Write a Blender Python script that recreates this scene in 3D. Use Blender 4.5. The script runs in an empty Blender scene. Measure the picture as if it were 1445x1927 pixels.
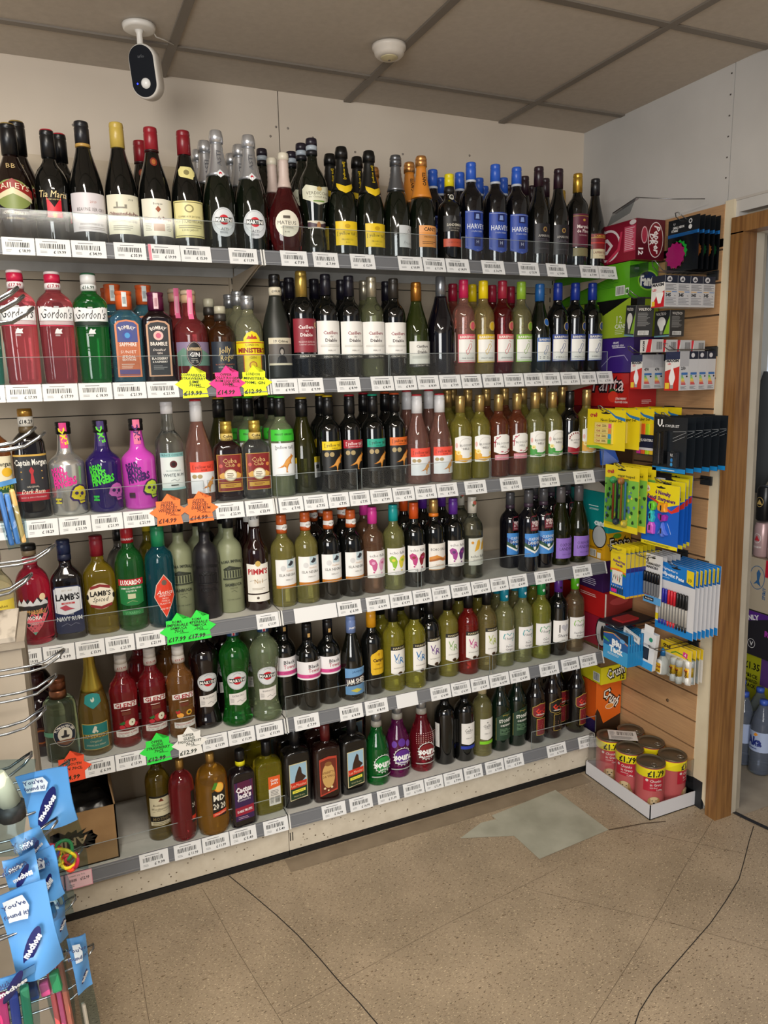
import bpy, bmesh, math, random
from mathutils import Vector, Matrix
random.seed(7)
PI = math.pi
C = bpy.context.scene.collection

# ---------------------------------------------------------------- camera, light, exposure
scene = bpy.context.scene
cam_data = bpy.data.cameras.new('camera'); cam = bpy.data.objects.new('camera', cam_data); C.objects.link(cam)
scene.camera = cam
cam_data.sensor_fit = 'VERTICAL'; cam_data.sensor_height = 36.0
cam_data.lens = 1388.2 / 1927.0 * 36.0
cam_data.clip_start = 0.02
YAW, PITCH, ROLL = 0.4177, 0.1817, -0.0230
f_ = Vector((math.sin(YAW)*math.cos(PITCH), math.cos(YAW)*math.cos(PITCH), -math.sin(PITCH)))
r_ = Vector((math.cos(YAW), -math.sin(YAW), 0)); u_ = r_.cross(f_)
rr = math.cos(ROLL)*r_ + math.sin(ROLL)*u_; uu = -math.sin(ROLL)*r_ + math.cos(ROLL)*u_
cam.matrix_world = Matrix(((rr.x, uu.x, -f_.x, -0.5784), (rr.y, uu.y, -f_.y, -2.0999), (rr.z, uu.z, -f_.z, 1.546), (0, 0, 0, 1)))

scene.view_settings.view_transform = 'Standard'; scene.view_settings.look = 'None'
scene.view_settings.gamma = 1.0; scene.view_settings.use_curve_mapping = False
scene.view_settings.exposure = -0.12
scene.cycles.use_denoising = True
scene.cycles.max_bounces = 9; scene.cycles.diffuse_bounces = 3; scene.cycles.glossy_bounces = 4
scene.cycles.transmission_bounces = 8; scene.cycles.transparent_max_bounces = 12
scene.cycles.caustics_refractive = False; scene.cycles.caustics_reflective = False
scene.cycles.sample_clamp_indirect = 4.0

W = bpy.data.worlds.new('world'); scene.world = W; W.use_nodes = True
W.node_tree.nodes['Background'].inputs[0].default_value = (0.80, 0.86, 1.0, 1)
W.node_tree.nodes['Background'].inputs[1].default_value = 0.30

def area(name, loc, target, sx, sy, power, col):
    l = bpy.data.lights.new(name, 'AREA'); l.shape = 'RECTANGLE'; l.size = sx; l.size_y = sy
    l.energy = power; l.color = col
    o = bpy.data.objects.new(name, l); C.objects.link(o); o.location = loc
    d = Vector(target) - Vector(loc); o.rotation_euler = d.to_track_quat('-Z', 'Y').to_euler()
    return o
area('shopfront_window_light', (-2.5, -4.4, 1.65), (-0.5, 0.2, 1.15), 2.0, 1.7, 150, (1.0, 0.985, 0.96))
area('fluorescent_light_front', (-0.75, -1.35, 2.43), (-0.75, -1.35, 0), 0.16, 1.2, 40, (1.0, 0.92, 0.80))
area('fluorescent_light_back', (-0.25, -2.3, 2.43), (-0.25, -2.3, 0), 0.9, 0.12, 28, (1.0, 0.92, 0.80))

# ---------------------------------------------------------------- materials
def lin(c):
    c /= 255.0
    return c/12.92 if c <= 0.04045 else ((c+0.055)/1.055)**2.4
NAMED = dict(white='F2F1EC', black='0C0C0E', cream='E9DFC3', gold='B8924A', red='B5121F', yellow='F2CB16', green='2E9A3A',
    blue='2350B0', navy='14204A', pink='E0559A', orange='E8641C', teal='149C90', purple='5A2A88', grey='8A8A8A', silver='B9BCC0',
    fluor_yellow='E8F51E', fluor_pink='F5378F', fluor_orange='FF7F38', fluor_green='32E84A', fluor_red='FF5A35', card='B08A5E')
def rgb(c):
    if c in NAMED: c = NAMED[c]
    return (lin(int(c[0:2], 16)), lin(int(c[2:4], 16)), lin(int(c[4:6], 16)), 1)
MC = {}
def mat(c, rough=0.5, metal=0.0, coat=0.0):
    key = (c, rough, metal, coat)
    if key in MC: return MC[key]
    m = bpy.data.materials.new('paint_' + c); m.use_nodes = True
    b = m.node_tree.nodes['Principled BSDF']
    b.inputs['Base Color'].default_value = rgb(c); b.inputs['Roughness'].default_value = rough
    b.inputs['Metallic'].default_value = metal; b.inputs['Coat Weight'].default_value = coat
    MC[key] = m; return m
def glass(c, rough=0.02, ior=1.36):
    key = ('glass', c, rough, ior)
    if key in MC: return MC[key]
    m = bpy.data.materials.new('glass_' + c); m.use_nodes = True
    b = m.node_tree.nodes['Principled BSDF']
    b.inputs['Base Color'].default_value = tuple(v**0.85 for v in rgb(c)); b.inputs['Roughness'].default_value = rough
    b.inputs['IOR'].default_value = ior; _c = rgb(c); b.inputs['Transmission Weight'].default_value = 0.96 if max(_c[:3])-min(_c[:3]) < 0.25 and min(_c[:3]) > .3 else 0.84
    b.inputs['Specular IOR Level'].default_value = 0.6; b.inputs['Coat Weight'].default_value = 0.35; b.inputs['Coat Roughness'].default_value = 0.03
    MC[key] = m; return m
def nodes(name):
    m = bpy.data.materials.new(name); m.use_nodes = True
    nt = m.node_tree
    return m, nt, nt.nodes['Principled BSDF']
def N(nt, t, **kw):
    n = nt.nodes.new(t)
    for k, v in kw.items():
        if k.startswith('i_'): n.inputs[k[2:].replace('_', ' ')].default_value = v
        else: setattr(n, k, v)
    return n
def clear_sheet(name, tint='E8EEF0', strength=1.0):
    m, nt, b = nodes(name)
    out = nt.nodes['Material Output']
    tr = N(nt, 'ShaderNodeBsdfTransparent'); tr.inputs[0].default_value = rgb(tint)
    gl = N(nt, 'ShaderNodeBsdfGlossy'); gl.inputs['Roughness'].default_value = 0.10; gl.inputs[0].default_value = (strength*.75,)*3 + (1,)
    lw = N(nt, 'ShaderNodeLayerWeight'); lw.inputs['Blend'].default_value = .5
    pw = N(nt, 'ShaderNodeMath', operation='POWER'); pw.inputs[1].default_value = 4.0; nt.links.new(lw.outputs['Facing'], pw.inputs[0])
    fr = N(nt, 'ShaderNodeMath', operation='MULTIPLY_ADD'); fr.inputs[1].default_value = .75; fr.inputs[2].default_value = .028; nt.links.new(pw.outputs[0], fr.inputs[0])
    mx = N(nt, 'ShaderNodeMixShader'); nt.links.new(fr.outputs[0], mx.inputs[0]); nt.links.new(tr.outputs[0], mx.inputs[1]); nt.links.new(gl.outputs[0], mx.inputs[2])
    nt.links.new(mx.outputs[0], out.inputs[0]); return m
def noisy(name, c1, c2, scale, rough=0.6, detail=4, stretch=(1, 1, 1), bump=0.0, lo=0.4, hi=0.6, metal=0.0):
    m, nt, b = nodes(name)
    tc = N(nt, 'ShaderNodeTexCoord'); mp = N(nt, 'ShaderNodeMapping'); mp.inputs['Scale'].default_value = stretch
    nz = N(nt, 'ShaderNodeTexNoise'); nz.inputs['Scale'].default_value = scale; nz.inputs['Detail'].default_value = detail
    cr = N(nt, 'ShaderNodeValToRGB'); cr.color_ramp.elements[0].color = rgb(c1); cr.color_ramp.elements[1].color = rgb(c2)
    cr.color_ramp.elements[0].position = lo; cr.color_ramp.elements[1].position = hi
    L = nt.links.new
    L(tc.outputs['Object'], mp.inputs[0]); L(mp.outputs[0], nz.inputs[0]); L(nz.outputs[0], cr.inputs[0]); L(cr.outputs[0], b.inputs['Base Color'])
    b.inputs['Roughness'].default_value = rough; b.inputs['Metallic'].default_value = metal
    if bump:
        bp = N(nt, 'ShaderNodeBump'); bp.inputs['Strength'].default_value = bump; bp.inputs['Distance'].default_value = 0.002
        L(nz.outputs[0], bp.inputs['Height']); L(bp.outputs[0], b.inputs['Normal'])
    return m

# ---------------------------------------------------------------- object helpers
def link(o, parent=None):
    C.objects.link(o)
    if parent is not None: o.parent = parent
    return o
def tag(o, label=None, cat=None, group=None, kind=None):
    if label: o['label'] = label
    if cat: o['category'] = cat
    if group: o['group'] = group
    if kind: o['kind'] = kind
    return o
def thing(name, label, cat, loc=(0, 0, 0), rz=0.0, group=None, rot=None):
    o = bpy.data.objects.new(name, None); o.empty_display_size = 0.02; link(o)
    o.location = loc; o.rotation_euler = rot or (0, 0, rz)
    return tag(o, label, cat, group)
class MB:
    """collects faces in one mesh with several materials"""
    def __init__(s): s.v = []; s.f = []; s.m = []; s.mats = []; s.smooth = []
    def mi(s, m):
        if m not in s.mats: s.mats.append(m)
        return s.mats.index(m)
    def add(s, vs, fs, m, smooth=False):
        o = len(s.v); i = s.mi(m); s.v += [tuple(p) for p in vs]
        for f in fs: s.f.append(tuple(o+k for k in f)); s.m.append(i); s.smooth.append(smooth)
        return s
    def box(s, a, b, m, M=None, bevel=0.0):
        x0, y0, z0 = a; x1, y1, z1 = b
        if bevel <= 0:
            vs = [(x0,y0,z0),(x1,y0,z0),(x1,y1,z0),(x0,y1,z0),(x0,y0,z1),(x1,y0,z1),(x1,y1,z1),(x0,y1,z1)]
            fs = [(0,3,2,1),(4,5,6,7),(0,1,5,4),(1,2,6,5),(2,3,7,6),(3,0,4,7)]
        else:
            bm = bmesh.new(); bmesh.ops.create_cube(bm, size=1)
            for v in bm.verts: v.co = Vector(((x0+x1)/2+v.co.x*(x1-x0), (y0+y1)/2+v.co.y*(y1-y0), (z0+z1)/2+v.co.z*(z1-z0)))
            bmesh.ops.bevel(bm, geom=bm.edges[:], offset=bevel, segments=2, affect='EDGES', profile=0.6)
            vs = [tuple(v.co) for v in bm.verts]; fs = [tuple(v.index for v in f.verts) for f in bm.faces]; bm.free()
        if M is not None: vs = [tuple(M @ Vector(p)) for p in vs]
        return s.add(vs, fs, m)
    def tube(s, pts, r, m, n=8, closed=False):
        P = [Vector(p) for p in pts]; vs = []; fs = []; k = len(P); prev = None
        for i, p in enumerate(P):
            if closed: t = P[(i+1) % k]-P[i-1]
            else: t = P[min(i+1, k-1)]-P[max(i-1, 0)]
            t.normalize()
            if prev is None: a = t.orthogonal().normalized()
            else: a = (prev-t*prev.dot(t)).normalized()
            prev = a; b = t.cross(a)
            for j in range(n):
                q = 2*PI*j/n; vs.append(p+a*math.cos(q)*r+b*math.sin(q)*r)
        for i in range(k if closed else k-1):
            for j in range(n):
                a0 = i*n+j; a1 = i*n+(j+1) % n; b0 = ((i+1) % k)*n+j; b1 = ((i+1) % k)*n+(j+1) % n
                fs.append((a0, a1, b1, b0))
        if not closed: fs += [tuple(range(n-1, -1, -1)), tuple(range((k-1)*n, k*n))]
        return s.add(vs, fs, m, True)
    def lathe(s, prof, m, n=24, sq=2.0, dep=1.0, center=(0, 0, 0), smooth=True, capb=True, capt=True):
        vs = []; fs = []; cx, cy, cz = center
        for z, r in prof:
            for j in range(n):
                t = 2*PI*j/n; c_, s_ = math.cos(t), math.sin(t)
                if isinstance(sq, (int, float)): e = sq
                else: e = sq(z)
                k = (abs(c_)**e+abs(s_)**e)**(-1.0/e)
                vs.append((cx+r*k*c_, cy+r*k*s_*(dep if not callable(dep) else dep(z)), cz+z))
        for i in range(len(prof)-1):
            for j in range(n):
                fs.append((i*n+j, i*n+(j+1) % n, (i+1)*n+(j+1) % n, (i+1)*n+j))
        if capb: fs.append(tuple(range(n-1, -1, -1)))
        if capt: fs.append(tuple(range((len(prof)-1)*n, len(prof)*n)))
        return s.add(vs, fs, m, smooth)
    def mesh(s, name):
        me = bpy.data.meshes.new(name); me.from_pydata(s.v, [], s.f)
        for m in s.mats: me.materials.append(m)
        me.polygons.foreach_set('material_index', s.m); me.polygons.foreach_set('use_smooth', s.smooth)
        me.update(); return me
    def obj(s, name, parent=None, label=None):
        o = bpy.data.objects.new(name, s.mesh(name)); link(o, parent)
        if label: o['label'] = label
        return o
def part(name, me, parent, label=None):
    o = bpy.data.objects.new(name, me); link(o, parent)
    if label: o['label'] = label
    return o
def structure(o): o['kind'] = 'structure'; return o

# ---------------------------------------------------------------- flat artwork (printing on labels, boxes, cards)
TXT = {}
def text_geo(s, bold=0.0, shear=0.0, spacing=1.0):
    key = (s, bold, shear, spacing)
    if key in TXT: return TXT[key]
    cu = bpy.data.curves.new('text', 'FONT'); cu.body = s; cu.resolution_u = 1; cu.offset = bold; cu.shear = shear; cu.space_character = spacing
    cu.align_x = 'LEFT'
    o = bpy.data.objects.new('text', cu); me = bpy.data.meshes.new_from_object(o)
    vs = [(v.co.x, v.co.y) for v in me.vertices]; fs = [tuple(p.vertices) for p in me.polygons]
    bpy.data.objects.remove(o); bpy.data.curves.remove(cu); bpy.data.meshes.remove(me)
    if not vs: vs = [(0, 0)]
    xs = [p[0] for p in vs]; ys = [p[1] for p in vs]
    TXT[key] = (vs, fs, min(xs), max(xs), min(ys), max(ys)); return TXT[key]

def draw(mb, layers, fmap, lay0=1, rough=0.5):
    """layers in millimetres; fmap(x, z, layer) gives the 3D point"""
    L = lay0
    for ly in layers:
        k = ly[0]; L += 1
        rg = rough; metal = 0.0
        def cm(c):
            if c.startswith('*'): return mat(c[1:], 0.28, 0.85)
            return mat(c, rg)
        if k == 'r':            # rect x0,x1,z0,z1,color
            _, x0, x1, z0, z1, c = ly
            grid(mb, fmap, L, x0, x1, lambda x: z0, lambda x: z1, cm(c), max(1, int(abs(z1-z0)/16)))
        elif k == 'e':          # ellipse cx,cz,rx,rz,color
            _, cx, cz, rx, rz, c = ly
            grid(mb, fmap, L, cx-rx, cx+rx, lambda x: cz-rz*math.sqrt(max(0, 1-((x-cx)/rx)**2)), lambda x: cz+rz*math.sqrt(max(0, 1-((x-cx)/rx)**2)), cm(c), 2, cosx=True)
        elif k == 'g':          # shape between two point lists (top, bottom) [(x,z)..]
            _, top, bot, c = ly
            def fn(pts):
                def g(x):
                    for (xa, za), (xb, zb) in zip(pts, pts[1:]):
                        if x <= xb+1e-6: return za+(zb-za)*(x-xa)/max(1e-6, xb-xa)
                    return pts[-1][1]
                return g
            xs = sorted(set([p[0] for p in top]+[p[0] for p in bot]))
            grid(mb, fmap, L, xs[0], xs[-1], fn(bot), fn(top), cm(c), 2, xs=xs)
        elif k == 'p':          # polygon pts,color
            _, pts, c = ly
            bm = bmesh.new(); vs = [bm.verts.new((x, z, 0)) for x, z in pts]; bm.faces.new(vs)
            bmesh.ops.triangulate(bm, faces=bm.faces[:])
            for _i in range(2):
                lg = [e for e in bm.edges if e.calc_length() > 7]
                if not lg: break
                bmesh.ops.subdivide_edges(bm, edges=lg, cuts=1); bmesh.ops.triangulate(bm, faces=bm.faces[:])
            bm.verts.index_update()
            mb.add([fmap(v.co.x, v.co.y, L) for v in bm.verts], [tuple(v.index for v in (f.verts if f.normal.z >= 0 else reversed(f.verts))) for f in bm.faces], cm(c)); bm.free()
        elif k == 't':          # text s,cx,cz,height,color[,dict]
            s_, cx, cz, h, c = ly[1:6]; op = ly[6] if len(ly) > 6 else {}
            if not s_.strip(): continue
            vs, fs, xa, xb, ya, yb = text_geo(s_, op.get('b', 0.0), op.get('s', 0.0), op.get('sp', 1.0))
            sc = h/0.72; w = (xb-xa)*sc; sx = sc
            if 'w' in op: sx = sc*op['w']/w
            a = math.radians(op.get('r', 0)); ca, sa = math.cos(a), math.sin(a)
            pts = []
            for x, y in vs:
                X_ = (x-(xa+xb)/2)*sx; Y_ = (y-0.36)*sc
                if 'arc' in op:
                    R = op['arc']; th = X_/R; X_, Y_ = (R+Y_)*math.sin(th), (R+Y_)*math.cos(th)-R
                pts.append(fmap(cx+X_*ca-Y_*sa, cz+X_*sa+Y_*ca, L))
            mb.add(pts, fs, cm(c))
        elif k == 'bar':        # barcode x0,x1,z0,z1,color
            _, x0, x1, z0, z1, c = ly; rnd = random.Random(int(x0*7+z0*3)); x = x0
            w_ = (x1-x0)/36.0; vs = []; fs = []
            while x < x1-w_:
                q = w_*rnd.choice((0.8, 0.8, 1.6)); o = len(vs)
                vs += [fmap(x, z0, L), fmap(x+q, z0, L), fmap(x+q, z1, L), fmap(x, z1, L)]; fs.append((o, o+1, o+2, o+3))
                x += q+w_*rnd.choice((0.8, 1.2, 1.6))
            mb.add(vs, fs, cm(c))
        elif k == 'ln':         # fine print lines x0,x1,z0,z1,n,color
            _, x0, x1, z0, z1, n, c = ly; rnd = random.Random(n+int(x0))
            dz = (z1-z0)/n; vs = []; fs = []
            for i in range(n):
                e = x1-(x1-x0)*rnd.uniform(0, 0.35); z = z1-dz*(i+0.5); o = len(vs)
                m_ = max(1, int(abs(e-x0)/12))
                for j in range(m_+1):
                    xx = x0+(e-x0)*j/m_; vs += [fmap(xx, z-dz*0.2, L), fmap(xx, z+dz*0.2, L)]
                fs += [(o+2*j, o+2*j+2, o+2*j+3, o+2*j+1) for j in range(m_)]
            mb.add(vs, fs, cm(c))
        elif k == 'o':          # ring cx,cz,rx,rz,width,color
            _, cx, cz, rx, rz, w_, c = ly; n = 28; vs = []; fs = []
            for j in range(n):
                t = 2*PI*j/n; vs += [fmap(cx+rx*math.cos(t), cz+rz*math.sin(t), L), fmap(cx+(rx-w_)*math.cos(t), cz+(rz-w_)*math.sin(t), L)]
            fs = [(2*j, (2*j+2) % (2*n), (2*j+3) % (2*n), 2*j+1) for j in range(n)]
            mb.add(vs, fs, cm(c))
        elif k == 'l':          # stroke pts,width,color
            _, pts, w_, c = ly; vs = []; fs = []
            for i, (x, z) in enumerate(pts):
                a = pts[max(0, i-1)]; b = pts[min(len(pts)-1, i+1)]; dx, dz = b[0]-a[0], b[1]-a[1]; q = math.hypot(dx, dz) or 1
                vs += [fmap(x+dz/q*w_/2, z-dx/q*w_/2, L), fmap(x-dz/q*w_/2, z+dx/q*w_/2, L)]
            fs = [(2*i, 2*i+2, 2*i+3, 2*i+1) for i in range(len(pts)-1)]
            mb.add(vs, fs, cm(c))
def grid(mb, fmap, L, x0, x1, zb, zt, m, nz, cosx=False, xs=None):
    n = max(2, int(abs(x1-x0)/5)+1)
    if xs is None:
        if cosx: n = max(10, n); X_ = [(x0+x1)/2-(x1-x0)/2*math.cos(PI*i/n) for i in range(n+1)]
        else: X_ = [x0+(x1-x0)*i/n for i in range(n+1)]
    else:
        X_ = []
        for a, b in zip(xs, xs[1:]):
            q = max(1, int((b-a)/5)); X_ += [a+(b-a)*i/q for i in range(q)]
        X_.append(xs[-1])
    vs = []; fs = []
    for x in X_:
        a, b = zb(x), zt(x)
        for j in range(nz+1): vs.append(fmap(x, a+(b-a)*j/nz, L))
    for i in range(len(X_)-1):
        for j in range(nz):
            p = i*(nz+1)+j; fs.append((p, p+nz+1, p+nz+2, p+1))
    mb.add(vs, fs, m, True)
def flat(origin, ax, up, nrm, step=0.00012):
    """map for flat artwork: origin at the artwork's lower-left/centre, in metres"""
    o = Vector(origin); a = Vector(ax); u = Vector(up); n = Vector(nrm)
    return lambda x, z, L: o+a*(x/1000)+u*(z/1000)+n*(L*step)
# ---------------------------------------------------------------- bottle shapes: (height fraction, radius fraction)
SH = {
 'bord': [(0,.90),(.008,.97),(.02,1),(.60,1),(.645,.97),(.685,.88),(.72,.70),(.745,.53),(.77,.44),(.80,.405),(1,.40)],
 'burg': [(0,.92),(.01,.98),(.02,1),(.40,1),(.48,.965),(.56,.86),(.64,.70),(.72,.53),(.78,.43),(.84,.385),(1,.37)],
 'slope': [(0,.90),(.01,.98),(.02,1),(.46,1),(.54,.96),(.61,.82),(.67,.64),(.73,.50),(.79,.42),(1,.40)],
 'champ': [(0,.92),(.01,.98),(.02,1),(.38,1),(.47,.95),(.56,.82),(.66,.62),(.76,.45),(.84,.36),(.92,.33),(1,.33)],
 'baileys': [(0,.90),(.02,1),(.38,1),(.50,.94),(.60,.74),(.68,.50),(.74,.38),(1,.36)],
 'tia': [(0,.88),(.02,.93),(.40,.97),(.50,1),(.58,.95),(.65,.75),(.70,.50),(.74,.38),(1,.35)],
 'mateus': [(0,.60),(.03,.75),(.15,.95),(.28,1),(.40,.94),(.50,.78),(.60,.52),(.68,.36),(.76,.28),(1,.26)],
 'amphora': [(0,.75),(.02,.80),(.10,.82),(.22,.72),(.32,.78),(.46,.94),(.55,1),(.64,.92),(.71,.68),(.77,.42),(.82,.35),(1,.33)],
 'port': [(0,.92),(.02,1),(.56,1),(.62,.96),(.66,.84),(.70,.56),(.73,.44),(.80,.46),(.86,.38),(1,.37)],
 'gin': [(0,.86),(.02,.90),(.10,.92),(.66,.99),(.70,1),(.735,.97),(.77,.84),(.80,.62),(.82,.46),(.84,.43),(1,.41)],
 'square': [(0,.93),(.015,1),(.66,1),(.70,.98),(.745,.80),(.785,.56),(.80,.46),(.84,.42),(1,.42)],
 'koppg': [(0,.92),(.02,.99),(.04,1),(.48,1),(.56,.97),(.62,.86),(.67,.65),(.70,.46),(.74,.40),(1,.39)],
 'jolly': [(0,.93),(.02,1),(.58,1),(.66,.94),(.72,.74),(.755,.48),(.79,.40),(1,.40)],
 'mini': [(0,.93),(.02,1),(.56,1),(.64,.96),(.70,.82),(.75,.58),(.79,.42),(.84,.38),(1,.38)],
 'capm': [(0,.90),(.02,.97),(.16,.97),(.18,1),(.60,1),(.62,.97),(.69,.95),(.73,.82),(.77,.55),(.80,.43),(1,.38)],
 'dmf': [(0,.90),(.03,.97),(.10,.96),(.12,1),(.52,1),(.54,1.0),(.58,.93),(.62,.74),(.655,.52),(.69,.44),(.86,.34),(.87,.40),(1,.40)],
 'prince': [(0,.92),(.02,1),(.56,1),(.62,.96),(.665,.82),(.70,.62),(.725,.48),(.74,.50),(.80,.42),(.88,.38),(1,.37)],
 'cuba': [(0,.90),(.03,.96),(.10,1),(.62,1),(.67,.95),(.71,.80),(.745,.55),(.77,.44),(1,.40)],
 'vodk': [(0,.88),(.02,.96),(.04,1),(.54,1),(.61,.97),(.68,.86),(.73,.66),(.76,.46),(.79,.40),(1,.38)],
 'lambs': [(0,.95),(.02,1),(.58,1),(.62,.96),(.67,.80),(.71,.56),(.735,.43),(.76,.40),(1,.38)],
 'lux': [(0,.90),(.02,.97),(.12,1),(.58,1),(.65,.97),(.71,.85),(.75,.65),(.78,.46),(.82,.40),(1,.38)],
 'roma': [(0,.92),(.015,1),(.60,1),(.65,.96),(.70,.82),(.735,.60),(.76,.44),(.80,.40),(1,.40)],
 'pimms': [(0,.92),(.02,1),(.58,1),(.63,.95),(.67,.80),(.71,.62),(.75,.52),(.83,.44),(.90,.38),(1,.38)],
 'plym': [(0,.85),(.03,.95),(.10,1),(.60,1),(.68,.97),(.73,.86),(.765,.62),(.785,.48),(.80,.46),(1,.44)],
 'glens': [(0,.90),(.03,1),(.08,.97),(.12,.93),(.54,.97),(.60,1),(.64,.95),(.66,.86),(.68,.88),(.73,.62),(.77,.46),(.82,.40),(1,.37)],
 'martini': [(0,.93),(.02,1),(.05,1),(.12,.86),(.20,.80),(.45,.86),(.58,.97),(.65,1),(.71,.94),(.76,.74),(.80,.48),(.83,.38),(1,.36)],
 'md': [(0,.80),(.03,.90),(.12,.98),(.30,1),(.60,1),(.70,.96),(.77,.84),(.82,.62),(.85,.38),(.87,.28),(1,.27)],
 'flask': [(0,.94),(.02,1),(.60,1),(.66,.98),(.71,.90),(.745,.62),(.765,.36),(.79,.33),(1,.33)],
 'sourz': [(0,.88),(.02,.95),(.12,.93),(.26,1),(.42,1),(.52,.93),(.62,.70),(.70,.50),(.78,.42),(1,.36)],
 'qc': [(0,.92),(.02,1),(.56,1),(.62,.95),(.67,.80),(.72,.60),(.78,.47),(.86,.42),(1,.38)],
}
KIND = {}
def K(name, H, R, shape, body, caps, labels, desc, sq=2.0, dep=1.0, top=None, extra=None):
    KIND[name] = dict(H=H/1000, R=R/1000, shape=SH[shape], body=body, caps=caps, labels=labels, desc=desc, sq=sq, dep=dep)
BLK = ('opaque', '0A0B0A'); BRN = ('opaque', '160A07'); DKG = ('opaque', '0C120A')
def G(c): return ('glass', c)
# caps: (z0, z1, rel. radius bottom, rel. radius top, colour, part name)
def wc(c, z0=.81, nm='cap'): return [(z0, 1.0, .43, .41, c, nm)]
def label_bs(c, extra=[]): return [('label', [('r', -34, 34, 55, 150, 'white')]+extra)]
# --- top shelf
K('baileys', 310, 45, 'baileys', BRN, wc('0E0D0F', .74)+[(.985, 1.003, .40, .40, 'A58B4E', 'cap_ring')], [('label', [('e', 0, 118, 46, 40, '7E8C4A'), ('g', [(-46, 118), (-20, 138), (20, 138), (46, 118)], [(-46, 100), (0, 120), (46, 100)], 'D8CFA8'), ('g', [(-50, 132), (0, 160), (50, 132)], [(-50, 110), (0, 136), (50, 110)], '8E1F1C'), ('t', 'BAILEYS', 0, 142, 15, 'cream', {'w': 82, 'arc': 120}), ('t', 'ORIGINAL', 0, 70, 8, 'cream', {'w': 52}), ('t', 'Irish Cream', 0, 56, 6, 'B9A070', {'s': .4}), ('t', 'BB', 0, 196, 14, 'B9A070')])], 'black cream liqueur bottle with arched landscape label')
K('tiamaria', 290, 40, 'tia', BLK, wc('101012', .76)+[(.98, 1.004, .40, .40, 'B0142C', 'cap_top')], [('label', [('g', [(-17, 114), (0, 88), (17, 114)], [(-17, 62), (17, 62)], 'D0182C'), ('t', 'Tia Maria', 0, 122, 18, 'F0D9A0', {'w': 66, 's': .25}), ('t', 'DARK LIQUEUR', 0, 108, 3.5, 'D9C58A'), ('p', [(-6, 68), (0, 60), (6, 68), (0, 76)], 'C89A40')])], 'black rounded liqueur bottle with red chevron label')
K('beaune', 300, 42, 'burg', BLK, wc('1A1A1E', .80)+[(.795, .825, .44, .44, 'B8924A', 'foil_band')], [('label', [('r', -52, 52, 28, 122, 'DAD4D8'), ('t', '2019', 10, 100, 6, 'B0553A'), ('t', 'BEAUNE 1ER CRU', 4, 82, 8.5, '55504E', {'w': 70}), ('t', 'Les Cent Vignes', 4, 70, 6, '7A7068', {'s': .35}), ('t', 'ARNOUX PERE ET FILS', 4, 46, 5, '6A6260', {'w': 60}), ('ln', -30, 40, 32, 40, 2, '9A9290')])], 'dark burgundy bottle with pale grey label and black capsule')
K('chateau', 302, 42, 'burg', BLK, wc('BFA54E', .80), [('label', [('r', -48, 48, 26, 122, 'E0DCC6'), ('p', [(-26, 92), (-18, 92), (-18, 104), (-14, 104), (-14, 92), (2, 92), (2, 98), (8, 98), (8, 88), (-26, 88)], '8A8678'), ('t', '2018', 18, 110, 5, '6A665A'), ('t', 'Châteauneuf-du-Pape', 0, 76, 9, '6E3038', {'w': 80, 'b': .02}), ('t', 'CLOS SAINT ANDRE', 0, 58, 7, '5A564C', {'w': 66}), ('ln', -30, 34, 34, 48, 3, 'A09C8C')])], 'dark burgundy bottle with cream label and gold capsule')
K('reserve', 300, 42, 'burg', BLK, wc('8E1A26', .80)+[(.80, .82, .44, .44, '2A1214', 'foil_band')], [('label', [('r', -46, 46, 26, 118, 'E4E0D0'), ('t', 'Bonpas', 0, 106, 6, '444038'), ('p', [(-7, 92), (0, 84), (7, 92), (0, 100)], '9A5030'), ('t', 'Réserve de Bonpas', 0, 70, 9, '6E2A30', {'w': 78, 'b': .02}), ('r', -14, 14, 38, 56, 'B89078'), ('ln', -36, -18, 38, 58, 5, '9A9484'), ('ln', 18, 36, 38, 58, 5, '9A9484')]), ('seal', [('e', 0, 212, 9, 11, '7A2818'), ('e', 0, 212, 5, 7, 'A8642E')])], 'embossed burgundy bottle with red capsule and cream label')
K('beaujolais', 298, 42, 'burg', BLK, wc('7E1420', .80), [('label', [('r', -46, 46, 26, 118, 'E2D890'), ('r', -43, 43, 29, 115, '6A6440'), ('r', -41, 41, 31, 113, 'E6DD9E'), ('e', 0, 98, 12, 10, '8A8254'), ('e', 0, 98, 8, 7, 'E6DD9E'), ('t', 'COMBE AUX JACQUES', 0, 78, 5, '6A6440', {'w': 60}), ('t', 'BEAUJOLAIS-VILLAGES', 0, 66, 7, '5A5434', {'w': 76}), ('t', 'LOUIS JADOT', 0, 44, 5, '6A6440'), ('ln', -30, 34, 48, 58, 2, '9A9264')]), ('neck_label', [('p', [(-20, 178), (20, 172), (24, 192), (14, 204), (-14, 206), (-22, 196)], 'E2D890'), ('e', 0, 190, 7, 7, '8A8254')])], 'dark burgundy bottle with yellow label and yellow neck label')
def mart(cz, R=28): return [('e', 0, cz, R, R, 'D5D9DC'), ('o', 0, cz, R-1.5, R-1.5, .8, '8A9094'), ('e', 0, cz, R*.44, R*.44, 'C81428'), ('r', -R*.80, R*.80, cz-R*.22, cz+R*.22, '101014'), ('t', 'MARTINI', 0, cz, R*.32, 'white', {'w': R*1.5, 'b': .03})]
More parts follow.
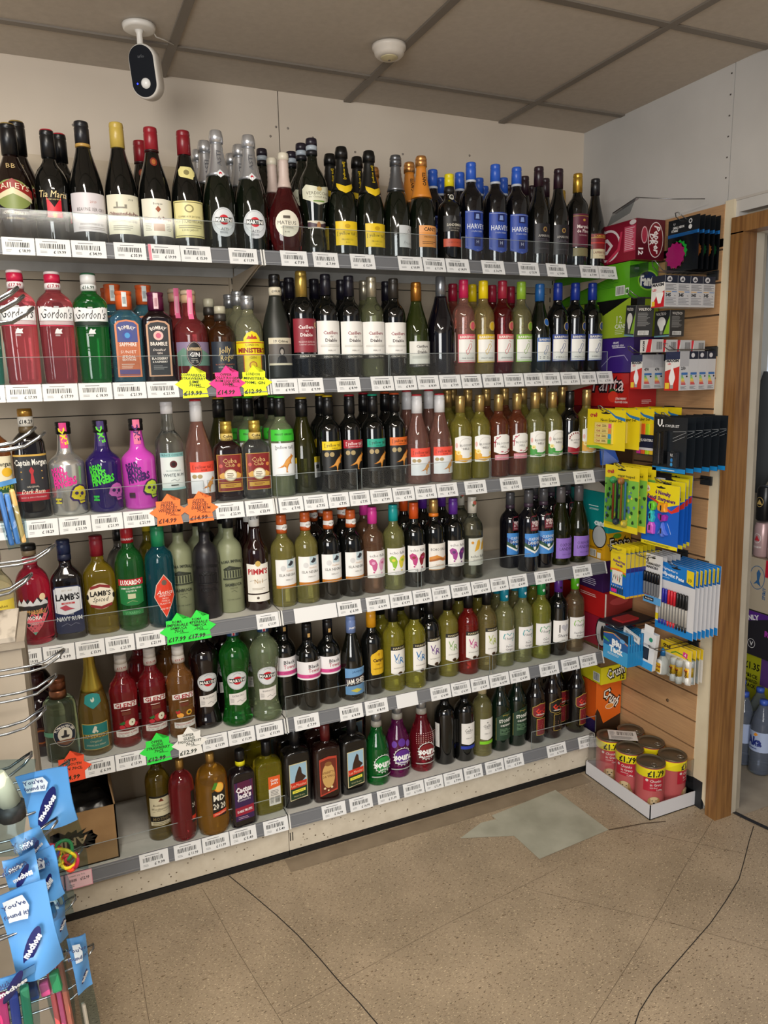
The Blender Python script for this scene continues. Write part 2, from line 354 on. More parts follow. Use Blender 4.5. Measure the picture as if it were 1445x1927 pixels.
K('asti', 312, 45, 'champ', DKG, [(.62, .90, .62, .38, '*C4C6CA', 'neck_foil'), (.90, 1.0, .42, .36, '*D4D6DA', 'cap')], [('label', [('e', 0, 70, 33, 38, 'C9CED3')]+mart(76, 30)+[('t', 'ASTI', 0, 52, 7, '50555A'), ('ln', -12, 12, 40, 46, 2, '70757A')]), ('neck_label', [('t', 'ASTI', 0, 238, 12, '5A5A60', {'r': 90, 'w': 40}), ('p', [(-12, 196), (0, 186), (12, 196), (0, 208)], 'E4E6E8'), ('e', 0, 197, 4, 4, 'C81428')])], 'sparkling wine bottle with silver foil neck and round label')
K('mateus', 285, 50, 'mateus', ('glass', '7A1E22'), [(.66, .93, .33, .30, 'D2BEB4', 'neck_foil'), (.93, 1.0, .31, .30, 'E0D8C4', 'cap')], [('label', [('e', -6, 82, 36, 38, 'E9E4D2'), ('r', -18, 2, 96, 104, '5A5248'), ('t', 'MATEUS', -8, 84, 11, '4A4440', {'w': 54}), ('t', 'THE ORIGINAL', -8, 70, 4, '7A726A'), ('t', 'ROSE', -8, 58, 4, '7A726A')])], 'round flask rosé bottle with cream round label', dep=.7)
K('verdicchio', 335, 43, 'amphora', DKG, [(.86, .90, .38, .38, '18181E', 'neck_foil'), (.90, .94, .38, .38, 'A9B4BE', 'foil_band'), (.94, 1.0, .38, .37, '221C28', 'cap')], [('label', [('g', [(-40, 186), (-30, 198), (0, 190), (30, 198), (40, 186)], [(-40, 160), (-18, 150), (0, 142), (18, 150), (40, 160)], 'DCDCC4'), ('t', 'VERDICCHIO', 0, 174, 9, '6A6650', {'w': 60}), ('t', 'dei Castelli di Jesi', 0, 164, 5, '7A7660', {'s': .3}), ('r', -14, 14, 150, 154, '7A9A4A'), ('e', 0, 186, 6, 6, 'C9B070')]), ('neck_label', [('r', -34, 34, 76, 98, 'D8D2C0'), ('r', -34, 34, 80, 94, '4A3440'), ('p', [(-6, 80), (6, 80), (6, 92), (0, 96), (-6, 92)], 'B07A4A')])], 'amphora shaped white wine bottle with scalloped cream label')
K('ytprosecco', 312, 44, 'champ', DKG, [(.60, .90, .60, .38, '121210', 'neck_foil'), (.90, 1.0, .42, .36, '0E0E0E', 'cap')], [('label', [('r', -36, 36, 28, 96, 'F0CC1A'), ('t', '[ yellow tail ]', 0, 62, 10, '3A3010', {'w': 62}), ('t', 'PROSECCO', 0, 44, 5, '5A4A10'), ('t', 'DOC', 0, 36, 4, '5A4A10'), ('e', 0, 82, 8, 6, 'C9A010')]), ('neck_label', [('g', [(-26, 206), (0, 196), (26, 206)], [(-26, 186), (0, 176), (26, 186)], 'E8C41A'), ('t', '[yellow tail]', 0, 242, 7, 'F0CC1A', {'r': 90, 'w': 50})])], 'prosecco bottle with black foil and yellow label')
K('silverpro', 312, 43, 'champ', DKG, [(.66, .90, .52, .37, '*7E8084', 'neck_foil'), (.90, 1.0, .42, .36, '*6E7074', 'cap')], [('label', [('r', -14, 56, 32, 98, 'D4D8DA'), ('t', 'Dea', 26, 82, 11, '8A8E90', {'s': .4}), ('t', 'Prosecco', 22, 46, 11, '9A9EA0', {'s': .4, 'w': 46}), ('l', [(6, 70), (22, 74), (44, 68)], 1, 'A0A4A6')])], 'prosecco bottle with dark silver foil and pale label')
K('canti', 312, 43, 'champ', DKG, [(.60, .90, .60, .38, 'D9882E', 'neck_foil'), (.90, 1.0, .42, .36, '*D89A5A', 'cap')], [('label', [('r', -26, 44, 36, 100, 'E89A4A'), ('r', -26, 44, 80, 100, 'EDA560'), ('t', 'CANTI', 10, 89, 11, '181210', {'w': 44, 'b': .02}), ('t', 'PROSECCO', 8, 66, 5, '5A3A18'), ('ln', -16, 34, 44, 54, 2, '7A4A18')]), ('neck_label', [('t', 'CANTI', 0, 240, 10, '2A1A10', {'r': 90, 'w': 40, 'b': .02})])], 'prosecco bottle with copper orange foil neck')
K('harvey', 300, 37.5, 'bord', ('opaque', '06060C'), [(.805, .83, .44, .44, 'C8CED8', 'cap_ring'), (.83, 1.0, .44, .42, '2E5FC8', 'cap')], [('label', [('g', [(-40, 152), (40, 152)], [(-40, 42), (0, 30), (40, 42)], '2A4AA8'), ('o', 0, 0, 0.1, 0.1, .05, '2A4AA8'), ('r', -38, 38, 148, 149, 'C8D2EC'), ('r', -12, 12, 124, 146, '101C5A'), ('p', [(-7, 128), (-2, 128), (0, 134), (2, 128), (7, 128), (5, 142), (-5, 142)], '8AA2DC'), ('t', 'HARVEYS', 0, 106, 15, 'E6ECFA', {'w': 66, 'b': .01}), ('t', 'SOLERA SHERRY', 0, 91, 5, 'C8D2EC', {'w': 40}), ('r', -11, 11, 46, 74, '101C5A'), ('t', 'H', 0, 60, 10, 'C8D2EC'), ('l', [(-37, 80), (-37, 46), (0, 34), (37, 46), (37, 80)], .7, 'C8D2EC')])], 'sherry bottle with blue cap and blue shield label')
K('sandeman', 290, 38, 'port', BLK, [(.78, .86, .44, .40, '1A1A1A', 'neck_foil'), (.86, 1.0, .40, .39, 'E8D81A', 'cap')], [('label', [('r', -36, 36, 96, 148, '161616'), ('p', [(-6, 130), (6, 130), (3, 142), (0, 150), (-3, 142)], '5A5A5A'), ('t', 'SANDEMAN', 0, 118, 9, 'D8D2C0', {'w': 50, 'b': .01}), ('t', 'FOUNDERS', 0, 107, 5, 'A8A294'), ('t', 'RESERVE', 0, 99, 5, 'A8A294'), ('r', -36, 36, 46, 72, 'B84A30'), ('t', 'RUBY PORTO', 0, 60, 5, '6A2418', {'w': 40})]), ('neck_label', [('e', 0, 212, 8, 9, 'C8C8BC'), ('e', 0, 212, 5, 6, '3A3A38')])], 'black port bottle with yellow cap seal')
K('amarone', 312, 37.5, 'slope', BLK, wc('2A1620', .80), [('label', [('r', -34, 34, 36, 130, '1C1A20'), ('e', 0, 112, 7, 8, 'A88A4A'), ('e', 0, 112, 4, 5, '4A1818'), ('t', 'AMARONE', 0, 92, 8, 'C8C4BC', {'w': 46}), ('ln', -24, 24, 74, 84, 2, '5A5660'), ('t', 'DELLA VALPOLICELLA', 0, 52, 3.6, '6A6670', {'w': 44})])], 'tall black wine bottle with dark purple capsule and black label')
K('marques', 300, 37.5, 'bord', BLK, [(.80, 1.0, .43, .40, '*C8A040', 'cap')], [('label', [('r', -38, 38, 64, 168, '5E1530'), ('r', -38, 38, 160, 162, 'A8883A'), ('t', 'Marqués', 0, 128, 11, 'E8DCD8', {'w': 48, 'b': .02}), ('t', 'de Pinos', 0, 114, 11, 'E8DCD8', {'w': 48, 'b': .02}), ('t', 'TEMPRANILLO', 0, 100, 4, 'C8A8A8'), ('e', 0, 148, 5, 4, 'C8A040')]), ('label', [('r', -36, 36, 34, 60, '8A7E54')])], 'red wine bottle with gold capsule and maroon label')
K('lambrusco', 298, 37, 'champ', BLK, wc('17171C', .82), [('label', [('r', -38, 38, 30, 112, '7E1A20'), ('r', -38, 38, 30, 62, 'D8CDA8'), ('r', -38, 38, 98, 100, 'C8A848'), ('t', "L'AMORINO", 0, 105, 7, 'C8A848', {'w': 54, 'b': .01}), ('r', -38, 38, 80, 84, 'C03028'), ('t', 'LAMBRUSCO', 0, 50, 8, '7A2A24', {'w': 58}), ('t', 'ROSSO', 0, 40, 4, '6A5A44')])], 'lambrusco bottle with black capsule and red and cream label')
# --- second shelf
def gord(c, band): return [('label', [('g', [(-46, 196), (-12, 197), (-12, 206), (12, 206), (12, 197), (46, 196)], [(-46, 160), (46, 160)], 'F0F0F2'), ('r', -46, 46, 150, 159, band), ('t', "Gordon's", 0, 178, 24, '101418', {'w': 74, 's': .3}), ('r', -6, 6, 192, 203, 'C0C4C8'), ('r', -46, 46, 146, 149, c)]), ('emblem', [('p', [(-9, 128), (9, 128), (7, 134), (10, 140), (2, 138), (-2, 142), (-6, 137)], 'E8E8EA'), ('ln', -8, 8, 121, 126, 2, 'E8E8EA')])]
K('gordonpink', 285, 43, 'gin', G('E85A66'), [(.84, .90, .46, .45, 'F0E8EA', 'price_band'), (.90, .975, .45, .45, 'C81E48', 'cap'), (.975, 1.0, .44, .43, 'F2E8EA', 'cap_top')], gord('C8284A', 'C9B4B8')+[('price', [('t', '£17.99', 0, 248, 8, 'A01838', {'w': 30, 'b': .02})])], 'pink gin bottle with crimson cap and white band label', sq=3.0, dep=.8)
K('gordongreen', 285, 43, 'gin', G('1E9A38'), [(.84, .90, .46, .45, 'E8ECEC', 'price_band'), (.90, .985, .45, .45, 'E6E8E8', 'cap'), (.985, 1.0, .44, .43, '2A6A48', 'cap_top')], gord('1A3A28', '10241A')+[('price', [('t', '£16.99', 0, 248, 8, '2A4A3A', {'w': 30, 'b': .02})])], 'green gin bottle with white cap and white band label', sq=3.0, dep=.8)
K('tealgin', 270, 42, 'gin', G('2A7A70'), wc('1E4A44', .84), [('label', [('r', -36, 36, 100, 190, '9AD8CC')])], 'teal gin bottle with mint label', sq=3.0, dep=.8)
def bomb(c1, edge, top_, bot_): return [('label', [('g', [(-31, 170), (-22, 180), (0, 184), (22, 180), (31, 170)], [(-31, 16), (31, 16)], edge), ('g', [(-26, 168), (-18, 176), (0, 179), (18, 176), (26, 168)], [(-26, 20), (26, 20)], c1), ('t', 'BOMBAY', 0, 162, 11, 'F2E8E0', {'w': 42, 'b': .02, 'arc': 40}), ('e', 0, 138, 13, 14, 'E8B8B0' if c1 == '17171C' else '3A4A9A'), ('e', 0, 138, 7, 8, 'C85A78' if c1 == '17171C' else '4A9AD8')]+top_+bot_)]
K('sunset', 268, 41, 'square', G('58A8C8'), [(.80, 1.0, .52, .55, 'D8602A', 'cap')], bomb('46508E', 'D8845A', [('r', -26, 26, 22, 118, 'C06A44'), ('t', 'SAPPHIRE', 0, 112, 11, 'F2E8E0', {'w': 44, 'b': .02})], [('t', 'SUNSET', 0, 90, 9, 'F2E8E0', {'w': 40}), ('t', 'SPECIAL', 0, 76, 7, 'F2E8E0', {'w': 34, 'b': .02}), ('t', 'EDITION', 0, 67, 7, 'F2E8E0', {'w': 34, 'b': .02}), ('ln', -20, 20, 40, 56, 3, 'F0D8C8'), ('r', -26, 26, 24, 38, '5A4A80')])+[('strip_stamp', [('r', -6, 6, 222, 264, 'D8E0E0'), ('bar', -4, 4, 230, 250, '6A7A80')])], 'blue square gin bottle with orange cap and sunset label', sq=6.0, dep=.75)
K('bramble', 268, 41, 'square', ('opaque', '14080C'), [(.80, 1.0, .52, .55, '5E1A3E', 'cap')], bomb('17171C', 'C89A7A', [('t', 'BRAMBLE', 0, 114, 11, 'F2E8E0', {'w': 44, 'b': .02})], [('t', 'Distilled', 0, 96, 7, 'F2E8E0', {'s': .4}), ('t', 'GIN', 0, 86, 6, 'F2E8E0'), ('t', 'BLACKBERRY', 0, 70, 7, 'F2E8E0', {'w': 42, 'b': .02}), ('t', '& RASPBERRY', 0, 60, 6, 'F2E8E0', {'w': 40, 'b': .02}), ('ln', -18, 18, 36, 50, 3, '8A8A8A')])+[('strip_stamp', [('r', -6, 6, 218, 264, 'E8C0C8'), ('bar', -4, 4, 225, 250, '9A5A68')])], 'black square gin bottle with purple cap and pink eye label', sq=6.0, dep=.75)
K('koppgin', 262, 47, 'koppg', G('D0484C'), [(.86, .95, .42, .42, 'B89878', 'stopper'), (.95, 1.0, .44, .42, 'B4A088', 'cap')], [('label', [('r', -56, 56, 44, 112, '8A7A98'), ('g', [(-56, 80), (-30, 96), (-10, 70), (20, 90), (56, 72)], [(-56, 44), (56, 44)], '6A9080'), ('e', -2, 78, 22, 36, '16161A'), ('o', -2, 78, 20, 34, .8, 'D8B8B0'), ('t', 'KOPPARBERG', -2, 92, 9, 'E2C79A', {'w': 38, 'b': .02}), ('t', 'GIN', -2, 76, 13, 'F2F0F0', {'w': 26, 'b': .02}), ('ln', -12, 8, 52, 66, 3, 'C8C0B8')]), ('strip_stamp', [('r', -7, 7, 178, 262, 'E86A98'), ('bar', -4, 4, 190, 240, 'F8D0E0')])], 'round pink strawberry gin bottle with pink stamp strip')
K('jolly', 235, 38, 'jolly', ('glass', '6A3A18'), [(.80, .90, .44, .42, '2E2A26', 'neck_foil'), (.90, 1.0, .42, .42, 'B8B49E', 'cap')], [('label', [('r', -40, 40, 20, 122, '222A36'), ('t', 'Jolly', -2, 96, 20, 'D9BE7A', {'w': 40, 's': .35, 'r': 12}), ('t', 'Roger', 6, 74, 20, 'D9BE7A', {'w': 44, 's': .35, 'r': 12}), ('t', 'ROASTED PINEAPPLE', 0, 50, 5, 'C8785A', {'w': 56}), ('t', 'RUM LIQUEUR', 0, 41, 5, 'D8D0C0', {'w': 40}), ('r', -40, 40, 22, 24, 'C89A5A')])], 'short rum liqueur bottle with dark slate label')
K('minister', 258, 41, 'mini', G('D8D8A8'), [(.84, 1.0, .46, .46, '*A8AAAC', 'cap')], [('label', [('g', [(-24, 126), (-14, 142), (0, 148), (14, 142), (24, 126)], [(-24, 112), (24, 112)], 'E8D41A'), ('p', [(-16, 124), (-10, 134), (-3, 130), (0, 140), (4, 130), (10, 134), (16, 124)], 'B8402A'), ('r', -52, 52, 78, 118, 'E8D41A'), ('r', -52, 52, 76, 78, 'B83A24'), ('r', -52, 52, 112, 114, 'B83A24'), ('t', 'LONDON', 0, 106, 7, '3A2A18', {'w': 36}), ('t', "MINISTER'S", 0, 90, 14, '8E1A18', {'w': 84, 'b': .04}), ('g', [(-26, 76), (26, 76)], [(-26, 24), (0, 14), (26, 24)], 'E8D41A'), ('t', 'GIN', 0, 68, 8, '5A3A18'), ('e', 0, 44, 11, 12, 'B86A2A'), ('e', 0, 44, 8, 9, 'E8C41A'), ('r', -26, -24, 20, 76, 'B83A24'), ('r', 24, 26, 20, 76, 'B83A24')])], 'clear gin bottle with silver cap and bold yellow label')
K('crimes', 305, 42, 'burg', ('matte', '1E211C'), [(.80, .88, .42, .42, 'D8CFB8', 'price_band'), (.88, 1.0, .40, .38, '0C0C0E', 'cap')], [('label', [('r', -38, 38, 42, 120, '2A2826'), ('r', -38, 38, 102, 120, 'CFC7B0'), ('t', '19 Crimes', 0, 110, 8, '1A1816', {'w': 44, 'b': .02}), ('r', -38, 38, 46, 102, '5A5550'), ('p', [(-16, 46), (-12, 62), (-6, 68), (6, 68), (12, 62), (16, 46)], '1A1818'), ('e', 0, 80, 8, 13, '1E1C1C'), ('e', 0, 79, 5, 8, '9A948C'), ('r', -38, 38, 40, 46, 'CFC7B0')]), ('tag', [('t', '£100,000', 0, 256, 7, '2A2826', {'w': 28, 'b': .02}), ('e', 22, 254, 10, 10, 'C8C4AC')])], 'matte black wine bottle with old portrait photo label')
def casi(c, bg='EDEBE6', tc='3A2A2A'): return [('label', [('r', -47, 47, 68, 166, bg), ('t', 'Casillero', 0, 132, 10, c, {'w': 48, 'b': .02}), ('t', 'del', 0, 121, 6, tc), ('t', 'Diablo', 0, 110, 10, tc, {'w': 38, 'b': .02}), ('ln', -34, 34, 90, 98, 2, 'C0BCB4'), ('t', 'MERLOT', 0, 80, 4.5, '7A7470'), ('r', -47, 47, 56, 68, '14120F'), ('t', 'CONCHA Y TORO', 0, 62, 5.5, 'D8D2C4', {'w': 50, 'b': .01})]), ('emblem', [('o', 8, 208, 10, 10, 1.2, '1E1E1C')])]
K('casreserve', 305, 38, 'bord', BLK, [(.76, 1.0, .46, .42, '*BFA050', 'cap')], [('label', [('r', -44, 44, 74, 170, '7E1F2C'), ('r', -42, 42, 76, 168, '8A2633'), ('t', 'Casillero', -2, 146, 10, 'F0E6E4', {'w': 48, 'b': .02}), ('t', 'del', -2, 135, 6, 'F0E6E4'), ('t', 'Diablo', -2, 124, 10, 'F0E6E4', {'w': 38, 'b': .02}), ('t', 'RESERVA ESPECIAL', 0, 104, 5, 'E0C0C0', {'w': 52}), ('t', 'CABERNET SAUVIGNON', 0, 96, 3.6, 'E0C0C0', {'w': 50}), ('e', 30, 152, 7, 8, 'C89A6A'), ('e', 30, 152, 4, 5, '5A2A20'), ('r', -44, 44, 56, 70, '14100F'), ('t', 'CONCHA Y TORO', 0, 63, 5.5, 'E8E2D4', {'w': 50, 'b': .02})]), ('emblem', [('o', 0, 212, 10, 10, 1.2, '26221E')])], 'red wine bottle with gold capsule and deep red label')
K('casmerlot', 302, 37, 'bord', BLK, wc('15131F', .80), casi('8A2432'), 'black wine bottle with plain white gothic lettered label')
K('casdark', 302, 37, 'bord', BLK, wc('14121E', .80), [('label', [('r', -47, 47, 68, 166, 'D8D6D0'), ('ln', -34, 34, 100, 140, 4, '6A3A3A')])], 'dark red wine bottle with navy black capsule')
K('caspinot', 302, 37, 'bord', G('9AA070'), [(.80, 1.0, .43, .41, '*B8B09A', 'cap')], casi('8A2432'), 'pale green pinot bottle with champagne coloured capsule')
K('casmalbec', 302, 37, 'bord', BLK, wc('2A2622', .80), casi('8A2432'), 'black malbec bottle with brown black capsule and white label')
K('caschard', 298, 41, 'burg', G('4A5A20'), [(.80, 1.0, .42, .39, '*A8702E', 'cap')], [('label', [('r', -44, 44, 38, 110, 'DDDCD4'), ('t', 'Casillero', 0, 94, 9, '3A3432', {'w': 42, 'b': .02}), ('t', 'del', 0, 85, 5, '3A3432'), ('t', 'Diablo', 0, 76, 9, '3A3432', {'w': 34, 'b': .02}), ('ln', -34, 34, 54, 64, 3, 'A8A8A0'), ('r', -44, 44, 28, 38, '14120F'), ('t', 'CONCHA Y TORO', 0, 33, 5, 'D8D2C4', {'w': 46})]), ('emblem', [('o', 6, 176, 11, 11, 1.4, '3A4420')])], 'green chardonnay bottle with bronze capsule and white label')
K('bigblack', 318, 47, 'burg', ('opaque', '0A0810'), [(.80, 1.0, .35, .34, '*8E9298', 'cap')], [('label', [('r', 34, 74, 46, 138, 'B8B4AC'), ('ln', 40, 68, 96, 124, 4, '3A3834')])], 'wide black wine bottle with silver capsule, label turned right')
def bf(c, var): return [('label', [('r', -36, 36, 38, 128, c), ('r', -33, 33, 41, 112, 'F0EFEA'), ('t', 'BAREFOOT', 0, 119, 8, 'F4F0E4', {'w': 58, 'b': .02}), ('l', [(-8, 68), (-9, 76), (-3, 80), (0, 88), (3, 96), (8, 98), (11, 90), (6, 82), (2, 76), (0, 68), (-5, 64), (-8, 68)], 1.8, c), ('e', 11, 104, 1.6, 1.6, c), ('e', 6, 106, 1.4, 1.4, c), ('t', var, 0, 52, 5, '5A5650', {'w': 44}), ('r', -33, 33, 44, 45, c)]), ('medal', [('e', 17, 154, 14, 15, 'C8B070'), ('e', 17, 154, 11.5, 12.5, c), ('ln', 8, 26, 146, 162, 4, 'F0E8D0')])]
K('bfpink', 300, 37, 'bord', G('E89A88'), wc('C02050', .81), bf('D85A6A', 'PINK MOSCATO'), 'pink moscato bottle with crimson capsule')
K('bfwhite', 300, 37, 'bord', G('B05048'), wc('8E1430', .81), [('label', [('r', -36, 36, 38, 128, 'C03048')])], 'rosé wine bottle with dark crimson capsule')
K('bfyellow', 300, 37, 'bord', G('E0C070'), wc('E8CC12', .81), bf('D8B420', 'PINOT GRIGIO'), 'golden pinot bottle with bright yellow capsule')
K('bfred', 300, 37, 'bord', ('glass', '8A1E1E'), wc('9A2038', .81), bf('D05A60', 'ZINFANDEL'), 'dark rosé bottle with maroon capsule and pink label')
K('bfgreen', 300, 37, 'bord', G('C0B878'), wc('8AB032', .81), bf('7EB02E', 'SAUVIGNON BLANC'), 'pale wine bottle with lime green capsule')
K('bfblue', 292, 38, 'burg', DKG, wc('1E5A9A', .81), [('label', [('r', -33, 33, 38, 116, '2A5AA0'), ('r', -30, 30, 41, 102, 'F0EFEA'), ('t', 'BAREFOOT', 0, 109, 7, 'F4F0E4', {'w': 50, 'b': .02}), ('l', [(-8, 62), (-8, 70), (-2, 76), (2, 90), (8, 90), (8, 80), (2, 70), (-2, 62), (-8, 62)], 1.6, '2A5AA0'), ('ln', -24, 24, 46, 56, 2, '5A5A60')]), ('medal', [('e', 6, 166, 13, 13, 'B8B4A0'), ('e', 6, 166, 11, 11, '2E68B8')])], 'sloping dark bottle with light blue capsule and medal')
K('bfmerlot', 300, 37, 'bord', BLK, wc('16308E', .81), bf('1E3A8A', 'MERLOT'), 'dark merlot bottle with royal blue capsule and footprint label')
# --- third shelf
K('capm', 285, 41, 'capm', ('opaque', '0E0808'), [(.78, .84, .46, .44, '5A4A30', 'neck_foil'), (.84, .93, .46, .46, 'E8E6DE', 'price_band'), (.93, 1.0, .44, .43, '*C89A4A', 'cap')], [('label', [('r', -40, 40, 46, 168, '2A2C30'), ('r', -40, 40, 163, 168, 'D0A850'), ('t', 'Captain Morgan', 0, 148, 16, 'F0EEE8', {'w': 76, 'b': .02}), ('p', [(-5, 92), (-2, 116), (-6, 126), (0, 136), (6, 126), (3, 116), (6, 92)], 'B83038'), ('l', [(-26, 104), (26, 124)], 3, 'C8A050'), ('l', [(-26, 124), (26, 104)], 3, 'C8A050'), ('t', 'ORIGINAL', 0, 84, 5, 'D8D0C0', {'w': 30}), ('r', -40, 40, 46, 72, 'B82030'), ('t', 'Dark Rum', 0, 72, 12, 'F0E6D0', {'w': 56, 's': .3}), ('t', 'RICH & SMOOTH FINISH', 0, 56, 4, 'F0D8D8', {'w': 60})]), ('price', [('t', '£18.29', 0, 252, 10, '18181A', {'w': 34, 'b': .02})])], 'black dark rum bottle with gold cap and price band', sq=3.2, dep=.85)
K('capmapple', 285, 41, 'capm', ('glass', '8A4A20'), [(.90, 1.0, .44, .43, '*C89A4A', 'cap')], [('label', [('r', -40, 40, 60, 170, 'E8DFC0'), ('r', -40, 40, 74, 104, '1E5A30'), ('t', 'Captain Morgan', 0, 150, 12, '181818', {'w': 74, 'b': .02}), ('t', 'PINEAPPLE', 8, 88, 10, 'E8D020', {'w': 60, 'b': .02}), ('e', 26, 128, 12, 12, 'E8B830')])], 'amber flavoured rum bottle with green and cream label', sq=3.2, dep=.85)
def dmf(t1, sk, skd, tg): return [('label', [('t', 'DEAD', -24, 122, 18, t1, {'w': 36, 'b': .05, 's': .2, 'r': 14}), ('t', "MAN'S", -17, 106, 18, t1, {'w': 42, 'b': .05, 's': .2, 'r': 14}), ('t', 'FINGERS', -6, 90, 20, t1, {'w': 62, 'b': .05, 's': .2, 'r': 14}), ('p', [(2, 50), (6, 66), (14, 78), (28, 84), (42, 80), (52, 68), (52, 50), (46, 42), (46, 30), (26, 28), (22, 38), (8, 40)], skd), ('p', [(6, 52), (10, 66), (18, 76), (30, 80), (42, 75), (48, 64), (48, 52), (43, 45), (43, 33), (28, 31), (25, 42), (12, 45)], sk), ('e', 20, 60, 5, 4.5, skd), ('e', 35, 58, 5, 5, skd), ('p', [(26, 52), (29, 48), (31, 53)], skd), ('r', 27, 42, 38, 40, skd), ('r', -34, -18, 34, 48, tg), ('t', 'RUM', -26, 41, 6, skd, {'b': .03})]), ]
K('dmfsilver', 250, 46, 'dmf', ('metal', 'DAD8D4'), [(.87, 1.0, .42, .42, '141416', 'cap')], dmf('E8389A', 'E0CC28', '3A2060', 'E8D83A')+[('strip_stamp', [('r', -9, 9, 180, 248, 'E0408A'), ('t', 'DMF', 0, 212, 14, 'E8E020', {'r': -80, 'w': 46, 'b': .05})])], 'mirror silver rum bottle with yellow skull')
K('dmfpurple', 250, 46, 'dmf', ('opaque', '2A1A5E'), [(.87, 1.0, .42, .42, '141416', 'cap')], dmf('4AD83A', 'C060B0', '2A1250', '3AD04A')+[('strip_stamp', [('r', -9, 9, 180, 248, '4A3A78'), ('t', 'DMF', 0, 212, 14, '6AE83A', {'r': -80, 'w': 46, 'b': .05})])], 'deep purple rum bottle with pink skull')
K('dmfpink', 250, 46, 'dmf', ('opaque', 'D24CC0'), [(.87, 1.0, .42, .42, '141416', 'cap')], dmf('3A1A5E', 'C0D43A', '3A1A4A', '4A2A30')+[('strip_stamp', [('r', -9, 9, 180, 248, 'F07AA0'), ('t', 'DMF', 0, 212, 14, '4A1A6A', {'r': -80, 'w': 46, 'b': .05})])], 'bright pink rum bottle with green skull')
K('prince', 290, 39, 'prince', G('DCE4E0'), [(.885, 1.0, .44, .43, 'E8E8EA', 'cap')], [('label', [('r', -36, 36, 46, 150, 'DCE6E4'), ('r', -36, 36, 138, 150, '8AC0C0'), ('t', 'PRINCE CONSORT', 0, 144, 7, '2A4A50', {'w': 66}), ('e', 0, 118, 10, 10, '5A2024'), ('e', 0, 118, 6, 6, '2A1416'), ('t', 'IRON SUPERIOR', 0, 100, 4, '8AA0A0'), ('t', 'WHITE RUM', 0, 88, 9, '2A3A44', {'w': 58}), ('l', [(-10, 72), (0, 76), (8, 70), (14, 76)], .8, '4A5A60'), ('r', -10, 10, 58, 61, '3A3A30'), ('r', -36, 36, 46, 52, '9AC8C8')])], 'clear white rum bottle with white cap')
def kang(cx, cz, s, c='C8802A', d=1):
    P = [(-20, -12), (-10, -8), (-4, -2), (2, 8), (8, 14), (14, 18), (16, 24), (19, 19), (24, 17), (20, 14), (17, 10), (15, 4), (17, -2), (13, -1), (9, -4), (6, -10), (4, -20), (7, -23), (1, -23), (2, -12), (-2, -8), (-10, -11)]
    return ('p', [(cx+x*s*d, cz+z*s) for x, z in (P if d > 0 else P[::-1])], c)
def yt(band, tc, var, dark=True):
    if dark: return [('label', [('r', -36, 36, 56, 158, '121212'), ('r', -36, 36, 132, 158, band), ('t', '[ yellow tail ]', 2, 147, 10, tc, {'w': 60, 'b': .01}), ('t', var, 4, 137, 4.5, tc), ('e', -22, 118, 7, 7.5, 'A89468'), ('e', -6, 118, 7, 7.5, 'A89468'), kang(6, 92, 1.15), kang(6.5, 92.5, .8, 'E0A050')])]
    return [('label', [('r', -42, 42, 62, 160, 'E8ECEE'), ('r', -42, 42, 166, 200, band), ('t', var, 0, 186, 6, tc, {'b': .02}), ('t', '[yellow tail]', 0, 148, 10, '4A4A4A', {'w': 56}), kang(0, 100, 1.2), kang(.5, 100.5, .8, 'E0A050')])]
YB = lambda c: [(.80, .985, .44, .42, '0F0F11', 'cap'), (.985, 1.003, .41, .41, c, 'cap_top')]
K('ytshiraz', 297, 38, 'bord', BLK, YB('C8A818'), yt('E8C818', '5A4A10', 'SHIRAZ'), 'black kangaroo wine bottle with yellow band')
K('ytjammy', 297, 38, 'bord', BLK, YB('A01828'), yt('9E1628', 'F0D8D8', 'JAMMY RED ROO'), 'black kangaroo wine bottle with dark red band')
K('ytmalbec', 297, 38, 'bord', BLK, YB('18A080'), yt('22A088', '0E3A34', 'MALBEC'), 'black kangaroo wine bottle with teal band')
K('ytmerlot', 297, 38, 'bord', BLK, YB('C85020'), yt('DC6A28', '3A1A08', 'MERLOT'), 'black kangaroo wine bottle with orange band')
K('ytpinot', 297, 38, 'bord', G('C8D8A0'), YB('4AC02A'), yt('3EBE34', '123A10', 'PINOT GRIGIO', False), 'clear pinot bottle with green band and kangaroo label')
K('ytchard', 297, 42, 'burg', G('4A4A14'), YB('C8A828'), [('label', [('r', -58, -34, 46, 112, 'D8DCDE'), ('r', -58, -34, 94, 112, 'E8C42A')]), ('rear_label', [('r', 24, 56, 46, 112, 'E4E6E6'), ('r', 24, 56, 94, 112, 'E8D028'), ('r', 32, 44, 74, 86, '50504A'), ('ln', 28, 52, 50, 70, 5, '8A8A84')])], 'olive chardonnay bottle turned to show its label edges')
K('ytrose', 300, 41, 'burg', G('D89080'), [(.79, .985, .43, .40, 'E4E4E6', 'cap'), (.985, 1.003, .39, .39, 'C83038', 'cap_top')], [('label', [('r', -38, 42, 30, 122, 'E4E8EC'), ('r', -38, 42, 92, 122, 'E8503E'), ('t', '[ yellow tail ]', 0, 108, 10, '5A1A14', {'w': 60}), ('t', 'ROSÉ', 2, 98, 5, '5A1A14'), ('e', -26, 80, 7, 6, 'A89468'), ('e', -11, 80, 7, 6, 'A89468'), kang(12, 56, .95), kang(12.5, 56.5, .65, 'E0A050')])], 'rosé kangaroo wine bottle with white cap and coral band')
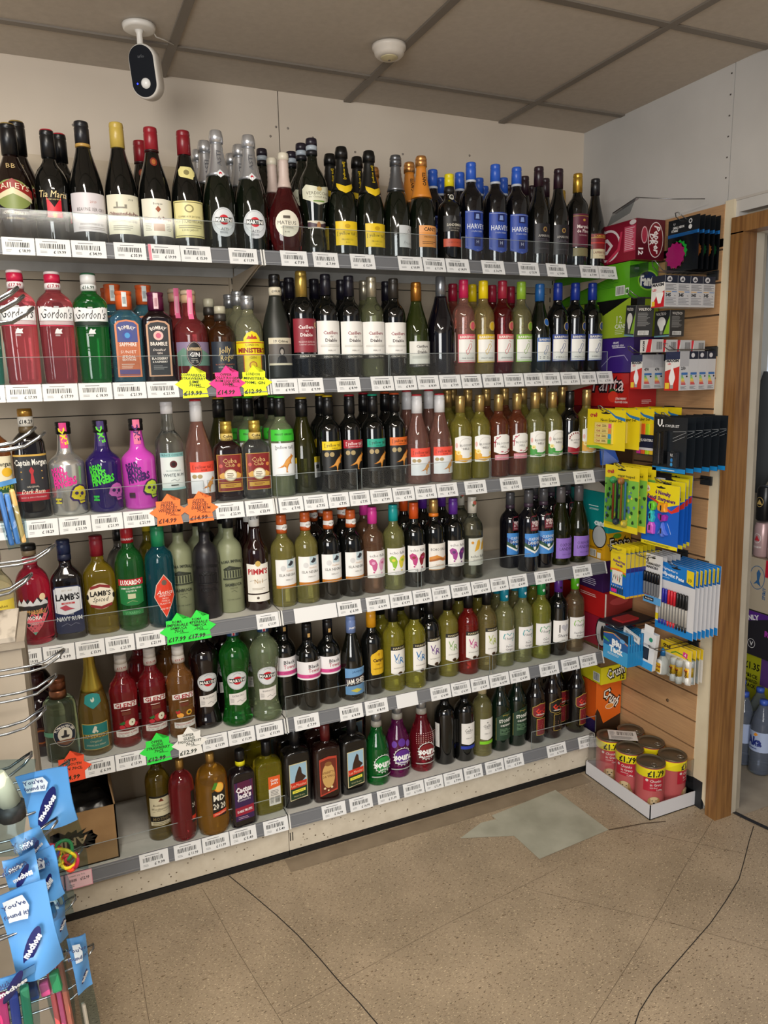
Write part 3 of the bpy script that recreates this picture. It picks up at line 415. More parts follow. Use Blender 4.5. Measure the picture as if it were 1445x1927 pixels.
CUB = [('label', [('r', -36, 36, 30, 148, 'B89048'), ('r', -34, 34, 32, 146, '7E1C1C'), ('t', 'Cuba', 0, 128, 15, 'D8B878', {'w': 40}), ('t', 'Club', 0, 114, 11, 'D8B878', {'w': 30}), ('e', -26, 112, 5, 6, 'C05048'), ('e', 26, 112, 5, 6, 'C87A38'), ('p', [(-32, 84), (-20, 92), (-14, 80), (-18, 70), (-30, 74)], 'D0A048'), ('p', [(32, 84), (30, 74), (18, 70), (14, 80), (20, 92)], 'D0A048'), ('e', 0, 82, 19, 19, 'C8B890'), ('e', 0, 82, 16, 16, 'E8E4D0'), ('ln', -10, 10, 74, 90, 3, '5A4028'), ('r', -30, 30, 42, 56, 'C89A38'), ('ln', -16, 16, 45, 53, 2, '7E1C1C'), ('r', -34, 34, 60, 61.5, 'C89A38')])]
CUBC = [(.76, .85, .45, .44, 'D8BE6A', 'neck_foil'), (.85, 1.0, .42, .41, '*D0B050', 'cap')]
K('cubadark', 250, 41, 'cuba', ('opaque', '1E0E0E'), CUBC, CUB+[('neck_label', [('t', 'Cuba', 0, 204, 9, '3A2A18', {'b': .02}), ('t', 'Club', 0, 195, 6, '3A2A18')])], 'dark rum bottle with gold cap and ornate crimson label', sq=3.5, dep=.8)
K('cubaclear', 250, 41, 'cuba', G('E0E0DC'), CUBC, CUB+[('neck_label', [('t', 'Cuba', 0, 204, 9, '3A2A18', {'b': .02}), ('t', 'Club', 0, 195, 6, '3A2A18')])], 'clear rum bottle with gold cap and ornate crimson label', sq=3.5, dep=.8)
def bh(sw, fl, var): return [('label', [('g', [(-34, 150), (-10, 158), (20, 154), (34, 150)], [(-34, 62), (34, 62)], 'F0F0EC'), ('g', [(-34, 92), (-14, 80), (10, 78), (34, 84)], [(-34, 70), (0, 64), (34, 76)], sw), ('g', [(-34, 108), (-24, 100), (-10, 88)], [(-34, 86), (-22, 80), (-10, 76)], sw), ('e', -22, 98, 8, 8, fl), ('e', -22, 98, 3, 3, 'D8B030'), ('e', 24, 92, 6, 6, fl), ('e', -28, 124, 4, 9, 'E8B8B0'), ('t', 'BLOSSOM', 4, 124, 8, '4A4644', {'w': 44}), ('t', 'HILL', 4, 112, 8, '4A4644', {'w': 22}), ('o', 4, 128, 22, 20, .6, 'A09890'), ('t', var, 0, 72, 4, 'F8F8F0')])]
GC = [(.80, 1.0, .44, .42, '*C2A468', 'cap')]
K('bhyellow', 297, 37, 'bord', G('E0D050'), GC, bh('E0A82A', 'F0DC8A', 'CHARDONNAY'), 'golden wine bottle with matt gold cap and yellow flower label')
K('bhgreen', 297, 37, 'bord', G('D4D070'), GC, bh('3E9A3A', 'E8E4A0', 'PINOT GRIGIO'), 'pale wine bottle with matt gold cap and green flower label')
K('bhpink', 297, 37, 'bord', G('B85A38'), GC, [('label', [('g', [(-32, 146), (-12, 154), (12, 154), (32, 146)], [(-32, 92), (-12, 84), (12, 84), (32, 92)], 'F0F0EC'), ('t', 'BLOSSOM', 2, 122, 8, '4A4644', {'w': 46}), ('t', 'HILL', 2, 110, 8, '4A4644', {'w': 22}), ('l', [(-28, 108), (-26, 134), (-10, 148)], 3, 'A83A4A'), ('l', [(28, 104), (20, 92), (4, 88)], 3, 'A83A4A'), ('e', -28, 126, 5, 3, 'A83A4A'), ('e', -20, 142, 5, 3, 'C05A6A'), ('e', 22, 98, 5, 3, 'A83A4A'), ('e', -4, 92, 5, 2, 'C05A6A')]), ('band_label', [('r', -28, 28, 62, 80, 'D88A98'), ('t', 'WHITE ZINFANDEL', 0, 71, 5, 'F8F0F0', {'w': 44})])], 'rosé wine bottle with matt gold cap and pink leaf label')
K('bhred', 297, 37, 'bord', BLK, wc('100F12', .80), [('label', [('g', [(-30, 136), (-14, 148), (14, 148), (30, 136)], [(-30, 72), (-10, 62), (10, 62), (30, 72)], 'EDE9E6'), ('t', 'BLOSSOM', 0, 116, 7, '4A4644', {'w': 42}), ('t', 'HILL', 0, 106, 7, '4A4644', {'w': 20}), ('g', [(-30, 92), (0, 84), (30, 92)], [(-30, 72), (-10, 62), (10, 62), (30, 72)], 'A01E2E')]+[('e', 25*math.cos(a), 122+20*math.sin(a), 2.2, 3.2, '8A2A30') for a in [x*.35 for x in range(0, 10)]])], 'black red wine bottle with red petal label')
# --- fourth shelf
K('havana', 270, 40, 'mini', G('E8E0B0'), [(.90, 1.0, .44, .43, 'E8E4DC', 'cap')], [('label', [('r', -44, 44, 40, 140, 'E8D24A'), ('e', 10, 84, 26, 26, 'C8321E'), ('t', 'Havana', 10, 92, 12, 'F8F0E8', {'w': 46, 'b': .03}), ('t', 'Club', 10, 76, 12, 'F8F0E8', {'w': 30, 'b': .03}), ('t', '3 Años', 6, 124, 8, '4A3A18')])], 'clear rum bottle with yellow label and red disc')
K('koppvodka', 262, 44, 'vodk', G('D82040'), [(.80, .87, .42, .42, 'C83A50', 'neck_band'), (.89, .95, .40, .40, '8A7A60', 'stopper'), (.94, 1.0, .43, .42, '1A1A1C', 'cap')], [('label', [('g', [(-42, 110), (-30, 120), (-22, 112), (-10, 126), (0, 114), (14, 128), (26, 116), (42, 124)], [(-42, 78), (-20, 52), (0, 28), (20, 52), (42, 78)], '26262A'), ('p', [(-42, 78), (-20, 52), (0, 28), (20, 52), (42, 92), (42, 104), (22, 72), (10, 58), (-12, 58)], 'E86A78'), ('p', [(-6, 36), (0, 28), (6, 36)], '6AB09A'), ('p', [(-40, 112), (-34, 124), (-28, 112), (-20, 126), (-12, 112), (-4, 122), (2, 112), (12, 126), (20, 112), (30, 122), (40, 112), (40, 106), (-40, 106)], 'D8DCE0'), ('e', 26, 128, 8, 9, 'F0D8B0'), ('t', 'KOPPARBERG', 0, 90, 11, 'C8985A', {'w': 62, 'b': .03}), ('t', 'VODKA', 0, 74, 10, 'F4F2F0', {'w': 38, 'b': .03}), ('t', 'CHERRY', 0, 58, 4, 'F4F2F0')])], 'cherry red vodka bottle with mountain skyline label')
K('lambsnavy', 272, 41, 'lambs', ('opaque', '100A0C'), [(.795, .86, .43, .42, '18203C', 'neck_foil'), (.86, 1.0, .43, .42, '1C2A50', 'cap')], [('label', [('g', [(-36, 142), (-30, 150), (30, 150), (36, 142)], [(-36, 24), (-30, 18), (30, 18), (36, 24)], '1E2A50'), ('g', [(-34, 141), (-28, 147), (28, 147), (34, 141)], [(-34, 78), (-10, 70), (10, 74), (34, 82)], 'DCE0E6'), ('t', 'EST 1849', 0, 138, 5, 'A89A80'), ('t', "LAMB'S", 0, 120, 18, '14161E', {'w': 60, 'b': .03}), ('r', -17, 17, 100, 105, 'C04048'), ('t', 'IMPORTED', 0, 102.5, 3.4, 'F0E8E8'), ('p', [(-22, 92), (-6, 98), (4, 90), (16, 86), (2, 84), (-10, 82)], 'B8485A'), ('t', 'GENUINE', 0, 72, 4, 'E0E4EC'), ('t', 'NAVY RUM', 0, 60, 12, 'E0E4EC', {'w': 64, 'b': .02}), ('l', [(-22, 40), (-8, 46), (2, 40), (14, 46), (24, 42)], .8, 'A0A8C0')])], 'navy rum bottle with dark blue cap and ship label', sq=4.0, dep=.75)
K('lambsspiced', 272, 42, 'lambs', G('C8A820'), [(.795, 1.0, .43, .42, '8E1A2C', 'cap')], [('label', [('e', 0, 108, 36, 37, 'C8B89A'), ('e', 0, 108, 34, 35, 'EFE8D4'), ('g', [(-26, 136), (0, 142), (26, 136)], [(-26, 128), (0, 134), (26, 128)], '8A2A2C'), ('t', "LAMB'S", 0, 116, 14, '18140F', {'w': 54, 'b': .03}), ('t', 'Spiced', 0, 100, 13, '2A241C', {'w': 42, 's': .35}), ('g', [(-28, 88), (0, 80), (28, 88)], [(-28, 80), (0, 72), (28, 80)], '8A2A2C'), ('e', -34, 108, 3, 8, '18140F'), ('e', 34, 108, 3, 8, '18140F')])], 'golden spiced rum bottle with burgundy cap', sq=4.0, dep=.75)
K('clearback', 280, 38, 'lux', G('D8DCDC'), wc('141416', .86), [], 'clear spirit bottle with black cap')
K('luxardo', 302, 40, 'lux', G('2E9A40'), [(.83, 1.0, .43, .42, 'B81C28', 'cap')], [('label', [('g', [(-34, 142), (34, 142)], [(-34, 82), (-16, 76), (16, 76), (34, 82)], '1E7A3E'), ('r', -36, 36, 134, 152, 'C02030'), ('t', 'LUXARDO', 0, 143, 13, 'F4F2EC', {'w': 58, 'b': .04}), ('t', 'SAMBUCA WITH SPICES', 0, 126, 5, 'E8F0E4', {'w': 56, 'b': .02}), ('t', 'LIQUEUR', 0, 118, 5, 'E8F0E4', {'b': .02}), ('r', -10, 10, 96, 110, 'C8CCA8'), ('l', [(-14, 84), (0, 90), (14, 86)], 1, 'B8C890')]), ('band_label', [('r', -30, 30, 48, 62, '2A8A4A'), ('t', 'LUXARDO', 0, 55, 7, '8AD89A', {'w': 40})]), ('neck_label', [('t', 'LUXARDO', 0, 262, 6, 'F0E8E8', {'b': .02})])], 'green sambuca bottle with red cap and red banner')
K('yellowback', 300, 30, 'bord', G('D8C830'), wc('D8C030', .86), [], 'tall yellow liqueur bottle')
K('antica', 292, 41, 'plym', G('1E7A90'), [(.80, 1.0, .46, .44, '1E8A5A', 'cap')], [('label', [('p', [(0, 30), (30, 92), (22, 128), (0, 158), (-22, 128), (-30, 92)], 'E8C8B8'), ('p', [(0, 33), (28, 92), (20, 127), (0, 155), (-20, 127), (-28, 92)], 'DC4028'), ('e', 0, 134, 7, 8, '6A5A50'), ('t', 'Antica', 0, 106, 13, 'F4E8E0', {'w': 44, 's': .35}), ('t', 'SAMBUCA', 0, 96, 6, 'F4E0D8', {'w': 34}), ('t', 'WITH', 0, 88, 4.5, 'F4E0D8'), ('t', 'CHILLI', 0, 81, 5.5, 'F4E0D8'), ('t', 'FLAVOUR', 0, 73, 5.5, 'F4E0D8', {'w': 28}), ('t', 'LIQUEUR', 0, 58, 5, 'F4E0D8')])], 'teal sambuca bottle with orange red diamond label')
def roma(c): return [('label', [('t', 'ROMA IMPERIALE', 0, 162, 9, c, {'w': 68, 'arc': 120, 'b': .02}), ('p', [(-28, 138), (-10, 148), (28, 138), (28, 134), (-28, 134)], c)]+[('r', -26+x*8, -22+x*8, 112, 133, c) for x in range(7)]+[('r', -30, 30, 106, 110, c), ('t', 'SAMBUCA', 0, 90, 9, c, {'w': 50, 'b': .03}), ('t', 'LIQUOR', 0, 79, 4, c), ('l', [(-8, 68), (0, 72), (8, 66)], .9, c), ('t', 'LIQUORE CLASSICO', 0, 44, 3.6, c, {'w': 40})])]
K('romawhite', 300, 39, 'roma', ('frost', '8A9070'), [(.86, 1.0, .43, .43, '141416', 'cap')], roma('2E3428'), 'frosted sambuca bottle with black stopper')
K('romablack', 300, 39, 'roma', ('frost', '1E1C20'), [(.86, 1.0, .43, .43, '141416', 'cap')], roma('0A0A0C'), 'matt black frosted sambuca bottle')
K('pimms', 300, 38, 'pimms', ('opaque', '1E0A0A'), [(.86, 1.0, .43, .42, 'E4E4E0', 'cap')], [('label', [('g', [(-36, 148), (-12, 146), (0, 154), (12, 146), (36, 148)], [(-36, 56), (36, 56)], 'E9E6DC'), ('e', 0, 148, 8, 9, 'C8A858'), ('t', "PIMM'S", 0, 124, 17, 'B02028', {'w': 62, 'b': .03}), ('t', 'No1', 0, 94, 14, 'A8823A', {'w': 24}), ('l', [(-26, 94), (-10, 98), (12, 92), (28, 96)], .8, '5A5048'), ('ln', -20, 20, 66, 74, 2, 'B0A898'), ('r', -36, 36, 30, 52, 'E9E6DC'), ('l', [(-34, 32), (34, 32), (34, 50), (-34, 50), (-34, 32)], .8, '3A3430'), ('e', -4, 42, 4, 4, '5A5048')]), ('price', [('t', '£11.95', 0, 285, 9, '141414', {'w': 28, 'b': .03})])], 'dark fruit cup bottle with white cap and white label')
def isla(): return [('label', [('r', -38, 38, 72, 156, 'EAEAE8'), ('r', -38, 38, 62, 72, 'C07828'), ('e', -14, 128, 8, 9, 'D0D0D0'), ('r', -2, 22, 128, 156, 'B8CCD4'), ('p', [(0, 138), (8, 134), (16, 138), (20, 146), (12, 144), (10, 152), (6, 144)], '2E3038'), ('t', 'ISLA NEGRA', 0, 106, 9, '5A5650', {'w': 54}), ('t', 'Seashore', 8, 120, 5, 'C89A6A', {'s': .3}), ('t', 'MERLOT', 4, 90, 4.5, '8A8680')])]
ORC = [(.80, .87, .44, .43, 'B8521E', 'neck_foil'), (.87, 1.0, .43, .41, 'C45A24', 'cap')]
PB = [('price', [('r', -26, 26, 250, 264, 'E4E0DC'), ('e', 4, 256, 10, 10, 'F0EEEA'), ('t', '£6.95', 4, 256, 5, '2A2A2A', {'b': .02})])]
K('islawhite', 295, 37.5, 'bord', G('DCD068'), ORC, isla()+PB, 'white wine bottle with orange cap and white sketch label')
K('islared', 295, 37.5, 'bord', BLK, ORC, isla()+PB, 'red wine bottle with orange cap and white sketch label')
def ef(c1, c2): return [('label', [('r', -36, 36, 56, 150, 'ECEAE8'), ('t', 'echo falls', 0, 134, 10, '4A4648', {'w': 54}), ('p', [(-2, 104), (-8, 118), (-20, 124), (-30, 116), (-27, 104), (-20, 98), (-17, 84), (-9, 78), (-4, 90)], c1), ('p', [(2, 104), (4, 90), (9, 78), (17, 84), (20, 98), (27, 104), (30, 116), (20, 124), (8, 118)], c2), ('e', -15, 108, 6, 5, c2), ('e', 15, 108, 5, 4, c1), ('e', -14, 76, 3, 3, c1), ('e', 12, 72, 3, 3, c2), ('t', 'FRUIT FUSION', 4, 62, 3.4, '8A8688')])]
K('efpink', 297, 37, 'bord', G('B07A58'), wc('D83A9A', .81), ef('C05A8A', 'D8A0C0'), 'rosé wine bottle with hot pink cap')
K('efteal', 297, 37, 'bord', G('C8C870'), wc('18A0A0', .81), ef('8AB82A', 'D8C840'), 'white wine bottle with teal cap and butterfly label')
K('eforange', 297, 37, 'bord', BLK, wc('D2521C', .81), ef('B83A7A', '8A2030'), 'dark wine bottle with orange cap and butterfly label')
K('efgold', 297, 37, 'bord', BLK, [(.80, .84, .45, .44, 'E07A20', 'neck_foil'), (.84, 1.0, .43, .41, '*C8A060', 'cap')], [('label', [('r', -38, 38, 52, 146, 'E6E2DA'), ('r', -38, 38, 52, 55, 'A8743A'), ('t', 'ECHO FALLS', 0, 126, 10, '2A2420', {'w': 60}), ('g', [(-36, 98), (-10, 106), (14, 94), (38, 102)], [(-36, 84), (-10, 92), (14, 82), (38, 88)], 'D08A3A'), ('g', [(-36, 88), (0, 96), (38, 86)], [(-36, 82), (0, 88), (38, 80)], 'A8622A'), ('t', 'California', 0, 70, 6, 'B88A5A', {'s': .3})])], 'dark wine bottle with gold cap and amber ribbon label')
K('efpurple', 297, 37, 'bord', BLK, wc('5A2A90', .81), ef('9A3A8A', '5A2A6A'), 'dark wine bottle with purple cap and butterfly label')
K('effruit', 297, 37, 'bord', G('B8BCA0'), [(.80, 1.0, .43, .41, 'C8C4B8', 'cap')], [('label', [('r', -34, 34, 50, 150, 'D0D2C8'), ('p', [(-14, 100), (-4, 140), (4, 146), (8, 132), (2, 110)], 'D0A030'), ('p', [(10, 104), (14, 130), (26, 148), (28, 128), (22, 108)], 'C89A2A'), ('e', -20, 134, 5, 5, 'C88A28'), ('t', 'echo falls', 0, 84, 11, '4A4A48', {'w': 54}), ('t', 'FRUIT FUSION', 0, 70, 4, '6A6A68')]), ('neck_label', [('e', 0, 276, 7, 8, 'B85A4A'), ('e', -5, 268, 4, 5, '4A5A3A'), ('e', 6, 284, 4, 3, '4A5A3A')])], 'clear fruit wine bottle with floral cap', )
K('oxblue', 297, 37.5, 'bord', ('opaque', '0A0A10'), [(.79, .84, .44, .43, '3A2A3A', 'neck_foil'), (.84, 1.0, .43, .41, '4A4A4E', 'cap')], [('label', [('r', -36, 36, 56, 142, '3E86D0'), ('p', [(-36, 126), (0, 104), (36, 126), (36, 108), (0, 84), (-36, 108)], '203A80'), ('p', [(-36, 110), (0, 88), (36, 110), (36, 92), (0, 72), (-36, 92)], '1E4A30'), ('p', [(-36, 96), (0, 76), (36, 96), (36, 90), (0, 68), (-36, 90)], 'E8ECEC'), ('t', 'OXFORD', 2, 122, 11, 'E8ECF0', {'w': 50, 'b': .01}), ('t', 'LANDING', 2, 108, 11, 'E8ECF0', {'w': 50, 'b': .01}), ('p', [(-5, 94), (5, 94), (5, 86), (0, 81), (-5, 86)], 'E8ECEC')]), ('collar_label', [('g', [(-16, 196), (-8, 206), (10, 206), (20, 212)], [(-16, 152), (20, 152)], '6A1C2A'), ('t', 'WIN', 2, 182, 13, 'F0E4E4', {'w': 28, 'b': .02}), ('t', 'A TRIP', 2, 171, 8, 'F0E4E4', {'w': 28, 'b': .02}), ('ln', -12, 16, 156, 166, 3, 'C09AA0')])], 'dark wine bottle with striped blue label and maroon collar')
K('oxpurple', 305, 40, 'burg', G('303410'), [(.80, 1.0, .42, .39, '5A5658', 'cap')], [('label', [('r', -40, 40, 28, 108, '8A6AC0'), ('t', 'OXFORD', 2, 82, 13, '3A2458', {'w': 58}), ('t', 'LANDING', 2, 66, 13, '3A2458', {'w': 58}), ('t', 'PINOT GRIGIO', 4, 44, 4.5, '4A346A')])], 'green wine bottle with grey cap and lilac label')
# --- fifth shelf
K('darkfruit', 290, 42, 'vodk', ('opaque', '1A0C14'), [(.80, 1.0, .43, .42, '3A1014', 'cap')], [('label', [('r', -34, 34, 40, 110, '3A1E1A'), ('e', 0, 76, 24, 26, '8A4A20'), ('e', 0, 76, 18, 20, '2A1420')])], 'dark maroon liqueur bottle')
K('plymouth', 258, 45, 'plym', G('A8C8A0'), [(.76, .86, .50, .48, '*8A5A40', 'neck_foil'), (.86, 1.0, .50, .50, '*7A4A34', 'cap')], [('label', [('r', -60, -20, 84, 98, '5A9A7A'), ('e', 10, 88, 31, 38, 'C8C0A8'), ('e', 10, 88, 29.5, 36.5, '1E2838'), ('e', 10, 88, 19, 24, 'D8D4C4'), ('t', 'PLYMOUTH GIN', 10, 116, 7, 'F0EEE6', {'w': 62, 'b': .03, 'arc': 26}), ('p', [(2, 80), (18, 80), (22, 86), (14, 88), (14, 102), (8, 104), (6, 88), (-2, 86)], '2A2A2E'), ('g', [(-12, 72), (10, 74), (32, 72)], [(-8, 64), (10, 56), (28, 64)], '7A4A34')])], 'pale green gin bottle with copper cap and ship oval', dep=.7)
K('babycham', 300, 43, 'champ', G('B08A38'), [(.62, 1.0, .60, .35, '*B8A040', 'neck_foil')], [('label', [('r', -38, 38, 20, 98, 'C8B060'), ('r', -36, 36, 22, 96, '1E7A78'), ('p', [(-8, 74), (-4, 84), (0, 92), (6, 88), (4, 80), (9, 74), (5, 70), (2, 76), (-2, 70)], 'D8D8C8'), ('g', [(-36, 66), (0, 68), (36, 66)], [(-36, 54), (0, 56), (36, 54)], 'C8A848'), ('t', 'BABYCHAM', 0, 61, 10, '2A2A20', {'w': 66, 'b': .02}), ('t', 'Original', 0, 46, 7, 'C8C8A0', {'s': .3}), ('t', 'SPARKLING PERRY', 0, 34, 5, 'D8D8B8', {'w': 52})]), ('neck_label', [('g', [(-26, 178), (0, 186), (26, 178)], [(-26, 158), (0, 142), (26, 158)], '2A8A88'), ('e', 0, 168, 6, 7, 'C8D0C0')])], 'sparkling perry bottle with gold foil and teal label')
def glen(fr): return [('label', [('g', [(-34, 152), (0, 158), (34, 152)], [(-34, 134), (0, 140), (34, 134)], 'EDEAE6'), ('t', "GLEN'S", 0, 146, 14, 'A02830', {'w': 60, 'b': .03}), ('ln', -14, 14, 126, 131, 1, 'F0E4D8'), ('r', -12, 12, 112, 124, '6A3020'), ('r', -34, 34, 38, 58, 'EDE6E2'), ('t', fr, 0, 51, 6, 'B03038', {'w': 54, 'b': .01}), ('ln', -26, 26, 40, 46, 2, 'A89A94')])]
APP = [('emblem', [('e', 4, 82, 12, 13, 'B82830'), ('e', 14, 84, 10, 12, 'E8E8D0'), ('e', 14, 84, 2, 3, '6A4A30'), ('p', [(-22, 84), (-8, 92), (-4, 84), (-14, 78)], '2A6A30'), ('e', -14, 72, 8, 7, 'C02838'), ('e', 26, 74, 6, 7, 'C02838')])]
PFR = [('emblem', [('e', 12, 88, 12, 12, '7A3A20'), ('e', 12, 88, 9, 9, 'E0B030'), ('e', 12, 88, 5, 5, '4A3A10'), ('e', -14, 82, 10, 8, 'E8A040'), ('e', -20, 94, 7, 7, 'B83030'), ('p', [(-28, 100), (-16, 104), (-20, 96)], '2A6A30')])]
GLC = [(.82, .90, .46, .44, 'D8D0C8', 'price_band'), (.90, 1.0, .43, .42, 'E6E2DC', 'cap')]
GP = [('price', [('t', '£13.99', 0, 262, 7, 'A03038', {'b': .02})])]
K('glens', 305, 40, 'glens', G('D82834'), GLC, glen('STRAWBERRY & APPLE')+APP+GP, 'red vodka bottle with white cap and apple label')
K('glensorange', 305, 40, 'glens', G('D88A40'), GLC, glen('PASSIONFRUIT')+PFR+GP, 'orange vodka bottle with passion fruit label')
def mt(name): return [('label', mart(148, 30)+[('l', [(-10, 168), (0, 174), (10, 168)], 1, '8A8A90')]), ('lower_label', [('g', [(-28, 104), (28, 110)], [(-28, 68), (-14, 70), (6, 66), (28, 76)], 'E4E0DC'), ('t', name, 0, 98, 6, '4A4648', {'w': 34, 'r': 3}), ('l', [(-4, 78), (6, 84), (12, 78), (24, 84)], 1, '3A3A40'), ('ln', -24, -8, 76, 90, 4, 'A8A4A4')])]
MC_ = [(.855, .94, .40, .39, '2A4A78', 'neck_band'), (.94, 1.0, .38, .38, '16161A', 'cap')]
MN = [('neck_label', [('r', -3, 3, 284, 308, 'B83040'), ('r', 3, 5, 284, 308, 'D8D8D8'), ('r', -5, -3, 284, 308, 'D8D8D8')])]
K('rosso', 328, 46, 'martini', ('opaque', '10080A'), MC_, mt('ROSSO')+MN, 'black vermouth bottle with round label')
K('extradry', 328, 46, 'martini', G('1E9A2A'), MC_, mt('EXTRA DRY')+MN, 'bright green vermouth bottle with round label')
K('bianco', 328, 46, 'martini', G('C0D8A0'), MC_, mt('BIANCO')+MN, 'pale green vermouth bottle with round label')
K('blacktower', 305, 38, 'bord', BLK, [(.81, 1.0, .42, .40, '0E0D10', 'cap')], [('label', [('r', -58, 58, 114, 178, 'EAE8EA'), ('r', -58, 58, 120, 133, 'D04A8C'), ('t', 'Black', 6, 162, 13, '2A2428', {'w': 38, 'b': .01}), ('t', 'Tower', 6, 147, 13, 'B03A58', {'w': 40, 'b': .01}), ('t', 'SMOOTH RED', 4, 127, 4, '7A2A50')]), ('neck_label', [('r', -4, 4, 258, 272, 'C8A060')])], 'black wine bottle with wrap label and pink stripe')
K('jamshed', 305, 39, 'burg', ('opaque', '0E0E08'), [(.80, 1.0, .42, .40, '7A92C8', 'cap')], [('label', [('r', -38, 38, 24, 122, '6A9AC8'), ('g', [(-38, 86), (38, 96)], [(-38, 54), (38, 64)], '2A2430'), ('t', 'JAM SHED', 0, 75, 19, 'F0ECE4', {'w': 68, 'b': .03, 'r': 7}), ('p', [(-20, 40), (0, 48), (20, 40), (0, 32)], 'D8C850'), ('t', 'JAMMY', 4, 110, 8, '3A5A88', {'w': 36}), ('l', [(-34, 118), (34, 118)], 1, 'D8E4F0')]), ('neck_label', [('t', "JAM'S", 0, 264, 7, 'F0F0F4', {'b': .02})])], 'slim wine bottle with periwinkle cap and light blue label')
K('campo', 300, 38, 'bord', BLK, [(.80, 1.0, .44, .42, 'D8981C', 'cap')], [('label', [('p', [(-16, 74), (30, 74), (34, 84), (34, 152), (26, 160), (18, 156), (8, 164), (-4, 156), (-16, 150), (-20, 142), (-20, 84)], 'E0B424'), ('t', 'Campo', 8, 128, 13, '3A1A14', {'w': 42, 'b': .03}), ('t', 'VIEJO', 8, 112, 6, '7A5A18'), ('t', 'TEMPRANILLO', 8, 96, 4.6, '5A3A18', {'w': 40}), ('e', 8, 148, 5, 5, 'C89018')])], 'dark wine bottle with mustard cap and yellow shield label')
def vr(c, rg=(-26, 32)): return [('label', [('g', [(rg[0], 152), (rg[1], 152)], [(rg[0], 66), (3, 56), (rg[1], 66)], 'ECEAE4'), ('g', [(rg[0], 160), (rg[1], 160)], [(rg[0], 146), (rg[1], 146)], '16130F'), ('t', 'HARDYS', 3, 153, 7, 'D8CDA8', {'w': 42, 'b': .01}), ('t', 'V', -6, 122, 24, c, {'s': .1}), ('t', 'R', 11, 110, 24, c, {'s': .1}), ('l', [(-4, 100), (-12, 108), (-10, 120), (-2, 112), (0, 98)], 1.3, c), ('t', 'SAUVIGNON BLANC', 3, 84, 3.6, '6A665E', {'w': 40}), ('e', 5, 64, 8, 6, '5A3E22'), ('e', 5, 64, 5, 4, '2A1C10')])]
VC = [(.80, 1.0, .44, .42, '0E0E10', 'cap')]
K('vrblue', 297, 37.5, 'bord', G('E8DC3C'), VC, vr('2A78B8'), 'white wine bottle with black cap and blue monogram')
K('vrdark', 297, 37.5, 'bord', BLK, VC, vr('6A3A8A'), 'red wine bottle with black cap and purple monogram')
K('vrgreen', 297, 37.5, 'bord', G('E4D450'), VC, vr('8AB06A'), 'white wine bottle with black cap and green monogram')
K('vrred', 297, 37.5, 'bord', G('D02820'), VC, vr('C0408A'), 'rosé red wine bottle with black cap and pink monogram')
K('vrolive', 297, 37.5, 'bord', G('C8B060'), VC, vr('A8B840'), 'white wine bottle with black cap and yellow monogram')
def ih(c, t1, t2): return [('label', [('r', -38, 38, 54, 138, 'ECEAE8'), ('l', [(0, 82), (14, 98), (22, 112), (18, 124), (8, 126), (0, 118), (-8, 126), (-18, 124), (-22, 112), (-20, 106)], 3.2, c), ('t', 'I heart', 0, 108, 10, '2A2628', {'w': 36, 's': .25}), ('t', t1, 0, 78, 8, '3A3436', {'w': 8*len(t1)*.6}), ('t', t2, 0, 67, 8, '3A3436', {'w': 8*len(t2)*.6})]), ('neck_heart', [('p', [(0, 252), (5, 259), (3, 263), (0, 260), (-3, 263), (-5, 259)], 'F4F4F4')])]
K('ihteal', 297, 37.5, 'bord', G('D8D888'), wc('1888A0', .81), ih('1E98A0', 'Pinot', 'Grigio'), 'white wine bottle with turquoise cap and heart label')
K('ihgreen', 297, 37.5, 'bord', G('DCE050'), wc('1E8A44', .81), ih('1E9A60', 'Chard', 'onnay'), 'white wine bottle with emerald cap and heart label')
K('ihpurple', 297, 37.5, 'bord', BLK, wc('5A2A8A', .81), [('label', [('r', -38, 38, 54, 138, 'ECEAE8'), ('r', -16, -12, 92, 122, '1E1A1E'), ('p', [(8, 94), (24, 110), (22, 120), (14, 122), (8, 116), (2, 122), (-6, 120), (-8, 110)], 'C0C0C8'), ('t', 'Shiraz', 4, 80, 12, '2A2628', {'w': 48}), ('t', 'I heart', 0, 62, 4, '6A6668')]), ('neck_heart', [('p', [(0, 252), (5, 259), (3, 263), (0, 260), (-3, 263), (-5, 259)], '1A1020')])], 'dark shiraz bottle with violet cap')
K('ihlime', 297, 37.5, 'bord', G('A88A60'), wc('5AB81E', .81), ih('7AB83A', 'Sauvignon', 'Blanc'), 'white wine bottle with lime cap and green heart')
# --- bottom shelf
K('rothbury', 300, 37.5, 'bord', G('A88A28'), wc('1E1A10', .81), [('label', [('r', -36, 36, 52, 150, 'DED6B4'), ('r', -36, 36, 144, 150, '1A1A14'), ('p', [(-8, 132), (0, 144), (8, 132)], '7A3A24'), ('t', 'Rothmount', 0, 120, 8, '5A4A34', {'w': 50, 's': .3}), ('t', 'Woodmansterne', 0, 108, 7, '5A4A34', {'w': 58, 's': .3}), ('l', [(-26, 98), (-8, 102), (10, 98), (26, 102)], .8, '6A5A44'), ('r', -36, 36, 66, 84, '15140F'), ('t', 'MOTHER', 0, 75, 11, '7A6A48', {'w': 54, 'b': .02}), ('ln', -28, 28, 54, 64, 2, '8A8060')])], 'amber wine bottle with parchment label and black band')
K('mdpink', 275, 40, 'md', ('glass', 'C83038'), [(.88, 1.0, .31, .30, '*C8A058', 'cap')], [('label', [('r', 22, 40, 60, 170, '1A1814'), ('t', '20', 32, 120, 16, 'F0ECE0', {'w': 14}), ('r', 22, 40, 70, 84, 'D8402A')])], 'pinkish red fortified wine bottle turned sideways', dep=.85)
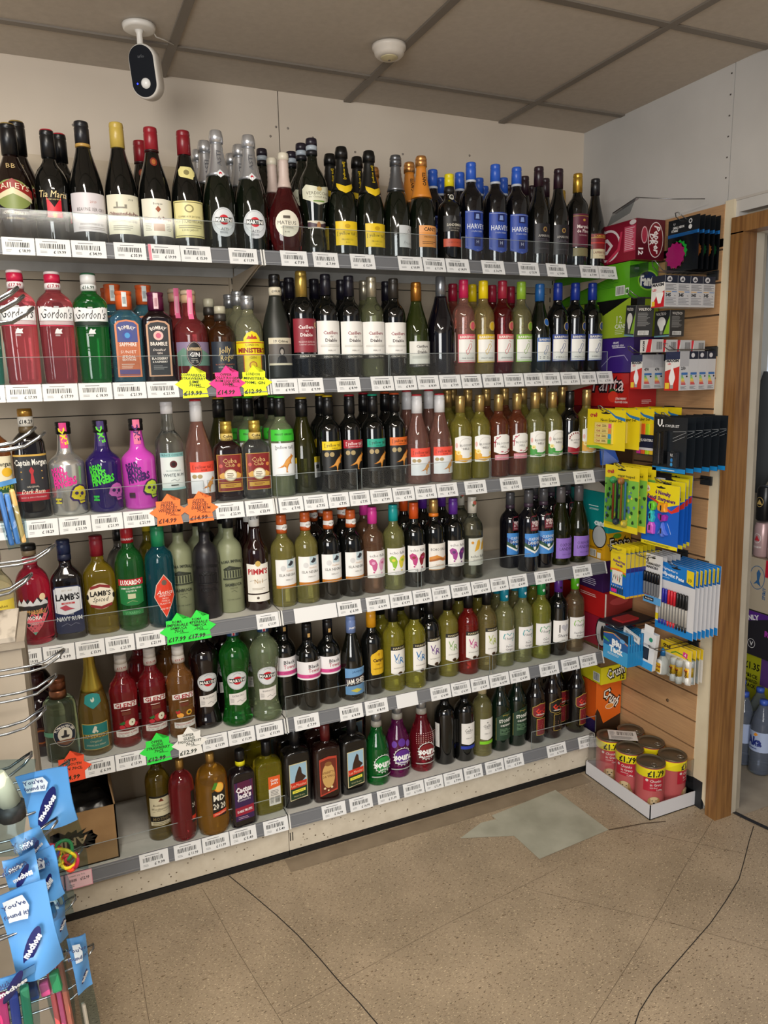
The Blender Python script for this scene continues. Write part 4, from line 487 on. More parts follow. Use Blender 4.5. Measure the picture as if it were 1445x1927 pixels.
K('mdorange', 272, 50, 'md', ('glass', 'E89A28'), [(.88, 1.0, .27, .26, '*C8A058', 'cap')], [('label', [('p', [(-4, 66), (40, 66), (40, 168), (-4, 150)], '1C1A16'), ('e', 20, 164, 16, 17, 'E8902A'), ('e', 20, 164, 13, 14, 'F0C050'), ('p', [(-4, 160), (6, 182), (16, 180), (8, 160)], '4A8A2A'), ('t', 'MD', 18, 130, 20, 'F0ECDC', {'w': 36, 'b': .03}), ('t', '20 20', 18, 102, 20, 'F0ECDC', {'w': 40, 'b': .02}), ('g', [(-4, 78), (40, 88)], [(-4, 66), (40, 76)], 'E0482A'), ('t', 'Orange Jubilee', 18, 77, 6, 'F8E8D8', {'w': 36, 's': .2, 'r': 10})])], 'orange fortified wine flask with black label', dep=.62)
K('cactusdark', 250, 42, 'flask', ('opaque', '120C10'), [(.80, .86, .36, .36, 'E8E020', 'price_band'), (.86, 1.0, .36, .36, '121214', 'cap')], [('label', [('g', [(-30, 152), (30, 156)], [(-30, 22), (30, 26)], '3A2050'), ('p', [(-30, 152), (30, 156), (30, 100), (-30, 120)], '5A1A40'), ('p', [(-30, 40), (30, 44), (30, 72), (-30, 68)], '9A2038'), ('t', 'Cactus', 0, 128, 18, 'F2ECF0', {'w': 52, 'b': .05, 'r': 4}), ('t', "Jack's", 0, 108, 18, 'F2ECF0', {'w': 46, 'b': .05, 'r': 4}), ('t', 'SCHNAPPS', 0, 92, 6, 'F2ECF0', {'w': 40, 'r': 4}), ('t', 'DARK FRUITS', 0, 56, 8, 'F2ECF0', {'w': 48, 'b': .03, 'r': 4}), ('ln', -22, 22, 28, 38, 2, 'B89AB0')])], 'black schnapps flask with purple and red label', sq=5.0, dep=.55)
K('cactusyellow', 262, 46, 'flask', ('glass', 'D8C820'), [(.80, 1.0, .33, .33, '141418', 'cap')], [('label', [('r', -6, 34, 30, 138, 'E8E4DC'), ('g', [(-6, 138), (34, 138)], [(-6, 92), (34, 98)], 'E8642A'), ('t', 'Cactus', 14, 124, 9, 'F4ECE8', {'w': 26, 'b': .03}), ('t', "Jack's", 14, 113, 9, 'F4ECE8', {'w': 24, 'b': .03}), ('ln', 0, 28, 66, 88, 4, '8A8680'), ('bar', 14, 30, 38, 62, '4A4846'), ('ln', -2, 12, 38, 62, 5, '8A8680')])], 'yellow schnapps flask with orange and white label', sq=5.0, dep=.6)
K('lexmonster', 268, 49, 'flask', ('opaque', '0C0C0C'), [(.79, 1.0, .34, .34, '161618', 'cap')], [('label', [('g', [(-30, 156), (30, 160)], [(-30, 26), (0, 32), (30, 34)], 'D8CDA0'), ('g', [(-28, 153), (28, 157)], [(-28, 86), (28, 92)], '9ABCD0'), ('p', [(-14, 90), (-10, 112), (-2, 134), (4, 146), (10, 140), (12, 120), (26, 106), (16, 96), (6, 90)], '3A2418'), ('g', [(-28, 90), (28, 96)], [(-28, 68), (28, 76)], 'C8321E'), ('t', 'Lex Monster', 0, 82, 11, 'F0C8A8', {'w': 50, 'r': 6}), ('g', [(-28, 68), (28, 76)], [(-28, 30), (28, 38)], '1E3A22'), ('p', [(-22, 62), (22, 68), (22, 58), (-22, 52)], 'E8E04A'), ('t', 'HERB LIQUEUR', 0, 60, 4.5, '2A2A18', {'w': 34, 'r': 6}), ('t', 'Wild Bears', 0, 44, 6, 'B8B080', {'r': 6})])], 'ribbed black herb liqueur flask with bear label', sq=4.5, dep=.6)
K('amaretto', 268, 48, 'flask', ('opaque', '1E0C0A'), [(.79, 1.0, .34, .34, '5A1A1A', 'cap')], [('label', [('g', [(-30, 156), (0, 164), (30, 162)], [(-30, 24), (-10, 30), (30, 40)], 'B8402E'), ('g', [(-27, 148), (0, 156), (27, 154)], [(-27, 30), (-8, 35), (27, 46)], '6A2A1C'), ('e', 0, 96, 22, 44, 'C8A060'), ('e', 0, 138, 12, 8, '8A5A30'), ('t', 'AMARETTO', 0, 108, 9, '6A3A1E', {'w': 44, 'r': 4}), ('t', 'DA VINCI', 0, 94, 9, '6A3A1E', {'w': 40, 'r': 4}), ('e', -14, 52, 4, 4, 'E0D0A0'), ('e', 10, 54, 4, 4, 'E0D0A0'), ('e', -2, 44, 3, 3, 'E0D0A0')])], 'ribbed brown amaretto flask with red bordered label', sq=4.5, dep=.6)
def sz(c, var, sp='C8D8C8'): return [('label', [('o', 2, 82, 32, 32, 2.2, 'E8ECE8')]+[('p', [(2+31*math.cos(a-.09), 82+31*math.sin(a-.09)), (2+36*math.cos(a), 82+36*math.sin(a)), (2+31*math.cos(a+.09), 82+31*math.sin(a+.09))], 'E8ECE8') for a in [x*PI/9 for x in range(18)]]+[('e', 2, 82, 28, 28, c), ('t', 'sourz', 2, 84, 26, 'F4F6F4', {'w': 62, 'b': .05}), ('t', var, 2, 62, 7, 'F4F6F4', {'w': 6*len(var), 'b': .03}), ('r', -40, 40, 34, 38, 'A8ACA8')])]
SZC = [(.78, .86, .43, .42, 'A8A49A', 'neck_label'), (.86, 1.0, .40, .39, '*A8AAAC', 'cap')]
K('sourzgreen', 265, 43, 'sourz', ('glass', '18A03A'), SZC, sz('1A8A3A', 'APPLE'), 'bright green sour liqueur bottle')
K('sourzpurple', 268, 44, 'sourz', ('glass', '9A1E78'), SZC, sz('5A2A88', 'RASPBERRY')+[('sleeve_print', [('e', -28, 128, 10, 12, '6A3AA0'), ('e', 0, 134, 14, 14, '5A2A90'), ('e', 26, 126, 10, 12, '7A4AB0')])], 'purple sour liqueur bottle')
K('sourzred', 268, 44, 'sourz', ('glass', 'B81E30'), SZC, sz('7A1A20', 'STRAWBERRY')+[('sleeve_print', [('e', -36+(i % 10)*8, 112+(i//10)*8, 1.3, 1.3, 'F0B8B0') for i in range(60)])], 'red sour liqueur bottle with dotted sleeve')
def gallo(b): return [('label', [('g', [(-28, 150), (28, 150)], [(-28, 72), (0, 66), (28, 72)], 'E9E7E2'), ('t', 'Gallo', 0, 122, 12, '3A3634', {'w': 32}), ('t', 'FAMILY', 0, 112, 5, '6A6664'), ('p', [(-4, 138), (0, 132), (4, 138), (1, 136)], '2A2624'), ('t', 'MERLOT', 0, 92, 4.5, '6A6664')]), ('band_label', [('r', -30, 30, 50, 62, b)])]
K('gallored', 297, 38, 'bord', BLK, VC, gallo('2038A0'), 'red wine bottle with pointed white label and blue strip')
K('galloturned', 297, 38, 'bord', BLK, VC, [('rear_label', [('r', -60, -36, 68, 160, 'E0DED8'), ('ln', -56, -40, 76, 150, 12, '8A8884')]), ('label', [('r', 36, 62, 68, 160, 'E4E2DC')]), ('band_label', [('r', 32, 58, 52, 64, '2038A0')])], 'red wine bottle turned so both label edges show')
K('gallowhite', 297, 38, 'bord', G('D0C878'), [(.80, 1.0, .43, .41, 'C8B890', 'cap')], gallo('7EC828'), 'white wine bottle with pointed white label and green strip')
K('stones', 300, 38, 'qc', ('opaque', '0A1A10'), wc('1E5A30', .84), [('label', [('g', [(-34, 136), (0, 156), (34, 160)], [(-34, 44), (34, 50)], '1E3A28'), ('l', [(-34, 46), (-34, 134), (0, 154), (34, 158)], 1, 'B8A048'), ('t', "STONE'S", 4, 124, 13, 'E8E8E0', {'w': 54, 'b': .03, 'r': 4}), ('t', 'ORIGINAL', 4, 106, 8, 'E8E8E0', {'w': 44, 'b': .02, 'r': 4}), ('ln', -20, 26, 66, 94, 5, '6A8A6A'), ('ln', -10, 20, 140, 148, 2, 'B8A048')])], 'dark green ginger wine bottle with green label')
def qc(c): return [('label', [('p', [(-26, 112), (-30, 120), (-30, 148), (0, 164), (30, 160), (30, 118), (10, 106), (-10, 106)], 'B89A48'), ('p', [(-24, 113), (-28, 121), (-28, 146), (0, 161), (28, 157), (28, 120), (9, 108), (-9, 108)], c), ('t', 'QC', 2, 134, 19, 'D83A28', {'w': 40, 'b': .05}), ('t', 'ORIGINAL', 2, 119, 4.6, 'F0E8E0', {'w': 36, 'b': .03}), ('r', -14, 24, 34, 102, 'B89A48'), ('r', -12, 22, 36, 100, c), ('ln', -8, 18, 44, 92, 6, 'A8745A')])]
K('qc', 305, 38, 'qc', ('opaque', '0E0A0A'), wc('141214', .86), qc('7A1E28'), 'black fortified wine bottle with crimson crest label')
K('qcblack', 305, 38, 'qc', ('opaque', '120A0A'), wc('141214', .86), qc('17140F'), 'black fortified wine bottle with black and gold crest label')
BOTTLES = [
 ('baileys', -0.6107, 0.0619, 0, 0.891),
 ('baileys', -0.5901, 0.1505, 0, 1.0),
 ('tiamaria', -0.5228, 0.062, 0, 0.935),
 ('tiamaria', -0.491, 0.15, 0, 1.0),
 ('beaune', -0.4398, 0.062, 0, 1.001),
 ('chateau', -0.3548, 0.062, 0, 1.015),
 ('reserve', -0.2848, 0.17, 0, 1.0),
 ('reserve', -0.2698, 0.0619, 0, 1.014),
 ('beaujolais', -0.1849, 0.0626, 0, 1.023),
 ('asti', -0.0969, 0.06, 0, 1.006),
 ('asti', -0.1112, 0.1509, 0, 1.0),
 ('asti', -0.1127, 0.2418, 0, 1.0),
 ('asti', -0.006, 0.0644, 0, 1.002),
 ('asti', -0.0113, 0.1553, 0, 1.0),
 ('asti', -0.0124, 0.2463, 0, 1.0),
 ('verdicchio', 0.0829, 0.2479, 0, 1.0),
 ('mateus', 0.0893, 0.053, 0, 0.957),
 ('mateus', 0.0852, 0.154, 0, 1.0),
 ('verdicchio', 0.1754, 0.2448, 0, 1.0),
 ('verdicchio', 0.1791, 0.1579, 0, 1.0),
 ('verdicchio', 0.1816, 0.071, 0, 0.97),
 ('ytprosecco', 0.2687, 0.0588, 0, 0.985),
 ('ytprosecco', 0.2669, 0.1505, 0, 1.0),
 ('ytprosecco', 0.3577, 0.0621, 0, 0.979),
 ('ytprosecco', 0.3559, 0.1511, 0, 1.0),
 ('canti', 0.4511, 0.24, 0, 1.0),
 ('silverpro', 0.4457, 0.062, 0, 0.967),
 ('canti', 0.5327, 0.062, 0, 0.985),
 ('canti', 0.5357, 0.15, 0, 1.0),
 ('harvey', 0.6249, 0.16, 0, 1.0),
 ('harvey', 0.6977, 0.24, 0, 1.0),
 ('sandeman', 0.631, 0.062, 0, 0.909),
 ('harvey', 0.7259, 0.16, 0, 1.0),
 ('harvey', 0.7101, 0.062, 0, 1.016),
 ('harvey', 0.8236, 0.2, 0, 1.0),
 ('harvey', 0.9004, 0.29, 0, 1.0),
 ('harvey', 0.801, 0.062, 0, 1.022),
 ('harvey', 0.9019, 0.17, 0, 1.0),
 ('amarone', 1.0052, 0.29, 0, 1.0),
 ('harvey', 0.8825, 0.062, 0, 1.018),
 ('amarone', 0.9884, 0.17, 0, 1.0),
 ('amarone', 1.09, 0.27, 0, 1.0),
 ('amarone', 0.9702, 0.062, 0, 1.009),
 ('amarone', 1.075, 0.17, 0, 1.0),
 ('amarone', 1.0498, 0.062, 0, 1.009),
 ('marques', 1.1305, 0.062, 0, 1.023),
 ('marques', 1.2055, 0.25, 0, 1.0),
 ('lambrusco', 1.206, 0.062, 0, 0.994),
 ('tealgin', -0.7171, 0.062, 1, 0.906),
 ('gordonpink', -0.6311, 0.062, 1, 1.005),
 ('gordonpink', -0.5441, 0.062, 1, 1.001),
 ('gordongreen', -0.4572, 0.062, 1, 0.997),
 ('sunset', -0.3722, 0.062, 1, 0.897),
 ('sunset', -0.392, 0.15, 1, 1.0),
 ('sunset', -0.3949, 0.24, 1, 1.0),
 ('bramble', -0.2893, 0.062, 1, 0.893),
 ('sunset', -0.309, 0.1495, 1, 1.0),
 ('koppgin', -0.2004, 0.062, 1, 0.943),
 ('koppgin', -0.2207, 0.1605, 1, 1.0),
 ('jolly', -0.1146, 0.062, 1, 0.876),
 ('jolly', -0.1273, 0.15, 1, 1.0),
 ('minister', -0.0347, 0.062, 1, 0.917),
 ('minister', -0.0404, 0.15, 1, 1.0),
 ('minister', -0.0444, 0.24, 1, 1.0),
 ('crimes', 0.0491, 0.062, 1, 0.977),
 ('casdark', 0.1204, 0.15, 1, 1.0),
 ('casdark', 0.1286, 0.24, 1, 1.0),
 ('casreserve', 0.1299, 0.062, 1, 1.016),
 ('casdark', 0.2038, 0.16, 1, 1.0),
 ('casdark', 0.2631, 0.26, 1, 1.0),
 ('casmerlot', 0.2057, 0.062, 1, 1.005),
 ('casdark', 0.2936, 0.16, 1, 1.0),
 ('casmerlot', 0.2805, 0.062, 1, 0.998),
 ('caspinot', 0.3717, 0.16, 1, 1.0),
 ('caspinot', 0.3552, 0.062, 1, 0.996),
 ('casdark', 0.4498, 0.16, 1, 1.0),
 ('casmalbec', 0.4299, 0.062, 1, 0.987),
 ('caschard', 0.5086, 0.062, 1, 0.97),
 ('bigblack', 0.5972, 0.062, 1, 0.973),
 ('bfwhite', 0.6915, 0.15, 1, 1.0),
 ('bfpink', 0.6819, 0.062, 1, 1.007),
 ('bfyellow', 0.7665, 0.15, 1, 1.0),
 ('bfyellow', 0.7565, 0.062, 1, 1.004),
 ('bfred', 0.8464, 0.15, 1, 1.0),
 ('bfred', 0.8311, 0.062, 1, 1.011),
 ('bfred', 0.9356, 0.17, 1, 1.0),
 ('bfgreen', 0.9057, 0.062, 1, 1.008),
 ('bfblue', 0.9813, 0.062, 1, 1.018),
 ('bfmerlot', 1.0569, 0.062, 1, 1.01),
 ('bfmerlot', 1.1314, 0.062, 1, 1.017),
 ('bfmerlot', 1.206, 0.16, 1, 1.0),
 ('bfmerlot', 1.206, 0.062, 1, 1.024),
 ('capmapple', -0.7247, 0.062, 2, 0.987),
 ('capm', -0.6417, 0.062, 2, 1.005),
 ('dmfsilver', -0.5537, 0.062, 2, 0.992),
 ('dmfpurple', -0.4607, 0.062, 2, 0.993),
 ('dmfpink', -0.3677, 0.062, 2, 0.994),
 ('prince', -0.2817, 0.062, 2, 1.007),
 ('ytrose', -0.2007, 0.062, 2, 0.985),
 ('ytchard', -0.1171, 0.15, 2, 1.0),
 ('cubadark', -0.1172, 0.0623, 2, 0.918),
 ('ytpinot', -0.0423, 0.2146, 2, 1.0),
 ('ytpinot', -0.0306, 0.1385, 2, 1.0),
 ('cubaclear', -0.0343, 0.0581, 2, 0.916),
 ('ytpinot', 0.0371, 0.26, 2, 1.0),
 ('ytpinot', 0.0531, 0.16, 2, 1.0),
 ('ytpinot', 0.0457, 0.0584, 2, 0.999),
 ('ytchard', 0.122, 0.0857, 2, 0.979),
 ('ytshiraz', 0.2067, 0.15, 2, 1.0),
 ('ytshiraz', 0.196, 0.0528, 2, 0.992),
 ('ytjammy', 0.272, 0.0653, 2, 0.991),
 ('ytjammy', 0.3552, 0.15, 2, 1.0),
 ('ytmalbec', 0.3489, 0.061, 2, 0.988),
 ('ytmerlot', 0.4322, 0.15, 2, 1.0),
 ('ytmerlot', 0.4259, 0.0623, 2, 0.993),
 ('ytrose', 0.5122, 0.15, 2, 1.0),
 ('ytrose', 0.5059, 0.0619, 2, 0.961),
 ('ytrose', 0.5952, 0.1495, 2, 1.0),
 ('ytrose', 0.5889, 0.062, 2, 0.961),
 ('bhyellow', 0.6734, 0.1605, 2, 1.0),
 ('bhyellow', 0.7402, 0.24, 2, 1.0),
 ('bhyellow', 0.6678, 0.062, 2, 0.942),
 ('bhyellow', 0.7548, 0.16, 2, 1.0),
 ('bhyellow', 0.7428, 0.062, 2, 0.943),
 ('bhpink', 0.8298, 0.16, 2, 1.0),
 ('bhpink', 0.8178, 0.062, 2, 0.942),
 ('bhpink', 0.9057, 0.16, 2, 1.0),
 ('bhpink', 0.8928, 0.062, 2, 0.947),
 ('bhyellow', 0.9842, 0.16, 2, 1.0),
 ('bhgreen', 0.9678, 0.062, 2, 0.951),
 ('bhgreen', 1.0664, 0.16, 2, 1.0),
 ('bhgreen', 1.0428, 0.062, 2, 0.95),
 ('bhyellow', 1.1576, 0.1564, 2, 1.0),
 ('bhred', 1.1178, 0.062, 2, 0.948),
 ('bhyellow', 1.206, 0.2136, 2, 1.0),
 ('bhyellow', 1.1928, 0.062, 2, 0.961),
 ('havana', -0.7529, 0.0525, 3, 0.987),
 ('koppvodka', -0.6689, 0.0652, 3, 1.04),
 ('lambsnavy', -0.583, 0.0604, 3, 1.014),
 ('lambsspiced', -0.4992, 0.0661, 3, 1.019),
 ('clearback', -0.4328, 0.15, 3, 1.0),
 ('luxardo', -0.4167, 0.0567, 3, 1.0),
 ('yellowback', -0.3526, 0.16, 3, 1.0),
 ('antica', -0.3357, 0.044, 3, 1.0),
 ('romawhite', -0.2719, 0.0939, 3, 1.0),
 ('romablack', -0.2013, 0.0586, 3, 1.0),
 ('romawhite', -0.2022, 0.16, 3, 1.0),
 ('romablack', -0.1705, 0.25, 3, 1.0),
 ('romawhite', -0.1232, 0.1615, 3, 1.0),
 ('romawhite', -0.126, 0.0825, 3, 1.0),
 ('pimms', -0.0513, 0.23, 3, 1.0),
 ('pimms', -0.0462, 0.1489, 3, 1.0),
 ('pimms', -0.0499, 0.0655, 3, 1.0),
 ('islawhite', 0.0346, 0.062, 3, 0.965),
 ('islawhite', 0.1106, 0.062, 3, 0.97),
 ('islared', 0.1685, 0.16, 3, 1.0),
 ('islared', 0.2189, 0.23, 3, 1.0),
 ('islared', 0.1867, 0.062, 3, 0.958),
 ('islared', 0.2719, 0.1601, 3, 1.0),
 ('islared', 0.2627, 0.062, 3, 0.946),
 ('efpink', 0.3468, 0.1499, 3, 1.0),
 ('efpink', 0.3382, 0.062, 3, 0.945),
 ('efteal', 0.4132, 0.062, 3, 0.949),
 ('eforange', 0.4935, 0.15, 3, 1.0),
 ('eforange', 0.4882, 0.062, 3, 0.95),
 ('efpurple', 0.572, 0.16, 3, 1.0),
 ('efgold', 0.5632, 0.062, 3, 0.962),
 ('efpurple', 0.6469, 0.16, 3, 1.0),
 ('efpurple', 0.6382, 0.062, 3, 0.954),
 ('effruit', 0.7224, 0.16, 3, 1.0),
 ('effruit', 0.7132, 0.062, 3, 0.949),
 ('oxblue', 0.9018, 0.1114, 3, 0.924),
 ('oxblue', 0.9318, 0.0416, 3, 0.978),
 ('oxblue', 1.0327, 0.15, 3, 1.0),
 ('oxblue', 1.0094, 0.0599, 3, 0.967),
 ('oxblue', 1.1245, 0.17, 3, 1.0),
 ('oxpurple', 1.0878, 0.0621, 3, 0.939),
 ('oxblue', 1.2055, 0.18, 3, 1.0),
 ('oxpurple', 1.1688, 0.062, 3, 0.936),
 ('darkfruit', -0.6912, 0.2045, 4, 1.0),
 ('darkfruit', -0.6863, 0.1197, 4, 0.822),
 ('plymouth', -0.6352, 0.048, 4, 0.942),
 ('babycham', -0.547, 0.0597, 4, 1.0),
 ('glens', -0.4632, 0.0651, 4, 0.905),
 ('glens', -0.4047, 0.1592, 4, 1.0),
 ('glens', -0.3822, 0.0667, 4, 0.917),
 ('glensorange', -0.3245, 0.1708, 4, 1.0),
 ('glensorange', -0.3038, 0.0464, 4, 0.916),
 ('rosso', -0.2253, 0.0839, 4, 1.0),
 ('rosso', -0.1455, 0.16, 4, 1.0),
 ('extradry', -0.1368, 0.0551, 4, 1.0),
 ('bianco', -0.0525, 0.1608, 4, 1.0),
 ('bianco', -0.044, 0.049, 4, 1.0),
 ('blacktower', 0.0326, 0.1664, 4, 1.0),
 ('blacktower', 0.0308, 0.0894, 4, 1.0),
 ('blacktower', 0.0973, 0.0507, 4, 0.926),
 ('blacktower', 0.1727, 0.0666, 4, 0.923),
 ('jamshed', 0.2501, 0.0575, 4, 0.921),
 ('campo', 0.3273, 0.0689, 4, 0.95),
 ('vrblue', 0.3966, 0.15, 4, 1.0),
 ('vrblue', 0.4032, 0.0594, 4, 1.0),
 ('vrblue', 0.4767, 0.16, 4, 1.0),
 ('vrblue', 0.4785, 0.0489, 4, 1.0),
 ('vrdark', 0.5625, 0.16, 4, 1.0),
 ('vrdark', 0.5493, 0.0765, 4, 1.0),
 ('vrgreen', 0.6251, 0.0814, 4, 1.0),
 ('vrgreen', 0.7147, 0.16, 4, 1.0),
 ('vrred', 0.6999, 0.0679, 4, 1.0),
 ('vrgreen', 0.7948, 0.16, 4, 1.0),
 ('vrolive', 0.7759, 0.0687, 4, 1.0),
 ('ihteal', 0.8788, 0.16, 4, 1.0),
 ('ihteal', 0.8519, 0.0701, 4, 1.0),
 ('ihteal', 0.959, 0.16, 4, 1.0),
 ('ihteal', 0.9323, 0.072, 4, 1.0),
 ('ihgreen', 1.0556, 0.18, 4, 1.0),
 ('ihgreen', 1.0136, 0.07, 4, 1.0),
 ('ihpurple', 1.0895, 0.067, 4, 1.0),
 ('ihlime', 1.1674, 0.069, 4, 1.0),
 ('rothbury', -0.3864, 0.1089, 5, 1.0),
 ('mdpink', -0.3222, 0.0638, 5, 0.951),
 ('mdorange', -0.2318, 0.053, 5, 0.979),
 ('cactusdark', -0.1388, 0.0552, 5, 1.011),
 ('cactusyellow', -0.0648, 0.19, 5, 1.0),
 ('cactusyellow', -0.0453, 0.09, 5, 0.937),
 ('lexmonster', 0.0506, 0.0869, 5, 1.0),
 ('amaretto', 0.151, 0.0713, 5, 1.0),
 ('lexmonster', 0.2491, 0.0789, 5, 1.0),
 ('lexmonster', 0.0578, 0.1858, 5, 1.0),
 ('lexmonster', 0.0461, 0.2905, 5, 1.0),
 ('amaretto', 0.1544, 0.1683, 5, 1.0),
 ('lexmonster', 0.1419, 0.2655, 5, 1.0),
 ('lexmonster', 0.2505, 0.1871, 5, 1.0),
 ('lexmonster', 0.3267, 0.275, 5, 1.0),
 ('lexmonster', 0.2325, 0.3055, 5, 1.0),
 ('sourzgreen', 0.348, 0.096, 5, 1.0),
 ('sourzpurple', 0.4347, 0.111, 5, 1.0),
 ('sourzred', 0.5291, 0.108, 5, 1.0),
 ('galloturned', 0.6249, 0.1114, 5, 1.0),
 ('gallored', 0.7009, 0.0989, 5, 1.0),
 ('gallowhite', 0.7779, 0.1, 5, 1.0),
 ('stones', 0.8582, 0.103, 5, 1.0),
 ('stones', 0.9356, 0.1081, 5, 1.0),
 ('qc', 1.0115, 0.095, 5, 1.0),
 ('qcblack', 1.0907, 0.0975, 5, 1.0),
 ('qc', 1.1501, 0.1465, 5, 1.0),
 ('qc', 1.205, 0.0925, 5, 1.0),
]
TICKETS = [
 (0, -0.6497, -0.5758, '18.99'),
 (0, -0.5746, -0.4944, '19.99'),
 (0, -0.4932, -0.4101, '34.99'),
 (0, -0.3921, -0.312, '35.99'),
 (0, -0.3067, -0.225, '19.99'),
 (0, -0.225, -0.1435, '15.99'),
 (0, -0.0959, -0.0159, '11.99'),
 (0, 0.0495, 0.1294, '7.99'),
 (0, 0.1453, 0.2232, '7.99'),
 (0, 0.2597, 0.3393, '12.99'),
 (0, 0.4142, 0.4966, '10.99'),
 (0, 0.4985, 0.576, '11.99'),
 (0, 0.5778, 0.6614, '14.99'),
 (0, 0.706, 0.7914, '16.99'),
 (0, 0.8442, 0.9252, '13.99'),
 (0, 0.9548, 1.0367, '19.99'),
 (0, 1.0918, 1.1706, '7.99'),
 (0, 1.1706, 1.249, '11.99'),
 (1, -0.7543, -0.6782, '22.95'),
 (1, -0.677, -0.5946, '17.99'),
 (1, -0.5933, -0.5091, '17.99'),
 (1, -0.5078, -0.4258, '18.99'),
 (1, -0.4231, -0.3395, '21.99'),
 (1, -0.3382, -0.2544, '21.99'),
 (1, 0.0067, 0.0847, '9.95'),
 (1, 0.0847, 0.1634, '9.99'),
 (1, 0.2036, 0.2807, '8.99'),
 (1, 0.3156, 0.3922, '8.99'),
 (1, 0.394, 0.4709, '8.99'),
 (1, 0.4727, 0.5499, '8.99'),
 (1, 0.5518, 0.6291, '7.99'),
 (1, 0.6311, 0.7065, '7.99'),
 (1, 0.7105, 0.7901, '7.99'),
 (1, 0.7921, 0.8696, '7.99'),
 (1, 0.8717, 0.9469, '7.99'),
 (1, 0.9469, 1.0195, '7.99'),
 (1, 1.0217, 1.1006, '7.99'),
 (1, 1.1029, 1.1745, '7.99'),
 (1, 1.1768, 1.2429, '7.99'),
 (2, -0.7505, -0.6771, '19.49'),
 (2, -0.6684, -0.5886, '18.29'),
 (2, -0.5874, -0.5088, '21.99'),
 (2, -0.5075, -0.4277, '21.99'),
 (2, -0.4263, -0.3453, '21.99'),
 (2, -0.1767, -0.0937, '22.99'),
 (2, -0.0905, -0.0064, '22.99'),
 (2, 0.0098, 0.0855, '7.95'),
 (2, 0.0872, 0.1633, '7.95'),
 (2, 0.1651, 0.2328, '7.95'),
 (2, 0.2346, 0.3022, '7.95'),
 (2, 0.304, 0.3789, '7.99'),
 (2, 0.3807, 0.4576, '7.95'),
 (2, 0.4595, 0.5365, '7.95'),
 (2, 0.5384, 0.6155, '7.95'),
 (2, 0.6417, 0.7256, '7.95'),
 (2, 0.78, 0.8657, '7.95'),
 (2, 0.9381, 1.0236, '7.99'),
 (2, 1.0858, 1.1777, '7.99'),
 (3, -0.7348, -0.6618, '19.99'),
 (3, -0.6592, -0.5799, '9.99'),
 (3, -0.5786, -0.5036, '13.99'),
 (3, -0.5023, -0.425, '21.99'),
 (3, -0.4221, -0.3424, '21.99'),
 (3, -0.0765, -0.0075, '11.99'),
 (3, 0.0412, 0.18, ''),
 (3, 0.1818, 0.2629, '6.99'),
 (3, 0.2795, 0.3615, '6.99'),
 (3, 0.3634, 0.4439, '6.99'),
 (3, 0.4458, 0.5147, '6.99'),
 (3, 0.5167, 0.5851, '6.99'),
 (3, 0.5891, 0.6654, '6.99'),
 (3, 0.6675, 0.7415, '6.99'),
 (3, 0.7436, 0.815, '6.99'),
 (3, 0.8172, 0.8948, '6.99'),
 (3, 0.9263, 1.0112, '6.99'),
 (3, 1.0935, 1.1779, '6.99'),
 (4, -0.6892, -0.6677, ''),
 (4, -0.587, -0.5066, '6.99'),
 (4, -0.5052, -0.4222, '15.99'),
 (4, -0.2607, -0.1843, '11.99'),
 (4, -0.1827, -0.1008, '11.99'),
 (4, -0.0975, -0.0113, '11.99'),
 (4, 0.0249, 0.1077, '7.99'),
 (4, 0.1763, 0.2578, '8.99'),
 (4, 0.2654, 0.3474, '8.99'),
 (4, 0.3785, 0.4577, ''),
 (4, 0.5062, 0.5845, '6.99'),
 (4, 0.5866, 0.6627, '6.99'),
 (4, 0.6649, 0.7384, '6.99'),
 (4, 0.7406, 0.8227, '6.99'),
 (4, 0.825, 0.9092, '6.99'),
 (4, 0.9533, 1.0384, '6.99'),
 (4, 1.0504, 1.1307, '6.99'),
 (4, 1.1356, 1.2129, '6.99'),
 (5, -0.7561, -0.6713, '12.99'),
 (5, -0.6684, -0.5953, '12.99'),
 (5, -0.4643, -0.3792, '9.99'),
 (5, -0.3634, -0.28, '11.99'),
 (5, -0.2784, -0.1941, '11.99'),
 (5, -0.1924, -0.1073, '5.49'),
 (5, -0.0848, -0.0036, '5.49'),
 (5, 0.1131, 0.1979, '16.99'),
 (5, 0.2113, 0.295, '16.99'),
 (5, 0.3128, 0.3951, '11.99'),
 (5, 0.4114, 0.4921, '11.99'),
 (5, 0.4942, 0.5685, '11.99'),
 (5, 0.5707, 0.6489, '7.99'),
 (5, 0.6533, 0.7312, '7.99'),
 (5, 0.7425, 0.8226, '7.99'),
 (5, 0.8249, 0.9094, '7.99'),
 (5, 1.0154, 1.1047, '7.99'),
 (5, 1.1629, 1.2376, '7.99'),
]
